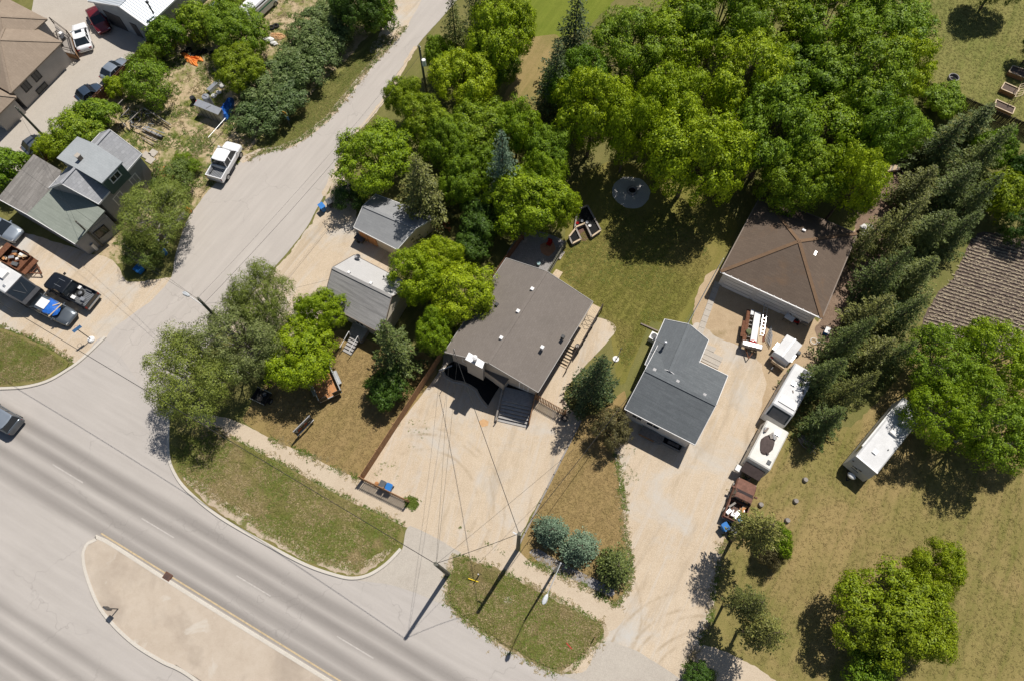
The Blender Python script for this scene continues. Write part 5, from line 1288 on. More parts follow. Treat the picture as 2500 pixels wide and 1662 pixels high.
# road signs
m_or0 = plain('hoop_orange', (.45, .12, .02), .5); m_blue = plain('sign_blue', (.06, .15, .30), .5); m_sor = plain('sign_orange', (.62, .30, .03), .5); m_sred = plain('sign_red', (.40, .02, .02), .5); m_syel = plain('yellow_plastic', (.70, .50, .02), .5)
cSg = crop(540, 280, .0763)
b = cSg(2238, 432); t = thing('road_sign', 'blue and orange sign on a post beside the side street verge', 'sign', b)
MB().tube(b, b + UP * 2.7, .04, n=6).build('post', m_steel, t)
dS = EX * .55 + NY * -.55; dS = Vector((.82, -.45, 0)).normalized()
for z0, z1, w, m in ((1.45, 2.05, .62, m_blue), (2.12, 2.72, .55, m_sor)): MB().box((b.x, b.y, (z0 + z1) / 2), (w, .03, z1 - z0), ax=dS).build('plate', m, t)
b = cS(1032, 318); t = thing('basketball_hoop', 'portable basketball hoop with white base at the parking gravel corner', 'basketball hoop', b)
MB().lathe((b.x, b.y, 0), [(.36, 0), (.36, .12), (.28, .24), (.06, .26)], 14).build('base', m_card, t)
tp = cS(940, 228, 2.2); tp = Vector((b.x - .1, b.y + .1, 2.25)); MB().tube(b + UP * .2, tp, .045, n=8).build('pole', m_black, t)
hd = Vector((.70, .71, 0)); nd = Vector((-.71, .70, 0))
MB().box(tp + UP * .05 + nd * .12, (.9, .05, .3), tilt=(hd, (nd * .75 - UP * .66), (nd * .66 + UP * .75))).build('backboard', m_blue, t)
MB().torus(tp + nd * .42 - UP * .1, .22, .018, 16, 5).build('rim', m_or0, t)
b = cM(978, 968, .135); t = thing('median_sign', 'dark edge-on sign plate on a post in the road median', 'sign', b)
MB().tube(b, b + UP * 2.0, .05, n=6).build('post', m_steel, t); MB().box((b.x, b.y, 1.85), (.12, .5, .75), ax=NY).build('plate', m_steel, t)
# storm drain
c = cM(1395, 700); t = thing('storm_drain', 'rusty storm drain grate in the median kerb', 'drain', (c.x, c.y, .15))
MB().box((c.x, c.y, .165), (.75, .6, .03), ax=RD).build('frame', m_rust, t)
for k in range(6): MB().box((c.x + RD.x * (k - 2.5) * .11, c.y + RD.y * (k - 2.5) * .11, .19), (.05, .5, .02), ax=RD).build('bar', m_steel, t)
c = cO(645, 900); tag(MB().lathe((c.x, c.y, 0), [(.36, .02), (.36, .13), (.32, .14), (.02, .141)], 20).build('manhole_cover', m_conc, None, origin=(c.x, c.y, .1)), 'pale round manhole cover in the grass boulevard', 'manhole')
a, b = cO(316, 716, .3), cO(400, 745, .15); t = thing('guy_guard', 'yellow plastic guy wire guard in the boulevard grass', 'cable guard', (b.x, b.y, .1)); MB().tube(a, b, .05, n=8).build('guard', m_syel, t); MB().tube(a, a + (a - b) * .6, .012, n=5).build('cable', m_wire, t)
b = cO(405, 690, .1); t = thing('marker_post', 'slim white marker post with black foot in the boulevard', 'post', b); MB().tube(b, b + UP * 1.5, .05, n=8).build('post', m_trim, t); MB().tube(b, b + UP * .35, .055, n=8).build('foot', m_black, t)
a, b = cO(1130, 1250, .16), cO(1175, 1302, .16); tag(MB().beam(a, b, .08, .08).build('red_bar', m_sred, None, origin=a), 'red steel bar lying in the boulevard weeds', 'bar')
b = cO(1360, 1205, .1); tag(MB().tube(b, b + UP * 1.1, .04, n=6).build('steel_stake', m_rust, None, origin=b), 'thin rusty stake at the driveway edge of the boulevard', 'stake')

# bins
def bin_(label, c, m, ang=GRID, h=1.05, w=.55):
    c = Vector((c[0], c[1], 0)); t = thing('wheelie_bin', label, 'bin', c); d = Vector((math.cos(R(ang)), math.sin(R(ang)), 0)); n = Vector((-d.y, d.x, 0))
    rings = [[c + d * (s1 * ww / 2) + n * (s2 * ww * .58) + UP * z for s1, s2 in ((-1, -1), (1, -1), (1, 1), (-1, 1))] for ww, z in ((w * .8, .08), (w, h * .9))]
    MB().loft(rings).build('body', m, t)
    MB().slab([c + d * (s1 * w * .54) + n * (s2 * w * .64) + UP * (h * (.98 if s2 > 0 else .92)) for s1, s2 in ((-1, -1), (1, -1), (1, 1), (-1, 1))], .06).build('lid', m, t)
    MB().tube(c - d * w * .4 + n * w * .66 + UP * (h * .93), c + d * w * .4 + n * w * .66 + UP * (h * .93), .025, n=6).build('handle', m, t)
    for s in (-1, 1): MB().tube(c + d * (s * w * .36) + n * w * .5 + UP * .12, c + d * (s * w * .48) + n * w * .5 + UP * .12, .12, n=10).build('wheel', m_tyre, t)
bin_('dark grey wheeled bin behind the short lot front fence', cI(288, 1225, 1.0), m_plastic_grey, GRID + 5); bin_('blue wheeled bin behind the short lot front fence', cI(342, 1248, 1.0), m_plastic_blue, GRID + 8)
bin_('blue wheeled bin standing alone on the shed gravel by the street', cD(1340, 425, 1.0), m_plastic_blue, 40); bin_('dark wheeled bin on the shed gravel nearest the shrubs', cD(1402, 388, 1.0), m_plastic_grey, 40)
bin_('blue wheeled bin under the pine beside the rusty pickup', cAA(95, 1228, 1.0), m_plastic_blue, GRID + 60); bin_('grey wheeled bin under the pine beside the rusty pickup', cAA(248, 1285, 1.0), m_plastic_grey, GRID + 60)
bin_('blue box bin in the shade of the olive shrub at the street corner', cC(1172, 955, .8), m_plastic_blue, -35, .85, .7)
c = cAD(112, 1015, .9); t = thing('blue_barrel', 'blue plastic barrel with open top at the street corner tree', 'barrel', (c.x, c.y, 0)); MB().lathe((c.x, c.y, 0), [(.26, 0), (.31, .3), (.31, .7), (.27, .92), (.22, .92), (.2, .8)], 16).build('body', m_plastic_blue, t); MB().torus((c.x, c.y, .5), .31, .015, 16, 5).build('hoop', m_plastic_blue, t)
c = cAD(598, 235, .7); t = thing('orange_barrel', 'orange traffic barrel at the end of the grey planters', 'barrel', (c.x, c.y, 0)); m_or = plain('orange_plastic', (.70, .22, .01), .5); MB().lathe((c.x, c.y, 0), [(.28, 0), (.24, .5), (.2, .8), (.14, .85), (.02, .86)], 14).build('body', m_or, t); MB().lathe((c.x, c.y, 0), [(.36, 0), (.36, .06), (.25, .07)], 14).build('base', m_black, t)
for i, (x, y) in enumerate(((550, 320), (487, 390), (430, 460), (310, 600), (255, 675), (195, 755))):
    c = cAD(x, y, .55); t = thing('planter_box', ['grey square planter nearest the orange barrel', 'second grey planter from the orange barrel', 'third grey planter from the orange barrel, before the gap', 'first grey planter after the gap in the row', 'middle grey planter of the lower three', 'grey square planter nearest the blue barrel'][i], 'planter', (c.x, c.y, 0))
    pd_ = Vector((math.cos(R(52)), math.sin(R(52)), 0)); MB().box((c.x, c.y, .27), (.48, .52, .54), ax=pd_).build('box', m_woodg, t); MB().box((c.x, c.y, .55), (.52, .56, .03), ax=pd_).build('lid', m_woodg, t)
c = cAD(172, 875, .3); tag(MB().blob((c.x, c.y, .2), .3, .26, .22, 3, .2).build('boulder', m_stone, None, origin=(c.x, c.y, 0)), 'grey boulder between the planters and the blue barrel', 'rock')
c = cAD(15, 860, .8); t = thing('grey_cabinet', 'grey metal cabinet half hidden by the olive tree', 'cabinet', (c.x, c.y, 0)); MB().box((c.x, c.y, .45), (.6, .5, .9)).build('body', m_galv, t); MB().box((c.x, c.y, .93), (.66, .56, .05)).build('lid', m_galv, t)
c = cC(795, 775, .6); t = thing('meter_box', 'small white meter box at the grey house wall corner', 'meter box', (c.x, c.y, 0)); MB().box((c.x, c.y, .55), (.4, .3, 1.1)).build('body', m_card, t); MB().box((c.x, c.y, 1.12), (.46, .36, .05)).build('lid', m_galv, t)
c = cI(240, 1215, .3); tag(MB().blob((c.x, c.y, .2), .2, .2, .22, 6, .3).build('orange_bag', m_orange, None, origin=(c.x, c.y, 0)), 'small orange bag beside the dark bin at the lot fence', 'bag')
c = cJ(105, 905, .3); t = thing('plant_pot', 'black plant pot at the end of the slatted gate fence', 'pot', (c.x, c.y, 0)); MB().lathe((c.x, c.y, 0), [(.22, 0), (.32, .5), (.34, .52), (.28, .5), (.05, .45)], 14).build('pot', m_black, t); MB().blob((c.x, c.y, .55), .2, .2, .15, 2, .3).build('plant', LM_dummy if False else m_fascia, t)

# raised timber beds behind the patio
crU = crop(1270, 480, .22317)
def bed(label, pts, z=.5):
    q = [crU(x, y, z) for x, y in pts]; c = sum(q, Vector()) / len(q); t = thing('raised_bed', label, 'garden bed', (c.x, c.y, 0)); n = len(q)
    MB().prism(shrink(q, .06), -.02, z - .14).build('soil', m_mulch, t)
    for k in range(n):
        a, b = q[k], q[(k + 1) % n]
        for zz, h in ((z - .38, .22), (z - .13, .24)): MB().beam(Vector((a.x, a.y, zz)), Vector((b.x, b.y, zz)), .1, h).build('timber', m_woodg, t)
        MB().beam(Vector((a.x, a.y, z + .0)), Vector((b.x, b.y, z + .0)), .17, .05).build('cap_board', m_woodg if k % 2 else m_woodn, t)
    return q
bed('L shaped raised timber bed nearest the fire pit lawn', [(625, 145), (735, 98), (882, 368), (782, 438), (712, 292), (600, 338)])
bed('small raised timber bed with leafy plants by the patio fence', [(535, 440), (608, 345), (665, 465), (570, 515)])
sheet('mulch_floor', [crU(x, y) for x, y in [(610, 345), (705, 305), (775, 440), (680, 500), (640, 470)]], plain('red_mulch', (.13, .075, .055), .95, var=.4, scale=8, bmp=1.), .03)
for i, (x, y, m) in enumerate(((675, 278, m_galv), (730, 295, m_galv), (625, 300, m_tail), (760, 330, m_card))):
    c = crU(x, y, .4); tag(MB().lathe((c.x, c.y, 0), [(.13, .38), (.17, .62), (.14, .6), (.02, .5)], 10).build('garden_pot', m, None, origin=(c.x, c.y, .38)), ['grey pot in the middle of the L shaped bed', 'square topped grey pot at the inner corner of the L shaped bed', 'small red pot near the maple in the L shaped bed', 'white pot in the lower arm of the L shaped bed'][i], 'pot')
# patio things
sheet('patio_mat', [cF(x, y) for x, y in [(590, 620), (690, 590), (720, 660), (660, 720), (600, 690)]], plain('terracotta', (.38, .20, .12), .8, var=.2), .02)
c = cF(575, 775, .4); tag(MB().lathe((c.x, c.y, 0), [(.16, .0), (.2, .38), (.17, .38), (.02, .3)], 12).build('bucket', plain('pale_blue_plastic', (.30, .42, .44), .5), None, origin=(c.x, c.y, .02)), 'pale blue bucket on the shaded patio', 'bucket')
c = cF(665, 605, .5); t = thing('patio_chair', 'dark red patio chair at the edge of the terracotta mat', 'chair', (c.x, c.y, 0))
MB().box((c.x, c.y, .42), (.5, .5, .06)).build('seat', m_tail, t); MB().box(c + NY * .25 + UP * .2, (.5, .06, .55)).build('backrest', m_tail, t)
for s1 in (-1, 1):
    for s2 in (-1, 1): q = c + EX * (.2 * s1) + NY * (.2 * s2); MB().tube((q.x, q.y, 0), (q.x, q.y, .4), .02, n=5).build('leg', m_black, t)
cpl = crop(1270, 600, .10204); q = [cpl(860, 560, .22), cpl(1020, 636, .22), cpl(926, 790, .22), cpl(770, 684, .22)]; t = thing('step_platform', 'small pale plank platform at the back corner of the brown roof', 'platform', cpl(890, 680))
for k in range(7): MB().slab([q[0].lerp(q[1], (k + .04) / 7), q[0].lerp(q[1], (k + .96) / 7), q[3].lerp(q[2], (k + .96) / 7), q[3].lerp(q[2], (k + .04) / 7)], .05).build('plank', m_woodn, t)
MB().prism(shrink(q, .1), .0, .16).build('base', m_woodg, t)
a, b = cpl(1035, 145, .1), cpl(925, 320, .1); tag(MB().box((a + b) / 2 * Vector((1, 1, 0)) + UP * .08, ((b - a).length, .35, .16), ax=b - a).build('concrete_step', m_conc, None, origin=(a + b) / 2 * Vector((1, 1, 0))), 'narrow pale slab along the patio fence', 'slab')
c = cAF(1100, 1205); t = thing('round_pad', 'white round concrete pad on the lawn beside the spruce', 'pad', c); MB().lathe((c.x, c.y, 0), [(.32, 0), (.32, .09), (.28, .1), (.02, .1)], 18).build('pad', m_card, t); MB().box((c.x, c.y, .12), (.25, .05, .05)).build('bracket', m_steel, t)
b = cAF(1152, 1145); t = thing('white_post', 'white post with black cap on the lawn between the houses', 'post', b); MB().tube(b, b + UP * 2.0, .045, n=8).build('post', m_trim, t); MB().tube(b + UP * 1.7, b + UP * 2.02, .055, n=8).build('cap', m_black, t)
a, b = cJ(800, 37, .1), cJ(960, 108, .1); tag(MB().beam(a, b, .13, .13).build('wood_beam', m_fascia, None, origin=a), 'dark wooden beam lying at the back of the charcoal roofed house', 'beam')
# fire pit and fire ring
t = thing('fire_pit', 'dark stone fire pit in the middle of the grey stone circle', 'fire pit', fp + Vector((.1, .15, 0)))
for k in range(12):
    a_ = k * math.pi / 6; MB().box((fp.x + .1 + .5 * math.cos(a_), fp.y + .15 + .5 * math.sin(a_), .14), (.2, .24, .26), ax=(math.cos(a_), math.sin(a_), 0)).build('stone', m_stone, t)
MB().lathe((fp.x + .1, fp.y + .15, 0), [(.42, .02), (.42, .05), (.02, .05)], 14).build('ash_bed', m_mulch, t)
c = cH(1038, 712, .2); t = thing('fire_ring', 'grey steel fire ring on the fenced lawn', 'fire ring', (c.x, c.y, 0))
MB().lathe((c.x, c.y, 0), [(.62, .0), (.62, .34), (.56, .36), (.52, .34), (.52, .04), (.02, .04)], 22).build('ring', m_galv if False else m_stone, t); MB().blob((c.x, c.y, .08), .35, .3, .08, 4, .4).build('ash', m_mulch, t)
# planters in the fenced yard
cpb = crop(2430, 130, .17857)
for i, pts in enumerate(([(240, 172), (430, 232), (400, 338), (188, 255)], [(132, 400), (336, 490), (272, 568), (80, 486)], [(16, 632), (272, 746), (236, 832), (-6, 726)])):
    z = .6; q = [cpb(x, y, z) for x, y in pts]; c = sum(q, Vector()) / 4; t = thing('wood_planter', ['brown wooden planter box highest on the right edge', 'middle brown wooden planter box beside the trellis', 'lowest wooden planter box near the dark fence'][i], 'planter', (c.x, c.y, 0))
    MB().prism(shrink(q, .04), .02, z - .1).build('soil', m_soil, t)
    for k in range(4):
        a, b = q[k], q[(k + 1) % 4]
        for zz in (.13, .4): MB().beam(Vector((a.x, a.y, zz)), Vector((b.x, b.y, zz)), .05, .25).build('side_board', m_wood, t)
        MB().beam(Vector((a.x, a.y, z)), Vector((b.x, b.y, z)), .12, .04).build('cap_board', m_woodn, t)
t = thing('trellis', 'pale wooden arch trellis between the planter boxes', 'trellis', cpb(330, 560))
for k in (0, 1):
    o = Vector((.9 * k, .25 * k, 0)); a, b = cpb(345, 430, 1.6) + o, cpb(270, 600, 1.6) + o; MB().beam(a, b, .06, .06).build('rail', m_woodn, t)
    for p in (a, b): MB().box((p.x, p.y, .8), (.07, .07, 1.6)).build('post', m_woodn, t)
for k in range(6): a = cpb(345 - 15 * k, 430 + 34 * k, 1.64); MB().beam(a, a + Vector((.9, .25, 0)), .05, .04).build('slat', m_woodn, t)
# firewood rack, table and bits around the garage
t = thing('firewood_rack', 'rack of split firewood near the upper end of the spruce row', 'firewood', cQ(540, 220)); a, b = cQ(450, 215, .3), cQ(630, 190, .3); fw = random.Random(3)
for zz in range(2):
    for k in range(13):
        c = a.lerp(b, (k + .5) / 13); MB().tube(c + NY * -.45 + UP * (zz * .2 + fw.uniform(-.03, .03)), c + NY * .45 + UP * (zz * .2 + fw.uniform(-.03, .03)), fw.uniform(.07, .1), n=6).build('log', m_woodn if fw.random() < .6 else m_bark0 if False else m_woodg, t)
for p in (a, b): MB().box((p.x, p.y, .5), (.08, 1.0, 1.0), ax=(b - a)).build('rack_end', m_wood_dark, t)
c = cZ(1010, 310, .75); t = thing('folding_table', 'white folding table in front of the garage wall', 'table', (c.x, c.y, 0)); MB().box((c.x, c.y, .73), (.95, .62, .05), ax=Vector((.8, -.6, 0))).build('table_top', m_card, t)
for s1 in (-1, 1):
    for s2 in (-1, 1): q = c + Vector((.8, -.6, 0)) * (.4 * s1) + Vector((.6, .8, 0)) * (.25 * s2); MB().tube((q.x, q.y, 0), (q.x, q.y, .71), .02, n=5).build('leg', m_steel, t)
c = cZ(1130, 345, .4); t = thing('red_mower', 'red push mower beside the white folding table', 'mower', (c.x, c.y, 0)); MB().box((c.x, c.y, .25), (.7, .5, .2)).build('deck', m_tail, t); MB().box((c.x, c.y, .42), (.3, .3, .18)).build('engine', m_black, t); MB().beam(c - EX * .3 + UP * -.1, c - EX * 1.0 + UP * .55, .04, .04).build('handle', m_black, t)
for s1 in (-1, 1):
    for s2 in (-1, 1): q = c + EX * (.28 * s1); MB().tube((q.x, q.y, .12) + Vector((0, 0, 0)) if False else Vector((q.x, q.y, .12)) + NY * (.26 * s2), Vector((q.x, q.y, .12)) + NY * (.32 * s2), .12, n=10).build('wheel', m_tyre, t)
c = cZ(1270, 365, .4); t = thing('stacked_crates', 'grey crate at the right of the garage front wall', 'crate', (c.x, c.y, 0)); MB().box((c.x, c.y, .25), (.65, .55, .5)).build('crate', m_woodg, t)
for k in range(3): MB().box((c.x, c.y, .1 + .17 * k), (.68, .58, .06)).build('slat', m_woodg, t)
c = cZ(1165, 885, .6); tag(MB().lathe((c.x, c.y, 0), [(.22, 0), (.27, .25), (.22, .55), (.1, .6), (.02, .6)], 14).build('grey_tank', m_plastic_grey, None, origin=(c.x, c.y, 0)), 'small grey round tank beside the white cargo trailer', 'tank')
c = cZ(1420, 690, .3); t = thing('wheel_hoop', 'white bicycle wheel hoop lying at the spruce edge', 'hoop', (c.x, c.y, 0)); MB().torus((c.x, c.y, .18), .33, .035).build('hoop', m_card, t); MB().beam(c + EX * .3, c + EX * 1.1 + NY * .3, .1, .05).build('fork', m_card, t)
c = cZ(1640, 520, .4); t = thing('cooler', 'white and blue cooler box in the shade of the spruces', 'cooler', (c.x, c.y, 0)); MB().box((c.x, c.y, .2), (.7, .45, .4), ax=NY).build('body', m_plastic_blue, t); MB().box((c.x, c.y, .43), (.74, .5, .07), ax=NY).build('lid', m_card, t)
c = cQ(372, 640, .8); t = thing('covered_machine', 'white covered machine squeezed between the garage corner and spruces', 'covered machine', (c.x, c.y, 0)); MB().blob((c.x, c.y, .55), .75, .5, .5, 6, .15, 12, 6).build('cover', m_card, t); c = cQ(350, 690, .6); MB().blob((c.x, c.y, .4), .5, .4, .4, 9, .2).build('front_cover', m_card, t)
c = cAA(345, 1105, 1.1); tag(MB().blob((c.x, c.y, 1.08), .2, .2, .2, 1, .02, 14, 8).build('blue_ball', plain('sky_blue_plastic', (.05, .32, .55), .4), None, origin=(c.x, c.y, .9)), 'bright blue ball on the tail of the rusty pickup junk', 'ball')
# stumps and brush pile on the right lawn
for i, (x, y) in enumerate(((830, 1165), (757, 1327), (693, 1475), (490, 1355))):
    c = cK(x, y); t = thing('stump', ['grey stump nearest the cream camper on the right lawn', 'grey stump in the middle of the right lawn edge', 'grey stump closest to the pine shrub', 'grey stump beside the rusty pickup'][i], 'stump', c); MB().lathe((c.x, c.y, 0), [(.27, 0), (.22, .3), (.2, .34), (.02, .35)], 11).build('stump', m_woodg, t)
t = thing('brush_pile', 'pile of bare grey branches under the last spruce', 'brush pile', cK(860, 880)); bp_ = random.Random(8)
for k in range(18):
    a, b = cK(bp_.uniform(770, 830), bp_.uniform(800, 860), .1 + k * .02), cK(bp_.uniform(860, 940), bp_.uniform(880, 965), .1 + k * .025); MB().path([a, a.lerp(b, .5) + Vector((bp_.uniform(-.2, .2), bp_.uniform(-.2, .2), .1)), b], [.05, .04, .02], 5).build('branch', m_woodg, t)
sheet('stone_bed', [cO(x, y) for x, y in [(820, 500), (872, 468), (980, 520), (1200, 640), (1520, 800), (1500, 868), (1180, 722), (960, 622)]], m_stone, .08)
# stone edge kerb on the driveway's east side
# ---------------------------------------------------------------- junk yard
q = [cAB(525, 712, 1.65), cAB(1088, 940, 1.65), cAB(996, 1082, 1.65), cAB(428, 850, 1.65)]; t = thing('steel_container', 'galvanised steel box container in the junk yard', 'container', cAB(760, 1150))
MB().prism(q, .05, 1.60).build('body', m_galv, t); MB().prism([p + (p - sum(q, Vector()) / 4) * .03 for p in q], 1.60, 1.66).build('lid', m_galv, t)
for k in range(1, 5):
    a = q[3].lerp(q[2], k / 5); MB().box((a.x, a.y, .8), (.05, .06, 1.5), ax=q[2] - q[3]).build('side_rib', m_steel, t)
a, b = cAB(830, 868, 1.68), cAB(710, 935, 1.68); MB().beam(a, b, .04, .03).build('handle_bar', m_steel, t)
c = cAB(690, 635, 1.7); t = thing('steel_tank', 'grey upright steel tank behind the container', 'tank', (c.x, c.y, 0)); MB().lathe((c.x, c.y, 0), [(.44, 0), (.46, 1.55), (.40, 1.66), (.02, 1.68)], 20).build('tank', m_galv, t); MB().beam(c - EX * .3, c + EX * .3, .04, .06).build('lid_bar', m_steel, t)
c = cAB(375, 665, .9); t = thing('black_barrel', 'black steel barrel left of the container', 'barrel', (c.x, c.y, 0)); MB().lathe((c.x, c.y, 0), [(.3, 0), (.32, .05), (.31, .85), (.29, .9), (.02, .88)], 18).build('drum', m_black, t); MB().torus((c.x, c.y, .45), .315, .015, 18, 5).build('rib', m_black, t)
c = cAB(490, 745, .8); tag(MB().box((c.x, c.y, .35), (.3, .25, .7)).build('red_can', m_sred, None, origin=(c.x, c.y, 0)), 'red fuel can between the black barrel and the container', 'can')
def heap(name, label, cat, fn, pts, z, m, seed=1, rough=.3, smooth=False):
    q = [fn(x, y) for x, y in pts]; c = sum(q, Vector()) / len(q); rnd = random.Random(seed); poly = ragged(q, .05, .22, seed=seed); n = len(poly); mb = MB(); rings = []
    for f, zz in ((1.0, -.02), (.96, z * .35), (.75, z * .8), (.5, z), (.25, z * 1.05), (.05, z)):
        rings.append([Vector((c.x + (p.x - c.x) * f, c.y + (p.y - c.y) * f, max(0, zz * (1 + rnd.uniform(-rough, rough)))) ) for p in poly])
    return tag(mb.loft(rings).build(name, m, None, origin=(c.x, c.y, 0), smooth=smooth), label, cat)
heap('blue_tarp_pile', 'pile under a blue tarp at the corner of the container', 'tarp', cAB, [(1370, 700), (1400, 830), (1330, 1050), (1250, 1250), (1110, 1240), (1060, 1150), (1150, 1000), (1250, 850)], 1.0, m_tarp_blue, 4, .15)
heap('orange_tarp', 'crumpled orange tarp beside the old tyres', 'tarp', crop(420, 100, .10386), [(195, 300), (265, 262), (330, 350), (600, 392), (700, 400), (750, 500), (605, 500), (600, 612), (470, 570), (330, 490), (280, 390)], .28, plain('orange_tarp', (.75, .24, .05), .6, var=.2, scale=6), 2, .45)
a, b = cAB(760, 495, .5), cAB(1062, 220, .5); t = thing('white_trough', 'long white trough under the yellow green tree', 'trough', (a + b) / 2 * Vector((1, 1, 0))); dd = (b - a); MB().box((a + b) / 2, (dd.length, .5, .08), ax=dd).build('top', m_galv, t); MB().box((a + b) / 2 - UP * .25 - Vector((-dd.y, dd.x, 0)).normalized() * .22, (dd.length, .06, .5), ax=dd).build('side', m_card, t)
for i, (x, y) in enumerate(((1010, 540), (900, 620), (1090, 380))): c = cAB(x, y, .2); tag(MB().blob((c.x, c.y, .15), .35, .28, .2, i + 3, .3).build('white_bag', m_card, None, origin=(c.x, c.y, 0)), ['white bag heap beside the white trough', 'cream bag nearest the steel tank', 'small white bag at the yellow green tree'][i], 'bag')
ctr = crop(420, 100, .10386)
for i, (x, y) in enumerate(((410, 230), (640, 305), (775, 270), (485, 350), (955, 315), (300, 300))):
    c = ctr(x, y); tag(MB().torus((c.x, c.y, .14), .27, .13).build('old_tyre', m_tyre, None, origin=(c.x, c.y, 0)), ['black tyre lying above the orange tarp, upper left', 'black tyre right of the orange tarp, middle', 'black tyre furthest right in the clear row', 'half hidden tyre touching the orange tarp', 'tyre in the weeds at the right end of the row', 'tyre at the left tip of the orange tarp'][i], 'tyre')
for i, (x, y) in enumerate(((985, 262), (1025, 246))): c = cB(x, y); tag(MB().torus((c.x, c.y, .14), .28, .13).build('old_tyre', m_tyre, None, origin=(c.x, c.y, 0)), ['front tyre of the pair below the green and white van', 'rear tyre of the pair below the green and white van'][i], 'tyre')
heap('sand_heap', 'low heap of orange sand near the pair of tyres', 'sand', cB, [(975, 310), (1060, 305), (1120, 335), (1060, 370), (985, 350)], .25, plain('orange_sand', (.50, .30, .15), .9, var=.2), 6)
for i, (x, y, sx_) in enumerate(((960, 360, .7), (1000, 395, .5))): c = cB(x, y, .2); tag(MB().blob((c.x, c.y, .18), sx_, .3, .22, i + 12, .3).build('white_junk', m_card, None, origin=(c.x, c.y, 0)), ['crumpled white sheet beside the hedge top', 'small crumpled white sheet nearest the orange sand'][i], 'sheet')
c = cB(450, 55, .8); t = thing('grey_box', 'grey blue covered box behind the metal garage', 'box', (c.x, c.y, 0)); MB().box((c.x, c.y, .4), (1.0, .8, .8), ax=NY).build('body', m_steel, t); MB().box((c.x, c.y, .84), (1.1, .9, .06), ax=NY).build('lid', plain('pale_blue_metal', (.22, .28, .36), .4, .3), t)
m_brick = plain('brick_orange', (.52, .22, .08), .85, var=.35, scale=6)
def brick_heap(label, fn, x0, y0, x1, y1, n, seed):
    rnd = random.Random(seed); c = fn((x0 + x1) / 2, (y0 + y1) / 2); t = thing('brick_heap', label, 'brick heap', c); me = bpy.data.meshes.new('brick'); mb = MB().box((0, 0, 0), (.3, .14, .1), ax=(1, 0, 0)); me.from_pydata(mb.v, [], mb.f); me.materials.append(m_brick)
    for k in range(n):
        p = fn(rnd.uniform(x0, x1), rnd.uniform(y0, y1)) - c; o = bpy.data.objects.new('brick', me); COL.objects.link(o); o.parent = t; o.location = (p.x, p.y, rnd.uniform(.05, .35)); o.rotation_euler = (rnd.uniform(-.5, .5), rnd.uniform(-.5, .5), rnd.uniform(0, 3))
brick_heap('heap of broken orange bricks beyond the olive shrub', cC, 1355, 110, 1560, 205, 70, 1); brick_heap('heap of orange bricks at the foot of the olive brown spruce', cE, 960, 420, 1110, 510, 50, 2)
# scrap racks
t = thing('scrap_rack', 'row of rusty grey steel racks and channel scrap in the junk yard', 'scrap metal', cAC(800, 800)); sr = random.Random(5)
for x0, y0, x1, y1, z in ((60, 510, 310, 250, .9), (220, 740, 470, 480, 1.0), (450, 830, 800, 480, 1.1), (500, 890, 880, 1070, .6), (930, 510, 1500, 870, .7), (1000, 560, 1540, 900, .35), (820, 980, 1300, 1190, .45), (870, 930, 1380, 1110, .4), (800, 1210, 1100, 1390, .3), (900, 1150, 1200, 1290, .3), (230, 750, 390, 930, .8), (850, 470, 930, 520, 1.0)):
    MB().beam(cAC(x0, y0, z), cAC(x1, y1, z), .09, .09).build('channel', m_galv if sr.random() < .5 else m_woodg, t)
for k in range(34):
    x, y = sr.uniform(250, 1000), sr.uniform(480, 950); a = cAC(x, y, sr.uniform(.1, .7)); b = a + EX * sr.uniform(-.9, .9) + NY * sr.uniform(-.9, .9) + UP * sr.uniform(-.05, .1); MB().beam(a, b, sr.uniform(.05, .16), .05).build('scrap_bar', sr.choice([m_steel, m_black, m_steel, m_galv]), t)
for k in range(16):
    f = k / 16; a = cAC(820 + 500 * f, 960 + 230 * f, .5); MB().box((a.x, a.y, .35), (.22, .3, .25), ax=EX).build('block', sr.choice([m_woodn, m_conc, m_steel]), t)
for k in range(3):
    for j in range(3): p = cAC((300, 640, 1000)[k] + 80 * j, (620, 700, 760)[k] + 60 * j, 0); MB().box((p.x, p.y, .45), (.06, .06, .9)).build('upright', m_steel, t)
# slabs by the grey house
for i, (x, y) in enumerate(((1335, 1420), (1375, 1465), (1400, 1400))): c = cA(x, y); tag(MB().box((c.x, c.y, .06), (.9, .8, .12), ax=EX).build('paving_slab', m_conc, None, origin=(c.x, c.y, 0)), ['pale slab against the north wall of the grey dormer house', 'pale slab below the first at the grey dormer house', 'pale slab nearest the junk yard weeds'][i], 'slab')
c = cE(350, 580); t = thing('small_trailer', 'small grey lawn cart beside the orange shed door', 'cart', c); MB().box((c.x, c.y, .35), (1.1, .7, .3), ax=EX).build('tub', m_steel, t); MB().box((c.x, c.y, .505), (1.0, .6, .02), ax=EX).build('load', m_plastic_grey, t)
for s in (-1, 1): p = c + NY * (.42 * s); MB().tube(p + UP * .2 - NY * .05, p + UP * .2 + NY * .05, .2, n=12).build('wheel', m_tyre, t)
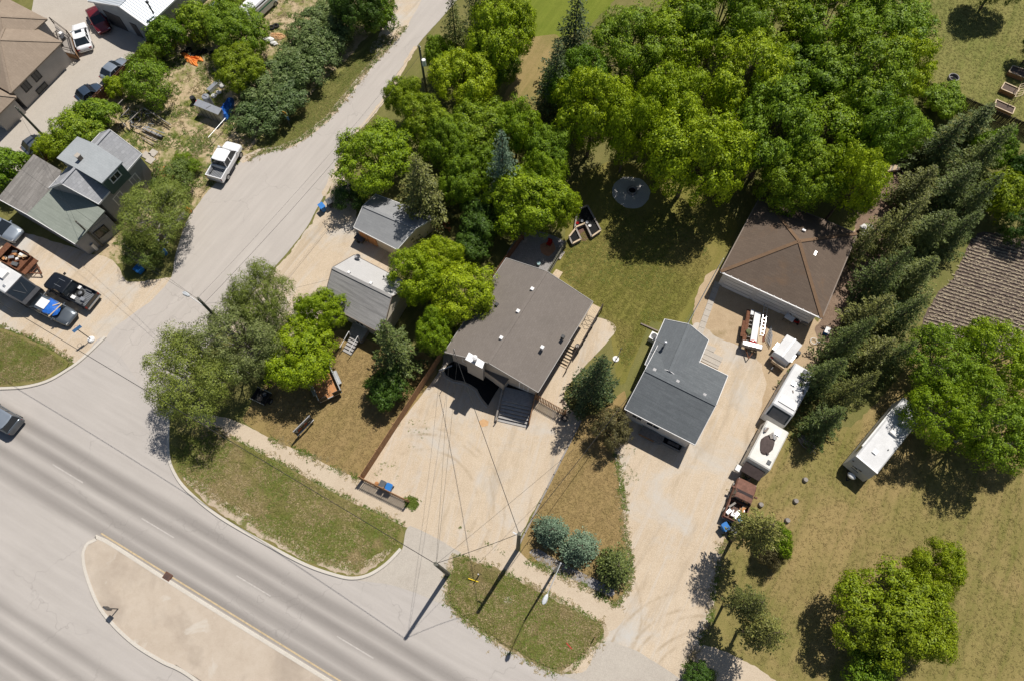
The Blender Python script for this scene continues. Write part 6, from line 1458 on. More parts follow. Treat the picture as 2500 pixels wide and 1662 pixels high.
# business sign
cb = crop(710, 1005, 65 / 1568.)
b0, b1 = cb(110, 1165, 1.95), cb(1100, 185, 1.95); b0.z = b1.z = 0
sg = thing('board_sign', 'black two post lawn sign with white lettering facing the road', 'sign', (b0 + b1) / 2); d = (b1 - b0); SL = d.length; d.normalize(); n = Vector((d.y, -d.x, 0)); m0 = (b0 + b1) / 2
MB().box(m0 + UP * 1.25, (SL, .06, 1.35), ax=d).build('board', m_black, sg)
MB().box(m0 + n * .03 + UP * .56, (SL, .12, .07), ax=d).build('bottom_rail', m_card, sg); MB().box(m0 + n * .02 + UP * 1.94, (SL, .08, .03), ax=d).build('top_rail', m_galv, sg)
for s in (-1, 1): p = m0 + d * (s * SL * .42) - n * .07; MB().box((p.x, p.y, .95), (.09, .09, 1.9), ax=d).build('post', m_wood_dark, sg)
def lettering(txt, size, m, parent, origin_pt, xdir, updir, nrm, name='lettering', width=None):
    cu = bpy.data.curves.new('t', 'FONT'); cu.body = txt; cu.size = size; cu.align_x = 'CENTER'; cu.extrude = .004
    o = bpy.data.objects.new('t', cu); COL.objects.link(o); dg = bpy.context.evaluated_depsgraph_get(); me = bpy.data.meshes.new_from_object(o.evaluated_get(dg)); bpy.data.objects.remove(o)
    vs = [v.co.copy() for v in me.vertices]; w = max(v.x for v in vs) - min(v.x for v in vs); k = (width / w) if width else 1
    mb = MB(); mb.add([origin_pt + xdir * (v.x * k) + updir * v.y + nrm * (v.z + .006) for v in vs], [tuple(p.vertices) for p in me.polygons]); return mb.build(name, m, parent)
lettering('LAWNBOYS', .52, m_card, sg, m0 + n * .03 + UP * 1.48, d, UP, n, width=SL * .93)
for k, (x, z, w, h, m) in enumerate(((-.22, 1.22, .34, .26, m_sred), (.12, 1.25, .3, .22, m_sred), (-.34, 1.0, .2, .12, m_orange), (.05, .92, .5, .08, m_orange), (.3, .98, .3, .06, m_card), (-.38, 1.3, .12, .2, m_card))):
    MB().box(m0 + d * (x * SL) + n * .034 + UP * z, (w, .008, h), ax=d).build('graphic', m, sg)
sheet('dirt_patch', [cI(x, y) for x, y in [(1110, 690), (1150, 668), (1195, 690), (1190, 725), (1140, 735)]], plain('orange_dirt', (.50, .31, .16), .95, var=.15, scale=5), .06)
# sandy edge of the boulevard
def top_sheet(name, pts, m, z, amp): return sheet(name, pts, m, amp, .25, z=z)
top_sheet('sandy_edge', Q([(420, 1098), (440, 1122), (505, 1178), (605, 1238), (703, 1290), (772, 1316), (812, 1324), (846, 1316), (883, 1292), (905, 1262), (880, 1270), (830, 1292), (780, 1290), (700, 1255), (640, 1225), (560, 1175), (500, 1135), (450, 1100)]), m_sandy, .119, .22)
# garden rows
m_soil_dry = ground_mat('dry_soil', ((.13, .10, .08), (.19, .15, .12), (.26, .21, .17)), .4, 3, 12, bmp=1.0)
ra, rb = cQ(1000, 1225), cQ(1560, 1400); rd = (rb - ra).normalized(); rn = Vector((-rd.y, rd.x, 0)); o_ = ra; grng = random.Random(2); bits = []
gp = [(p.x, p.y) for p in gpoly]
for k in range(-14, 34):
    run = []; segs = []
    for j in range(-20, 90):
        p = o_ + rn * (k * .43) + rd * (j * .35)
        if inside((p.x, p.y), gp): run.append(p)
        elif run: segs.append(run); run = []
    if run: segs.append(run)
    for s in segs:
        if len(s) < 3: continue
        rings = []
        for p in s:
            hh = .13 + .04 * mnoise.noise(p * 2.0); w = .15 + .03 * mnoise.noise(p * 3.0); rings.append([p - rn * w + UP * .0, p - rn * w * .4 + UP * hh, p + rn * w * .4 + UP * (hh * .9), p + rn * w])
            for _q in range(3): bits.append((p + rn * grng.uniform(-.10, .06) + rd * grng.uniform(-.17, .17), grng.uniform(0, 3.1)))
            if grng.random() < .8: bits.append((p + rn * grng.uniform(-.22, .22) + rd * .17, grng.uniform(0, 3.1)))
        MB().loft(rings).build('soil_row', m_soil_dry, bpy.data.objects['garden_soil'])
mb = MB()
for p, a in bits: mb.box(p + UP * .12, (grng.uniform(.1, .32), .035, .02), ax=rd + rn * grng.uniform(-.3, .3))
o = mb.build('straw_litter', plain('straw', (.50, .42, .29), .9, var=.3), None); tag(o, 'dry straw bits scattered over the garden plot rows', 'straw'); o['kind'] = 'stuff'
# ================================================================== vegetation
def leaf_mat(name, col, alt, trans=.28, gloss=.35, var=.35):
    m, nt, b, out = _new(name)
    g = N(nt, 'ShaderNodeNewGeometry'); oi = N(nt, 'ShaderNodeObjectInfo')
    c = ramp(nt, g.outputs['Random Per Island'], [(0., mul(col, 1 - var)), (.5, col), (.85, alt), (1., mul(alt, 1 + var))])
    p = pos(nt)
    c = mix(nt, ramp(nt, noise(nt, p, .55, 3, .6), [(.35, g3(0.)), (.65, g3(.55))]), c, alt)
    hv = N(nt, 'ShaderNodeHueSaturation')
    mr = N(nt, 'ShaderNodeMapRange'); nt.links.new(oi.outputs['Random'], mr.inputs[0]); mr.inputs[3].default_value = .485; mr.inputs[4].default_value = .512
    mv = N(nt, 'ShaderNodeMapRange'); nt.links.new(oi.outputs['Random'], mv.inputs[0]); mv.inputs[3].default_value = 1.15; mv.inputs[4].default_value = .78
    nt.links.new(mr.outputs[0], hv.inputs['Hue']); nt.links.new(mv.outputs[0], hv.inputs['Value']); nt.links.new(c, hv.inputs['Color'])
    c = hv.outputs[0]
    nt.links.new(c, b.inputs['Base Color']); b.inputs['Roughness'].default_value = .55; b.inputs['Specular IOR Level'].default_value = gloss
    tr = N(nt, 'ShaderNodeBsdfTranslucent'); nt.links.new(c, tr.inputs[0])
    ms = N(nt, 'ShaderNodeMixShader'); ms.inputs[0].default_value = trans
    nt.links.new(b.outputs[0], ms.inputs[1]); nt.links.new(tr.outputs[0], ms.inputs[2]); nt.links.new(ms.outputs[0], out.inputs[0])
    return m
LM = dict(
    bright=leaf_mat('leaf_bright', (.170, .275, .006), (.345, .46, .010)),
    yellow=leaf_mat('leaf_yellow', (.185, .265, .006), (.325, .400, .012)),
    mid=leaf_mat('leaf_mid', (.115, .205, .008), (.26, .375, .012)),
    fresh=leaf_mat('leaf_fresh', (.115, .215, .010), (.245, .365, .016)),
    dark=leaf_mat('leaf_dark', (.045, .105, .012), (.085, .165, .016)),
    olive=leaf_mat('leaf_olive', (.125, .185, .024), (.235, .295, .055)),
    grey=leaf_mat('leaf_grey', (.170, .22, .050), (.30, .335, .115)),
    lilac=leaf_mat('leaf_lilac', (.082, .145, .030), (.20, .265, .085)),
    spruce=leaf_mat('needle_green', (.072, .108, .024), (.165, .205, .048), .1),
    spruce_olive=leaf_mat('needle_olive', (.108, .125, .028), (.225, .235, .055), .1),
    spruce_blue=leaf_mat('needle_blue', (.085, .145, .088), (.185, .27, .17), .1),
    spruce_dark=leaf_mat('needle_dark', (.046, .076, .026), (.10, .14, .044), .1),
    brown=leaf_mat('needle_brown', (.105, .09, .036), (.17, .155, .052), .1))
m_bark = plain('bark', (.14, .105, .08), .9, var=.35, scale=4, bmp=.6)
m_bark_grey = plain('bark_grey', (.27, .25, .22), .9, var=.3, scale=4, bmp=.6)

def quad_mesh(name, c, nrm, size, aspect, r):
    """leaf-sized faces: centres, normals, sizes"""
    n = len(c)
    t = r.normal(size=(n, 3)); t -= (t * nrm).sum(1)[:, None] * nrm; t /= np.linalg.norm(t, axis=1)[:, None] + 1e-9
    bt = np.cross(nrm, t)
    sx = size[:, None] * .5; sy = size[:, None] * .5 * aspect
    v = np.empty((n, 4, 3))
    v[:, 0] = c - t * sx; v[:, 1] = c - bt * sy * .9 + nrm * sx * .18; v[:, 2] = c + t * sx; v[:, 3] = c + bt * sy * .9 + nrm * sx * .18
    return raw_mesh(name, v.reshape(-1, 3))
def raw_mesh(name, v):
    me = bpy.data.meshes.new(name); nv = len(v)
    me.vertices.add(nv); me.vertices.foreach_set('co', np.ascontiguousarray(v, dtype=np.float32).ravel())
    me.loops.add(nv); me.loops.foreach_set('vertex_index', np.arange(nv, dtype=np.int32))
    nq = nv // 4
    me.polygons.add(nq); me.polygons.foreach_set('loop_start', np.arange(0, nv, 4, dtype=np.int32))
    try: me.polygons.foreach_set('loop_total', np.full(nq, 4, dtype=np.int32))
    except Exception: pass
    me.update(calc_edges=True)
    return me

def unit(a): return a / (np.linalg.norm(a, axis=-1, keepdims=True) + 1e-9)
def crown_leaves(r, Rr, Rz, zc, lobes, clumps, leaves, lsize, airy=0., lobe_r=(.36, .52), aspect=.7, flat=.0, low=-.35):
    """lobes on an ellipsoid, clumps on lobes, leaves on clumps; base radius Rr"""
    C, Nn, S = [], [], []; LOB = []
    k = 0
    for i in range(lobes):
        if i == 0: d = np.array([0, 0, .75])
        else:
            a = 2.399963 * i + r.uniform(-.4, .4); el = r.uniform(low, .8)
            d = np.array([math.cos(a) * math.sqrt(1 - min(el * el, .9)), math.sin(a) * math.sqrt(1 - min(el * el, .9)), el])
        f = r.uniform(.45, .72)
        lc = np.array([d[0] * Rr * f, d[1] * Rr * f, zc + d[2] * Rz * f * .9])
        lr = Rr * r.uniform(*lobe_r)
        LOB.append((lc, lr))
        nc = int(clumps * (lr / (Rr * .45)) ** 2)
        dd = unit(r.normal(size=(nc, 3)) + np.array([d[0] * .6, d[1] * .6, .75]))
        rad = lr * r.uniform(.66, 1.12, size=(nc, 1))
        cc = lc + dd * rad * np.array([1, 1, Rz / Rr * 1.05])
        cr = r.uniform(.30, .78, size=(nc, 1)) * (Rr / 4) ** .5
        nl = leaves
        ld = unit(r.normal(size=(nc, nl, 3)) + dd[:, None, :] * .8 + np.array([0, 0, .45]))
        lp = cc[:, None, :] + ld * (cr[:, None, :] * r.uniform(.62, 1.08, size=(nc, nl, 1)))
        nn = unit(ld * 1.0 + dd[:, None, :] * .35 + r.normal(size=(nc, nl, 3)) * .30)
        keep = r.uniform(size=(nc, nl)) > airy
        C.append(lp[keep]); Nn.append(nn[keep]); S.append(r.uniform(.65, 1.3, size=keep.sum()) * lsize)
    return np.concatenate(C), np.concatenate(Nn), np.concatenate(S), LOB

PROTO = {}
def trunk_mesh(name, LOB, h0, r0, rnd, twigs=0, lean=0):
    mb = MB()
    fork = Vector((lean * .4, 0, h0))
    mb.path([(0, 0, -.1), (lean * .1, .05, h0 * .5), fork], [r0 * 1.25, r0, r0 * .8], 7)
    for lc, lr in LOB:
        e = Vector(lc); mid = fork.lerp(e, .5) + Vector((rnd.uniform(-.2, .2), rnd.uniform(-.2, .2), rnd.uniform(.0, .3)))
        mb.path([fork - Vector((0, 0, .2)), mid, e], [r0 * .55, r0 * .34, r0 * .15], 5)
        for k in range(2 + twigs):
            q = e + Vector((rnd.gauss(0, 1), rnd.gauss(0, 1), abs(rnd.gauss(.5, .6)))).normalized() * lr * rnd.uniform(.7, 1.08)
            m2 = e.lerp(q, .5) + Vector((rnd.uniform(-.15, .15), rnd.uniform(-.15, .15), .1))
            mb.path([mid.lerp(e, rnd.uniform(.5, 1)), m2, q], [r0 * .16, r0 * .10, r0 * .05], 4)
    return mb
def proto_tree(key, seed, Rr=4., Rz=3., h=8., lobes=13, clumps=30, leaves=34, lsize=.30, airy=.0, aspect=.7, twigs=0, bark=None, lean=0, h0=None, low=-.35, lobe_r=(.36, .52)):
    r = np.random.default_rng(seed); rnd = random.Random(seed)
    zc = h - Rz * 1.02
    C, Nn, S, LOB = crown_leaves(r, Rr, Rz, zc, lobes, clumps, leaves, lsize, airy, aspect=aspect, low=low, lobe_r=lobe_r)
    ok = C[:, 2] > .08
    cm = quad_mesh(key + '_crown', C[ok], Nn[ok], S[ok], aspect, r)
    tm = trunk_mesh(key + '_trunk', LOB, h0 or max(.4, zc - Rz * .55), .045 * Rr, rnd, twigs, lean)
    me = bpy.data.meshes.new(key + '_trunk'); me.from_pydata(tm.v, [], tm.f); me.materials.append(bark or m_bark)
    cm.materials.append(LM['mid'])
    PROTO[key] = (cm, me, Rr, h, zc)
def proto_spruce(key, seed, Rr=2.6, h=10., whorls=26, per=10, tuft=26, base=.4, droop=.35, bark=None, cone=1.0, lsize=.3):
    r = np.random.default_rng(seed); rnd = random.Random(seed)
    C, Nn, S, T = [], [], [], []
    br = MB(); br.path([(0, 0, -.1), (0, 0, h * .5), (0, 0, h * .98)], [.17, .11, .02], 7)
    for w in range(whorls):
        t = (w + .5) / whorls                       # 0 bottom .. 1 top
        z = base + (h - base) * t ** .92
        Lr = Rr * (1 - t) ** (.85 * cone) * r.uniform(.82, 1.08) + .18
        nb = max(5, int(per * (1 - t * .45)))
        a0 = r.uniform(0, 6.28)
        for k in range(nb):
            a = a0 + 6.283 * k / nb + r.uniform(-.22, .22)
            L = Lr * r.uniform(.72, 1.12)
            d = np.array([math.cos(a), math.sin(a), 0.])
            n = max(5, int(tuft * (L / Rr) + 4))
            s = np.sort(r.uniform(.12, 1.0, n))
            rise = .12 * (1 - s) ** 1 + .10 * s ** 3
            zz = z + L * (.10 - droop * s + .30 * s ** 2) * (1.1 - t * .6)
            side = np.array([-d[1], d[0], 0.])
            wid = (.36 * L * (1 - s) + .16) * r.uniform(-1, 1, n)
            p = d[None] * (s * L)[:, None] + side[None] * wid[:, None] + np.stack([np.zeros(n), np.zeros(n), zz - abs(wid) * .25 + r.normal(0, .05, n)], 1)
            tip = unit(d[None] * 1.0 + side[None] * (np.sign(wid) * .7)[:, None] + r.normal(size=(n, 3)) * .22)
            C.append(p); T.append(tip); Nn.append(unit(np.array([0, 0, .85]) + d[None] * .35 + r.normal(size=(n, 3)) * .38)); S.append(r.uniform(.7, 1.25, n) * lsize * (1.05 - t * .35))
            if w % 2 == 0 and k % 2 == 0:
                br.path([(0, 0, z), tuple(d * L * .5 + np.array([0, 0, z - L * .05])), tuple(d * L * .9 + np.array([0, 0, z + L * (.10 - droop * .9 + .24)]))], [.03, .02, .01], 4)
    C = np.concatenate(C); Nn = np.concatenate(Nn); S = np.concatenate(S); T = np.concatenate(T)
    T = T - (T * Nn).sum(1)[:, None] * Nn; T = unit(T); B = np.cross(Nn, T)
    ok = C[:, 2] > .05
    C, Nn, S, T, B = C[ok], Nn[ok], S[ok], T[ok], B[ok]
    v = np.empty((len(C), 4, 3)); l = S[:, None] * .75; w_ = S[:, None] * .30
    v[:, 0] = C - T * l * .6; v[:, 1] = C - B * w_ - Nn * .03; v[:, 2] = C + T * l - Nn * .02; v[:, 3] = C + B * w_ - Nn * .03
    cm = raw_mesh(key + '_crown', v.reshape(-1, 3)); cm.materials.append(LM['spruce'])
    me = bpy.data.meshes.new(key + '_trunk'); me.from_pydata(br.v, [], br.f); me.materials.append(bark or m_bark)
    PROTO[key] = (cm, me, Rr, h, h * .35)

proto_tree('maple_a', 1, Rz=3.5, h=8., lobes=17, clumps=40, leaves=74, lsize=.185, low=-.7, lobe_r=(.26, .46))
proto_tree('maple_b', 2, Rz=3.6, h=8., lobes=15, clumps=42, leaves=74, lsize=.185, low=-.7, lobe_r=(.28, .48))
proto_tree('maple_c', 3, Rz=3.5, h=8., lobes=21, clumps=38, leaves=74, lsize=.185, lobe_r=(.22, .40), low=-.7)
proto_tree('elm_a', 4, Rr=5., Rz=5.0, h=11., lobes=30, clumps=40, leaves=70, lsize=.21, lobe_r=(.20, .36), low=-.7)
proto_tree('elm_b', 5, Rr=5., Rz=5.0, h=11., lobes=28, clumps=40, leaves=70, lsize=.21, lobe_r=(.20, .38), low=-.7, twigs=1)
proto_tree('willow_a', 6, Rr=4.6, Rz=3.4, h=8., lobes=22, clumps=50, leaves=54, lsize=.175, airy=.05, aspect=.42, twigs=4, bark=m_bark_grey, lobe_r=(.26, .42), low=-.6)
proto_tree('willow_b', 7, Rr=4.6, Rz=3.4, h=8., lobes=21, clumps=50, leaves=54, lsize=.18, airy=.06, aspect=.45, twigs=5, bark=m_bark_grey, lobe_r=(.26, .42), low=-.6)
proto_tree('ash_a', 12, Rr=4.6, Rz=3.6, h=8., lobes=22, clumps=36, leaves=64, lsize=.19, airy=.05, twigs=3, bark=m_bark_grey, lobe_r=(.24, .40), low=-.6)
proto_tree('ash_b', 13, Rr=4.6, Rz=3.6, h=8., lobes=21, clumps=36, leaves=64, lsize=.19, airy=.05, twigs=3, bark=m_bark_grey, lobe_r=(.24, .40), low=-.6)
proto_tree('bush_a', 8, Rr=2., Rz=1.5, h=3., lobes=9, clumps=22, leaves=54, lsize=.165, h0=.35, low=-.4)
proto_tree('bush_b', 9, Rr=2., Rz=1.5, h=3., lobes=10, clumps=22, leaves=54, lsize=.16, h0=.35, aspect=.45, low=-.4, twigs=1)
proto_tree('lilac_a', 10, Rr=2., Rz=1.6, h=3.4, lobes=16, clumps=17, leaves=50, lsize=.165, h0=.35, lobe_r=(.22, .36), low=-.5)
proto_tree('lilac_b', 11, Rr=2., Rz=1.6, h=3.4, lobes=14, clumps=18, leaves=50, lsize=.165, h0=.35, lobe_r=(.24, .38), low=-.5)
proto_spruce('spruce_a', 21, Rr=3.0, h=9., whorls=17, per=9, tuft=84, lsize=.215, cone=1.0)
proto_spruce('spruce_b', 22, Rr=3.0, h=9., whorls=15, per=8, tuft=86, droop=.26, lsize=.225, cone=1.0)
proto_spruce('spruce_c', 23, Rr=3.0, h=9., whorls=18, per=9, tuft=84, droop=.40, cone=.9, lsize=.215)
proto_spruce('spruce_low', 24, Rr=2.0, h=3.6, whorls=17, per=12, tuft=44, base=.12, cone=.62, droop=.2, lsize=.19)
proto_spruce('pine_high', 25, Rr=2.1, h=8., whorls=15, per=9, tuft=48, base=3.4, droop=.2, cone=.55, lsize=.21)

TREE_NAMES = []
def tree(proto, x, y, rv, label, leaf, hh=None, name='tree', cat='tree', group=None, zf=None, rot=None):
    """crown seen at view pixel (x, y) with radius rv; hh = height in metres"""
    cm, tm, Rr, h, zc = PROTO[proto]
    hh = hh or h
    zz = zc * hh / h if zf is None else zf * hh
    c = V(x, y, zz)
    rm = rv * (V(x + 1, y, zz) - c).length
    loc = (c.x, c.y, 0)
    t = thing(name, label, cat, loc, group)
    s = rm / Rr
    t.rotation_euler = (0, 0, rng.uniform(0, 6.28) if rot is None else rot)
    k_ = rng.uniform(.88, 1.12); t.scale = (s * k_, s * (2 - k_), hh / h)
    for nm, me in (('crown', cm), ('trunk', tm)):
        o = bpy.data.objects.new(nm, me); COL.objects.link(o); o.parent = t
        if nm == 'crown':
            o.material_slots[0].link = 'OBJECT'; o.material_slots[0].material = LM[leaf]
    return t
ML = 'maple_tree'
ORD = ['first', 'second', 'third', 'fourth', 'fifth', 'sixth', 'seventh', 'eighth', 'ninth', 'tenth', 'eleventh', 'twelfth', 'thirteenth', 'fourteenth', 'fifteenth', 'sixteenth', 'seventeenth', 'eighteenth', 'nineteenth', 'twentieth', 'twenty first']
# --- left side
tree('bush_a', 15, 390, 50, 'bright green tree at the left edge beside the low grey shingled roof', 'fresh', 5, 'leafy_tree')
tree('bush_b', 178, 300, 62, 'bright green feathery shrub between the wood fence and the grey house', 'fresh', 4, 'shrub', 'shrub')
tree('bush_a', 232, 268, 42, 'rounder green shrub touching the north side of the grey house', 'fresh', 3.6, 'shrub', 'shrub')
tree('bush_b', 120, 335, 34, 'yellow green shrub by the dark parked car at the fence end', 'bright', 3, 'shrub', 'shrub')
tree('bush_b', 338, 194, 55, 'feathery mid green tree above the scrap metal racks', 'fresh', 4.6, 'leafy_tree')
tree('bush_a', 271, 204, 25, 'small yellow green shrub beside the wood fence', 'bright', 2.6, 'shrub', 'shrub')
tree('bush_a', 388, 85, 42, 'dark green round shrub at the corner of the metal roofed garage', 'mid', 4, 'shrub', 'shrub')
tree('bush_b', 345, 128, 27, 'small blue green shrub at the upper fence end', 'mid', 3, 'shrub', 'shrub')
tree('maple_b', 545, 62, 68, 'bright green broad tree in the junk yard near the green and white van', 'fresh', 6.5, 'leafy_tree')
tree('bush_a', 462, 52, 46, 'leafy green shrub beside the metal garage side wall', 'fresh', 4, 'shrub', 'shrub')
tree('bush_b', 530, 12, 36, 'green shrub next to the small grey box behind the garage', 'fresh', 4, 'shrub', 'shrub')
tree('maple_c', 556, 160, 60, 'yellow green tree at the north end of the lilac hedge', 'yellow', 5.5, 'leafy_tree')
hedge = [(592, 268, 50), (640, 248, 50), (612, 222, 48), (668, 212, 50), (640, 180, 46), (700, 168, 50), (676, 135, 46), (735, 128, 48), (708, 92, 46), (762, 88, 48), (738, 50, 46), (795, 55, 46), (775, 15, 44)]
for i, (x, y, rr) in enumerate(hedge):
    tree('lilac_a' if i % 2 else 'lilac_b', x, y, rr * 1.12, 'dark green lilac bush, %s in the street hedge counted from the white pickup' % ORD[i], 'lilac', 3.0 + .35 * (i % 3), 'lilac_bush', 'bush', 'lilac hedge along the side street')
tree('maple_a', 828, 5, 62, 'dark green tree at the far end of the hedge, cut by the top edge', 'dark', 8, 'leafy_tree')
tree('bush_a', 872, 42, 42, 'green shrub at the sandy verge of the side street', 'mid', 4, 'shrub', 'shrub')
tree('bush_b', 418, 372, 20, 'little yellow green shrub behind the parked white pickup', 'bright', 1.8, 'shrub', 'shrub')
tree('bush_a', 446, 384, 17, 'little leafy green shrub nearest the parked white pickup', 'fresh', 1.6, 'shrub', 'shrub')
tree('willow_b', 352, 492, 92, 'olive green twiggy tree beside the grey house and the planters', 'olive', 6.5, 'leafy_tree')
tree('bush_b', 395, 420, 50, 'low olive shrub between the twiggy tree and the junk yard', 'olive', 3, 'shrub', 'shrub')
tree('bush_b', 330, 575, 45, 'olive shrub right above the blue box at the street corner', 'olive', 3.2, 'shrub', 'shrub')
# --- street corner group
tree('willow_a', 440, 868, 114, 'grey green willow overhanging the street corner kerb', 'olive', 8.5, 'willow_tree')
tree('willow_b', 548, 782, 112, 'pale twiggy willow in the middle of the corner group', 'grey', 9, 'willow_tree')
tree('willow_a', 604, 692, 82, 'dark olive willow at the top of the corner group with spiky outline', 'olive', 9, 'willow_tree')
tree('maple_b', 688, 818, 84, 'bright yellow green maple beside the open utility trailer', 'bright', 7, ML)
tree('maple_a', 738, 720, 58, 'bright green maple against the small grey house wall', 'bright', 7, ML)
# --- middle
tree('maple_a', 868, 358, 92, 'bright round maple overhanging the side street above the grey shed', 'bright', 8, ML)
tree('maple_c', 930, 232, 48, 'green maple beside the dark utility pole on the side street', 'mid', 7, ML)
tree('maple_b', 1068, 190, 76, 'round green maple right of the dark utility pole', 'bright', 8.5, ML)
tree('maple_c', 985, 285, 62, 'leafy maple in the street row with a dead grey spire beside it', 'mid', 7.5, ML)
tree('maple_b', 1158, 82, 84, 'tall bright tree beside the green lawn at the top', 'bright', 11, 'leafy_tree')
tree('maple_c', 1140, 150, 62, 'shaded lower maple in front of the tall bright lawn tree', 'mid', 7, ML)
tree('maple_a', 1012, 128, 44, 'small maple between the street spruce and the dark pole', 'mid', 6.5, ML)
tree('maple_c', 1190, 300, 60, 'maple behind and right of the tall blue spruce', 'bright', 8.5, ML)
tree('maple_b', 1080, 400, 66, 'shaded maple between the olive spruce and the blue spruce', 'mid', 7.5, ML)
tree('maple_a', 1248, 410, 58, 'maple right of the tall blue spruce above the patio maple', 'bright', 8, ML)
tree('bush_a', 1105, 505, 52, 'dark shrub in deep shade below the blue spruce', 'dark', 4, 'shrub', 'shrub')
tree('bush_a', 1085, 570, 40, 'dark shrub in shade beside the west patio fence', 'dark', 3, 'shrub', 'shrub')
tree('bush_b', 805, 452, 38, 'low shaded shrub left of the grey shed', 'dark', 2.2, 'shrub', 'shrub')
tree('maple_b', 1330, 190, 70, 'fresh green tree tucked between the two dark spruces', 'fresh', 10, 'leafy_tree')
tree('bush_a', 2170, 235, 46, 'leafy shrub in front of the dark board fence', 'fresh', 3, 'shrub', 'shrub')
tree('spruce_c', 1048, 80, 46, 'olive dark spruce at the street edge near the top', 'spruce', 11, 'spruce_tree', zf=.45)
tree('spruce_a', 1098, 30, 46, 'dark spruce at the top edge beside the tall bright tree', 'spruce_dark', 12, 'spruce_tree', zf=.45)
tree('maple_b', 1125, 300, 82, 'green maple standing behind the tall blue spruce', 'mid', 8, ML)
tree('maple_a', 1030, 335, 66, 'bright maple between the two middle spruces', 'mid', 8, ML)
tree('maple_c', 1262, 355, 60, 'green maple in shade left of the fire pit lawn', 'fresh', 7.5, ML)
tree('spruce_c', 975, 452, 82, 'large olive brown spruce behind the grey shed', 'spruce_olive', 11, 'spruce_tree', zf=.38)
tree('spruce_a', 1158, 388, 62, 'tall blue spruce among the bright maples', 'spruce_blue', 12, 'spruce_tree', zf=.5)
tree('maple_a', 1222, 468, 94, 'bright maple overhanging the patio and raised beds', 'bright', 8, ML)
tree('maple_c', 1290, 480, 50, 'small bright maple touching the raised timber beds', 'bright', 7, ML)
tree('maple_b', 958, 640, 66, 'bright maple right over the small house roof ridge', 'bright', 8, ML)
tree('maple_a', 1062, 688, 80, 'bright maple touching the left eave of the brown roofed house', 'bright', 8, ML)
tree('maple_c', 1005, 770, 52, 'lower bright maple beside the grey green spruce', 'bright', 6.5, ML)
tree('maple_c', 1012, 600, 56, 'olive topped maple between the grey shed and the brown roofed house', 'bright', 7, ML)
tree('spruce_b', 908, 802, 76, 'grey green spruce in front of the small house', 'spruce', 11, 'spruce_tree', zf=.45)
tree('bush_a', 892, 895, 48, 'dark green bushy shrub at the foot of the grey green spruce', 'dark', 3.5, 'shrub', 'shrub')
tree('spruce_c', 1368, 888, 68, 'dark green spruce at the gate between the two houses', 'spruce_dark', 11.5, 'spruce_tree', zf=.34)
tree('bush_b', 1412, 985, 44, 'brownish juniper beside the dark grey roofed house', 'brown', 4, 'juniper', 'shrub')
tree('spruce_low', 1271, 1224, 44, 'compact blue spruce nearest the gravel lot, first of three', 'spruce_blue', 3.4, 'blue_spruce')
tree('spruce_low', 1336, 1262, 47, 'compact blue spruce in the middle of the three by the path', 'spruce_blue', 3.6, 'blue_spruce')
tree('spruce_low', 1416, 1306, 50, 'compact olive spruce nearest the driveway, last of three', 'spruce', 3.8, 'olive_spruce')
# --- top middle and right
tree('spruce_c', 1322, 95, 74, 'tall dark spruce left of the big shade trees', 'spruce_dark', 13, 'spruce_tree', zf=.45)
tree('spruce_a', 1278, 205, 66, 'dark spruce shading the narrow dry lawn', 'spruce_dark', 12, 'spruce_tree', zf=.42)
tree('maple_a', 1368, 262, 92, 'bright maple at the left of the back lawn group', 'bright', 12.5, ML)
tree('maple_b', 1450, 300, 62, 'smaller bright maple between two round maples', 'bright', 13, ML)
tree('maple_c', 1540, 245, 84, 'bright round maple behind the largest back lawn maple', 'bright', 11.5, ML)
tree('maple_b', 1600, 352, 112, 'largest bright round maple over the fire pit lawn', 'bright', 14, ML)
tree('elm_b', 1440, 110, 96, 'fresh green tree behind the back lawn maples', 'fresh', 11, 'shade_tree')
elms = [(1565, 85, 92, 'elm_a'), (1660, 45, 92, 'elm_b'), (1775, 70, 100, 'elm_a'), (1905, 50, 108, 'elm_b'), (2035, 60, 100, 'elm_a'), (1725, 190, 96, 'elm_b'), (1850, 190, 106, 'elm_a'), (1985, 190, 106, 'elm_b'), (2075, 170, 70, 'elm_a'), (1780, 315, 100, 'elm_a'), (1905, 330, 104, 'elm_b'), (2020, 310, 84, 'elm_a'), (1850, 415, 84, 'elm_b'), (1965, 425, 66, 'elm_a')]
ELML = ['shade tree of the grove at its upper left, beside the fresh green tree', 'shade tree of the grove at the top edge, second from its left', 'shade tree of the grove at the top edge, third from its left', 'shade tree of the grove at the top edge, fourth from its left', 'shade tree of the grove at the top edge beside the fenced yard', 'shade tree in the second row of the grove, behind the largest round maple', 'shade tree in the very middle of the grove', 'shade tree in the second row of the grove, facing the fenced yard', 'narrow shade tree of the grove at the end of the dark board fence', 'front row shade tree of the grove, right of the largest round maple', 'front row shade tree of the grove, centred above the brown garage', 'front row shade tree of the grove nearest the firewood rack', 'lowest shade tree of the grove, leaning over the garage roof', 'shade tree of the grove right above the east garage corner']
for i, (x, y, rr, pr) in enumerate(elms):
    tree(pr, x, y, rr * 1.14, ELML[i], ['bright', 'mid', 'fresh', 'mid', 'bright'][(i * 3) % 5], 11 + (i * 2) % 4, 'shade_tree', 'tree', 'grove of shade trees behind the garage')
tree('bush_a', 2090, 300, 55, 'leafy undergrowth shrub at the end of the dark board fence', 'fresh', 4, 'shrub', 'shrub')
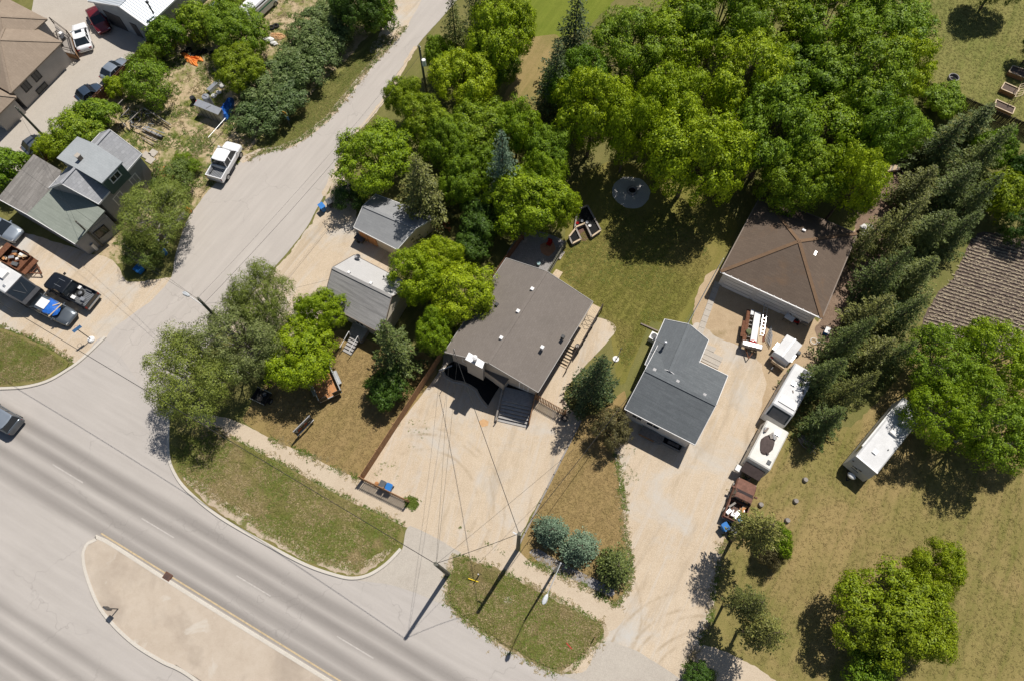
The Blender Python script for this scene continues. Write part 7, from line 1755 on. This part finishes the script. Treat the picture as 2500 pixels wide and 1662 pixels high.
row = [(2232, 300, 60), (2160, 345, 58), (2255, 370, 56), (2105, 440, 58), (2190, 440, 60), (2235, 470, 50), (2060, 530, 56), (2140, 540, 60), (2195, 545, 48), (2030, 640, 54), (2105, 640, 58), (2000, 730, 56), (2070, 735, 52), (1950, 790, 52), (2010, 820, 54), (2050, 830, 44), (1890, 872, 54), (1955, 905, 46), (1898, 972, 50), (2175, 330, 40), (1990, 560, 40)]
row.sort(key=lambda q: q[1])
for i, (x, y, rr) in enumerate(row):
    tree(['spruce_a', 'spruce_b', 'spruce_c'][i % 3], x, y, rr * 1.12, 'tall spruce beside the garage, %s in the row counted from the dark fence' % ORD[i], ['spruce', 'spruce_olive', 'spruce'][(i * 7) % 3], 7.2 + (i * 5) % 4 * .9, 'spruce_tree', 'tree', 'spruce row beside the garage', zf=.4)
tree('bush_a', 2285, 350, 46, 'bright green tree east of the spruce row, upper one', 'fresh', 5, 'leafy_tree')
tree('bush_a', 2305, 455, 54, 'yellow green round tree above the garden plot', 'yellow', 5, 'leafy_tree')
tree('bush_b', 2352, 530, 40, 'dark shrub on the right edge above the garden plot', 'dark', 4, 'shrub', 'shrub')
tree('bush_a', 2350, 405, 40, 'shaded green shrub on the right edge beside the yellow green tree', 'dark', 5, 'shrub', 'shrub')
tree('maple_c', 2392, 105, 40, 'dark shrub at the right edge of the fenced yard', 'dark', 5, 'shrub', 'shrub')
tree('maple_b', 2310, -48, 60, 'dark tree cut by the top edge above the fenced yard', 'dark', 8, 'leafy_tree')
tree('ash_a', 2170, 835, 92, 'green tree at the lower edge of the garden plot', 'fresh', 8, 'leafy_tree')
tree('ash_a', 2295, 830, 96, 'broad green tree at the right edge below the garden plot', 'bright', 8.5, 'leafy_tree')
tree('ash_b', 2160, 960, 84, 'twiggy green tree overhanging the white travel trailer', 'bright', 8, 'leafy_tree')
tree('ash_b', 2270, 985, 98, 'twiggy green tree with bare grey branches east of the travel trailer', 'fresh', 9, 'leafy_tree')
tree('maple_c', 2360, 980, 70, 'green tree at the right edge beside the twiggy tree', 'bright', 8, 'leafy_tree')
tree('maple_a', 2052, 1420, 118, 'bright yellow green maple standing alone on the right lawn', 'yellow', 8, ML)
tree('maple_c', 2110, 1440, 84, 'right half of the lone maple clump on the lawn', 'yellow', 7.5, ML)
tree('maple_b', 2148, 1312, 68, 'smaller bright maple just above the lone lawn maple', 'yellow', 7.5, ML)
tree('bush_a', 2000, 1545, 62, 'dense fresh green tree cut by the bottom edge', 'fresh', 4, 'leafy_tree')
tree('bush_a', 1612, 1560, 34, 'dark green shrub at the bottom edge beside the driveway', 'dark', 2, 'shrub', 'shrub')
tree('pine_high', 1752, 1218, 58, 'pine with bare trunk over the rusty pickup and blue bin', 'spruce_olive', 11, 'pine_tree', zf=.72)
tree('bush_a', 1790, 1248, 34, 'green shrub under the pine by the rusty pickup', 'mid', 4, 'shrub', 'shrub')
tree('bush_b', 1778, 1278, 30, 'grey brown bare shrub beside the pine', 'brown', 3, 'shrub', 'shrub')
tree('pine_high', 1732, 1388, 46, 'leaning pine with bare trunk beside the driveway, upper one', 'spruce_olive', 10.5, 'pine_tree', zf=.75)
tree('pine_high', 1768, 1455, 54, 'leaning pine with bare trunk beside the driveway, lower one', 'spruce_olive', 10, 'pine_tree', zf=.75)
# ================================================================== ground cover
def scatter(name, label, polys, count, size, z, leaf, seed, thr=-.1, ns=.45, per=6, cat='grass'):
    """short tufts of blades inside the polygons, clumped by noise; one object nobody could count"""
    r = np.random.default_rng(seed); C = []
    for poly in polys:
        gp_ = [(p.x, p.y) for p in poly]; xs = [p[0] for p in gp_]; ys = [p[1] for p in gp_]; got = 0; tries = 0
        while got < count and tries < count * 8:
            tries += 1; x, y = r.uniform(min(xs), max(xs)), r.uniform(min(ys), max(ys))
            if not inside((x, y), gp_): continue
            if mnoise.noise(Vector((x * ns, y * ns, seed))) + .5 * mnoise.noise(Vector((x * ns * 3, y * ns * 3, seed))) < thr: continue
            C.append((x, y)); got += 1
    C = np.array(C); n = len(C)
    a = r.uniform(0, 6.283, (n, per)); s = r.uniform(size[0], size[1], (n, 1)) * r.uniform(.6, 1.2, (n, per)); el = r.uniform(.08, .6, (n, per))
    d = np.stack([np.cos(a) * np.cos(el), np.sin(a) * np.cos(el), np.sin(el)], -1); sd = np.stack([-np.sin(a), np.cos(a), np.zeros_like(a)], -1)
    off = r.normal(0, .35, (n, per, 2)) * size[1]
    b = np.concatenate([C[:, None, :].repeat(per, 1) + off, np.full((n, per, 1), z)], -1)
    v = np.empty((n, per, 4, 3)); w = (s * .16)[..., None]
    v[:, :, 0] = b - sd * w; v[:, :, 1] = b + sd * w; v[:, :, 2] = b + d * s[..., None] + sd * w * .5; v[:, :, 3] = b + d * s[..., None] - sd * w * .5
    me = raw_mesh(name, v.reshape(-1, 3)); me.materials.append(leaf)
    o = bpy.data.objects.new(name, me); COL.objects.link(o); tag(o, label, cat); o['kind'] = 'stuff'
    return o
m_gr = leaf_mat('grass_green', (.16, .21, .022), (.22, .26, .04), .3); m_gd = leaf_mat('grass_dry', (.34, .27, .13), (.42, .34, .18), .3); m_gk = leaf_mat('grass_deep', (.12, .17, .02), (.17, .22, .03), .3)
B1 = Q([(410, 1000), (412, 1085), (445, 1120), (560, 1195), (700, 1285), (812, 1318), (880, 1290), (912, 1262), (920, 1214), (800, 1156), (700, 1101), (560, 1028), (490, 995)])
B2 = Q([(1052, 1285), (1042, 1330), (1040, 1385), (1082, 1425), (1165, 1482), (1270, 1535), (1305, 1530), (1376, 1470), (1380, 1445), (1260, 1376), (1150, 1320)])
B3 = Q([(-100, 730), (0, 764), (100, 803), (150, 838), (100, 870), (0, 884), (-100, 886)])
DY = Q([(300, 170), (420, 40), (560, 0), (860, 0), (640, 290), (570, 340), (485, 430), (430, 490), (330, 580), (250, 560), (350, 390), (260, 300)])
scatter('boulevard_tufts', 'green weedy grass tufts on the road verges', [B1, B2, B3], 3600, (.08, .20), .11, m_gr, 3, -.12, .22)
scatter('dry_tufts', 'dry straw coloured grass on the road verges', [B1, B2, B3], 2600, (.08, .2), .11, m_gd, 4, -.2, .3)
scatter('verge_grass', 'short mixed grass covering the road verges', [B1, B2, B3], 6000, (.08, .2), .11, m_boul, 13, -9)
scatter('yard_weeds', 'sparse green weeds over the dirt junk yard', [DY], 3800, (.10, .28), .03, m_gk, 5, .05, .4)
scatter('yard_dry_weeds', 'dry weeds over the dirt junk yard', [DY], 3000, (.10, .25), .03, m_gd, 6, .0, .6)
LF = Q([(600, 965), (660, 850), (780, 770), (870, 800), (960, 810), (995, 865), (825, 1095), (700, 1037), (620, 1000)])
LB = Q([(1290, 630), (1310, 560), (1420, 480), (1600, 500), (1640, 600), (1560, 740), (1500, 740), (1440, 860), (1410, 750)])
LD = Q([(1345, 985), (1400, 1000), (1414, 1060), (1430, 1150), (1436, 1230), (1448, 1290), (1440, 1345), (1330, 1330), (1220, 1285), (1215, 1215)])
LR = Q([(1720, 1160), (1830, 1010), (1980, 990), (2150, 800), (2350, 900), (2359, 1560), (1800, 1560), (1670, 1480), (1680, 1240)])
LY = Q([(2070, -20), (2359, -20), (2359, 290), (2115, 185)])
VL = Q([(575, 370), (640, 305), (760, 190), (880, 80), (905, 85), (848, 160), (762, 265), (690, 322), (640, 342)])
for nm, pl, ct, mm, sd, lb in (('front_lawn_grass', LF, 5000, m_lawn_front, 21, 'short dry grass on the front lawn of the cottage'), ('back_lawn_grass', LB, 9000, m_lawn_green, 22, 'short grass on the lawn behind the houses'), ('strip_lawn_grass', LD, 4000, m_lawn_front, 23, 'short dry grass between the two gravel drives'), ('right_lawn_grass', LR, 9000, m_lawn_right, 24, 'short dry grass on the large right lawn'), ('fenced_lawn_grass', LY, 6000, m_lawn_yard, 25, 'short grass on the fenced lawn'), ('verge_lawn_grass', VL, 5000, m_lawn_yard, 26, 'short grass on the side street verge')):
    scatter(nm, lb, [pl], ct, (.05, .15), .015, mm, sd, -9)
scatter('green_lawn_tufts', 'greener grass tufts scattered over the lawns', [LB, VL], 1500, (.05, .14), .02, m_gr, 7, .02, .12)
WS = [[cI(x, y) for x, y in q] for q in ([(380, 680), (760, 660), (700, 760), (560, 930), (400, 950)], [(180, 1060), (450, 1000), (420, 1200), (200, 1140)], [(490, 1340), (580, 1350), (570, 1430), (510, 1410)])]
scatter('lot_weeds', 'tiny weeds sprouting in the gravel lot', WS[:2], 45, (.03, .09), .02, m_gk, 9, .1, .9)
scatter('fence_end_weeds', 'tuft of green weeds at the lot fence end', WS[2:], 160, (.12, .3), .03, m_gk, 10, -.6)
scatter('drive_weeds', 'sparse weeds at the gravel edge of the long driveway', [[cJ(x, y) for x, y in [(560, 1080), (760, 1180), (780, 1500), (620, 1560), (580, 1300)]], [cO(x, y) for x, y in [(235, 270), (640, 500), (620, 530), (235, 300)]]], 70, (.04, .10), .02, m_gk, 11, .0, .8)

def edge_scatter(name, label, lines, per_m, width, size, z, leaf, seed):
    r = np.random.default_rng(seed); polys = []; pts = []
    for ln in lines:
        for a, b in zip(ln[:-1], ln[1:]):
            L = (b - a).length; n_ = Vector((-(b - a).y, (b - a).x, 0)).normalized()
            for k in range(int(L * per_m)):
                q = a.lerp(b, r.uniform()) + n_ * r.normal(0, width)
                if mnoise.noise(Vector((q.x * .8, q.y * .8, seed))) > -.15: pts.append((q.x, q.y))
    C = np.array(pts); n = len(C); per = 6
    a = r.uniform(0, 6.283, (n, per)); s = r.uniform(size[0], size[1], (n, 1)) * r.uniform(.6, 1.2, (n, per)); el = r.uniform(.08, .6, (n, per))
    d = np.stack([np.cos(a) * np.cos(el), np.sin(a) * np.cos(el), np.sin(el)], -1); sd = np.stack([-np.sin(a), np.cos(a), np.zeros_like(a)], -1)
    b = np.concatenate([C[:, None, :].repeat(per, 1) + r.normal(0, .35, (n, per, 2)) * size[1], np.full((n, per, 1), z)], -1)
    v = np.empty((n, per, 4, 3)); w = (s * .16)[..., None]
    v[:, :, 0] = b - sd * w; v[:, :, 1] = b + sd * w; v[:, :, 2] = b + d * s[..., None] + sd * w * .5; v[:, :, 3] = b + d * s[..., None] - sd * w * .5
    me = raw_mesh(name, v.reshape(-1, 3)); me.materials.append(leaf); o = bpy.data.objects.new(name, me); COL.objects.link(o); tag(o, label, 'grass'); o['kind'] = 'stuff'
EL = [Q([(620, 1008), (700, 1043), (828, 1104)]), Q([(480, 985), (560, 1022), (700, 1096), (800, 1151), (930, 1210)]), Q([(1050, 1280), (1150, 1312), (1260, 1367), (1391, 1441), (1384, 1472), (1310, 1539), (1270, 1544), (1162, 1489), (1078, 1431), (1032, 1390), (1033, 1330), (1047, 1277)]), Q([(1418, 1020), (1420, 1060), (1436, 1150), (1440, 1230), (1454, 1290), (1448, 1350), (1420, 1395), (1330, 1340), (1215, 1290)]), Q([(1580, 1540), (1610, 1480), (1640, 1420), (1651, 1330), (1668, 1250), (1690, 1150), (1730, 1060)]), Q([(560, 372), (600, 352), (640, 345), (690, 325), (762, 268), (848, 160), (938, 60)]), Q([(0, 752), (100, 792), (165, 833)])]
edge_scatter('edge_grass', 'ragged grass fringe along gravel and path edges', EL, 26, .16, (.06, .2), .03, m_gk, 31)
edge_scatter('edge_dry_grass', 'ragged dry grass fringe along gravel and path edges', EL, 26, .28, (.06, .18), .03, m_gd, 32)
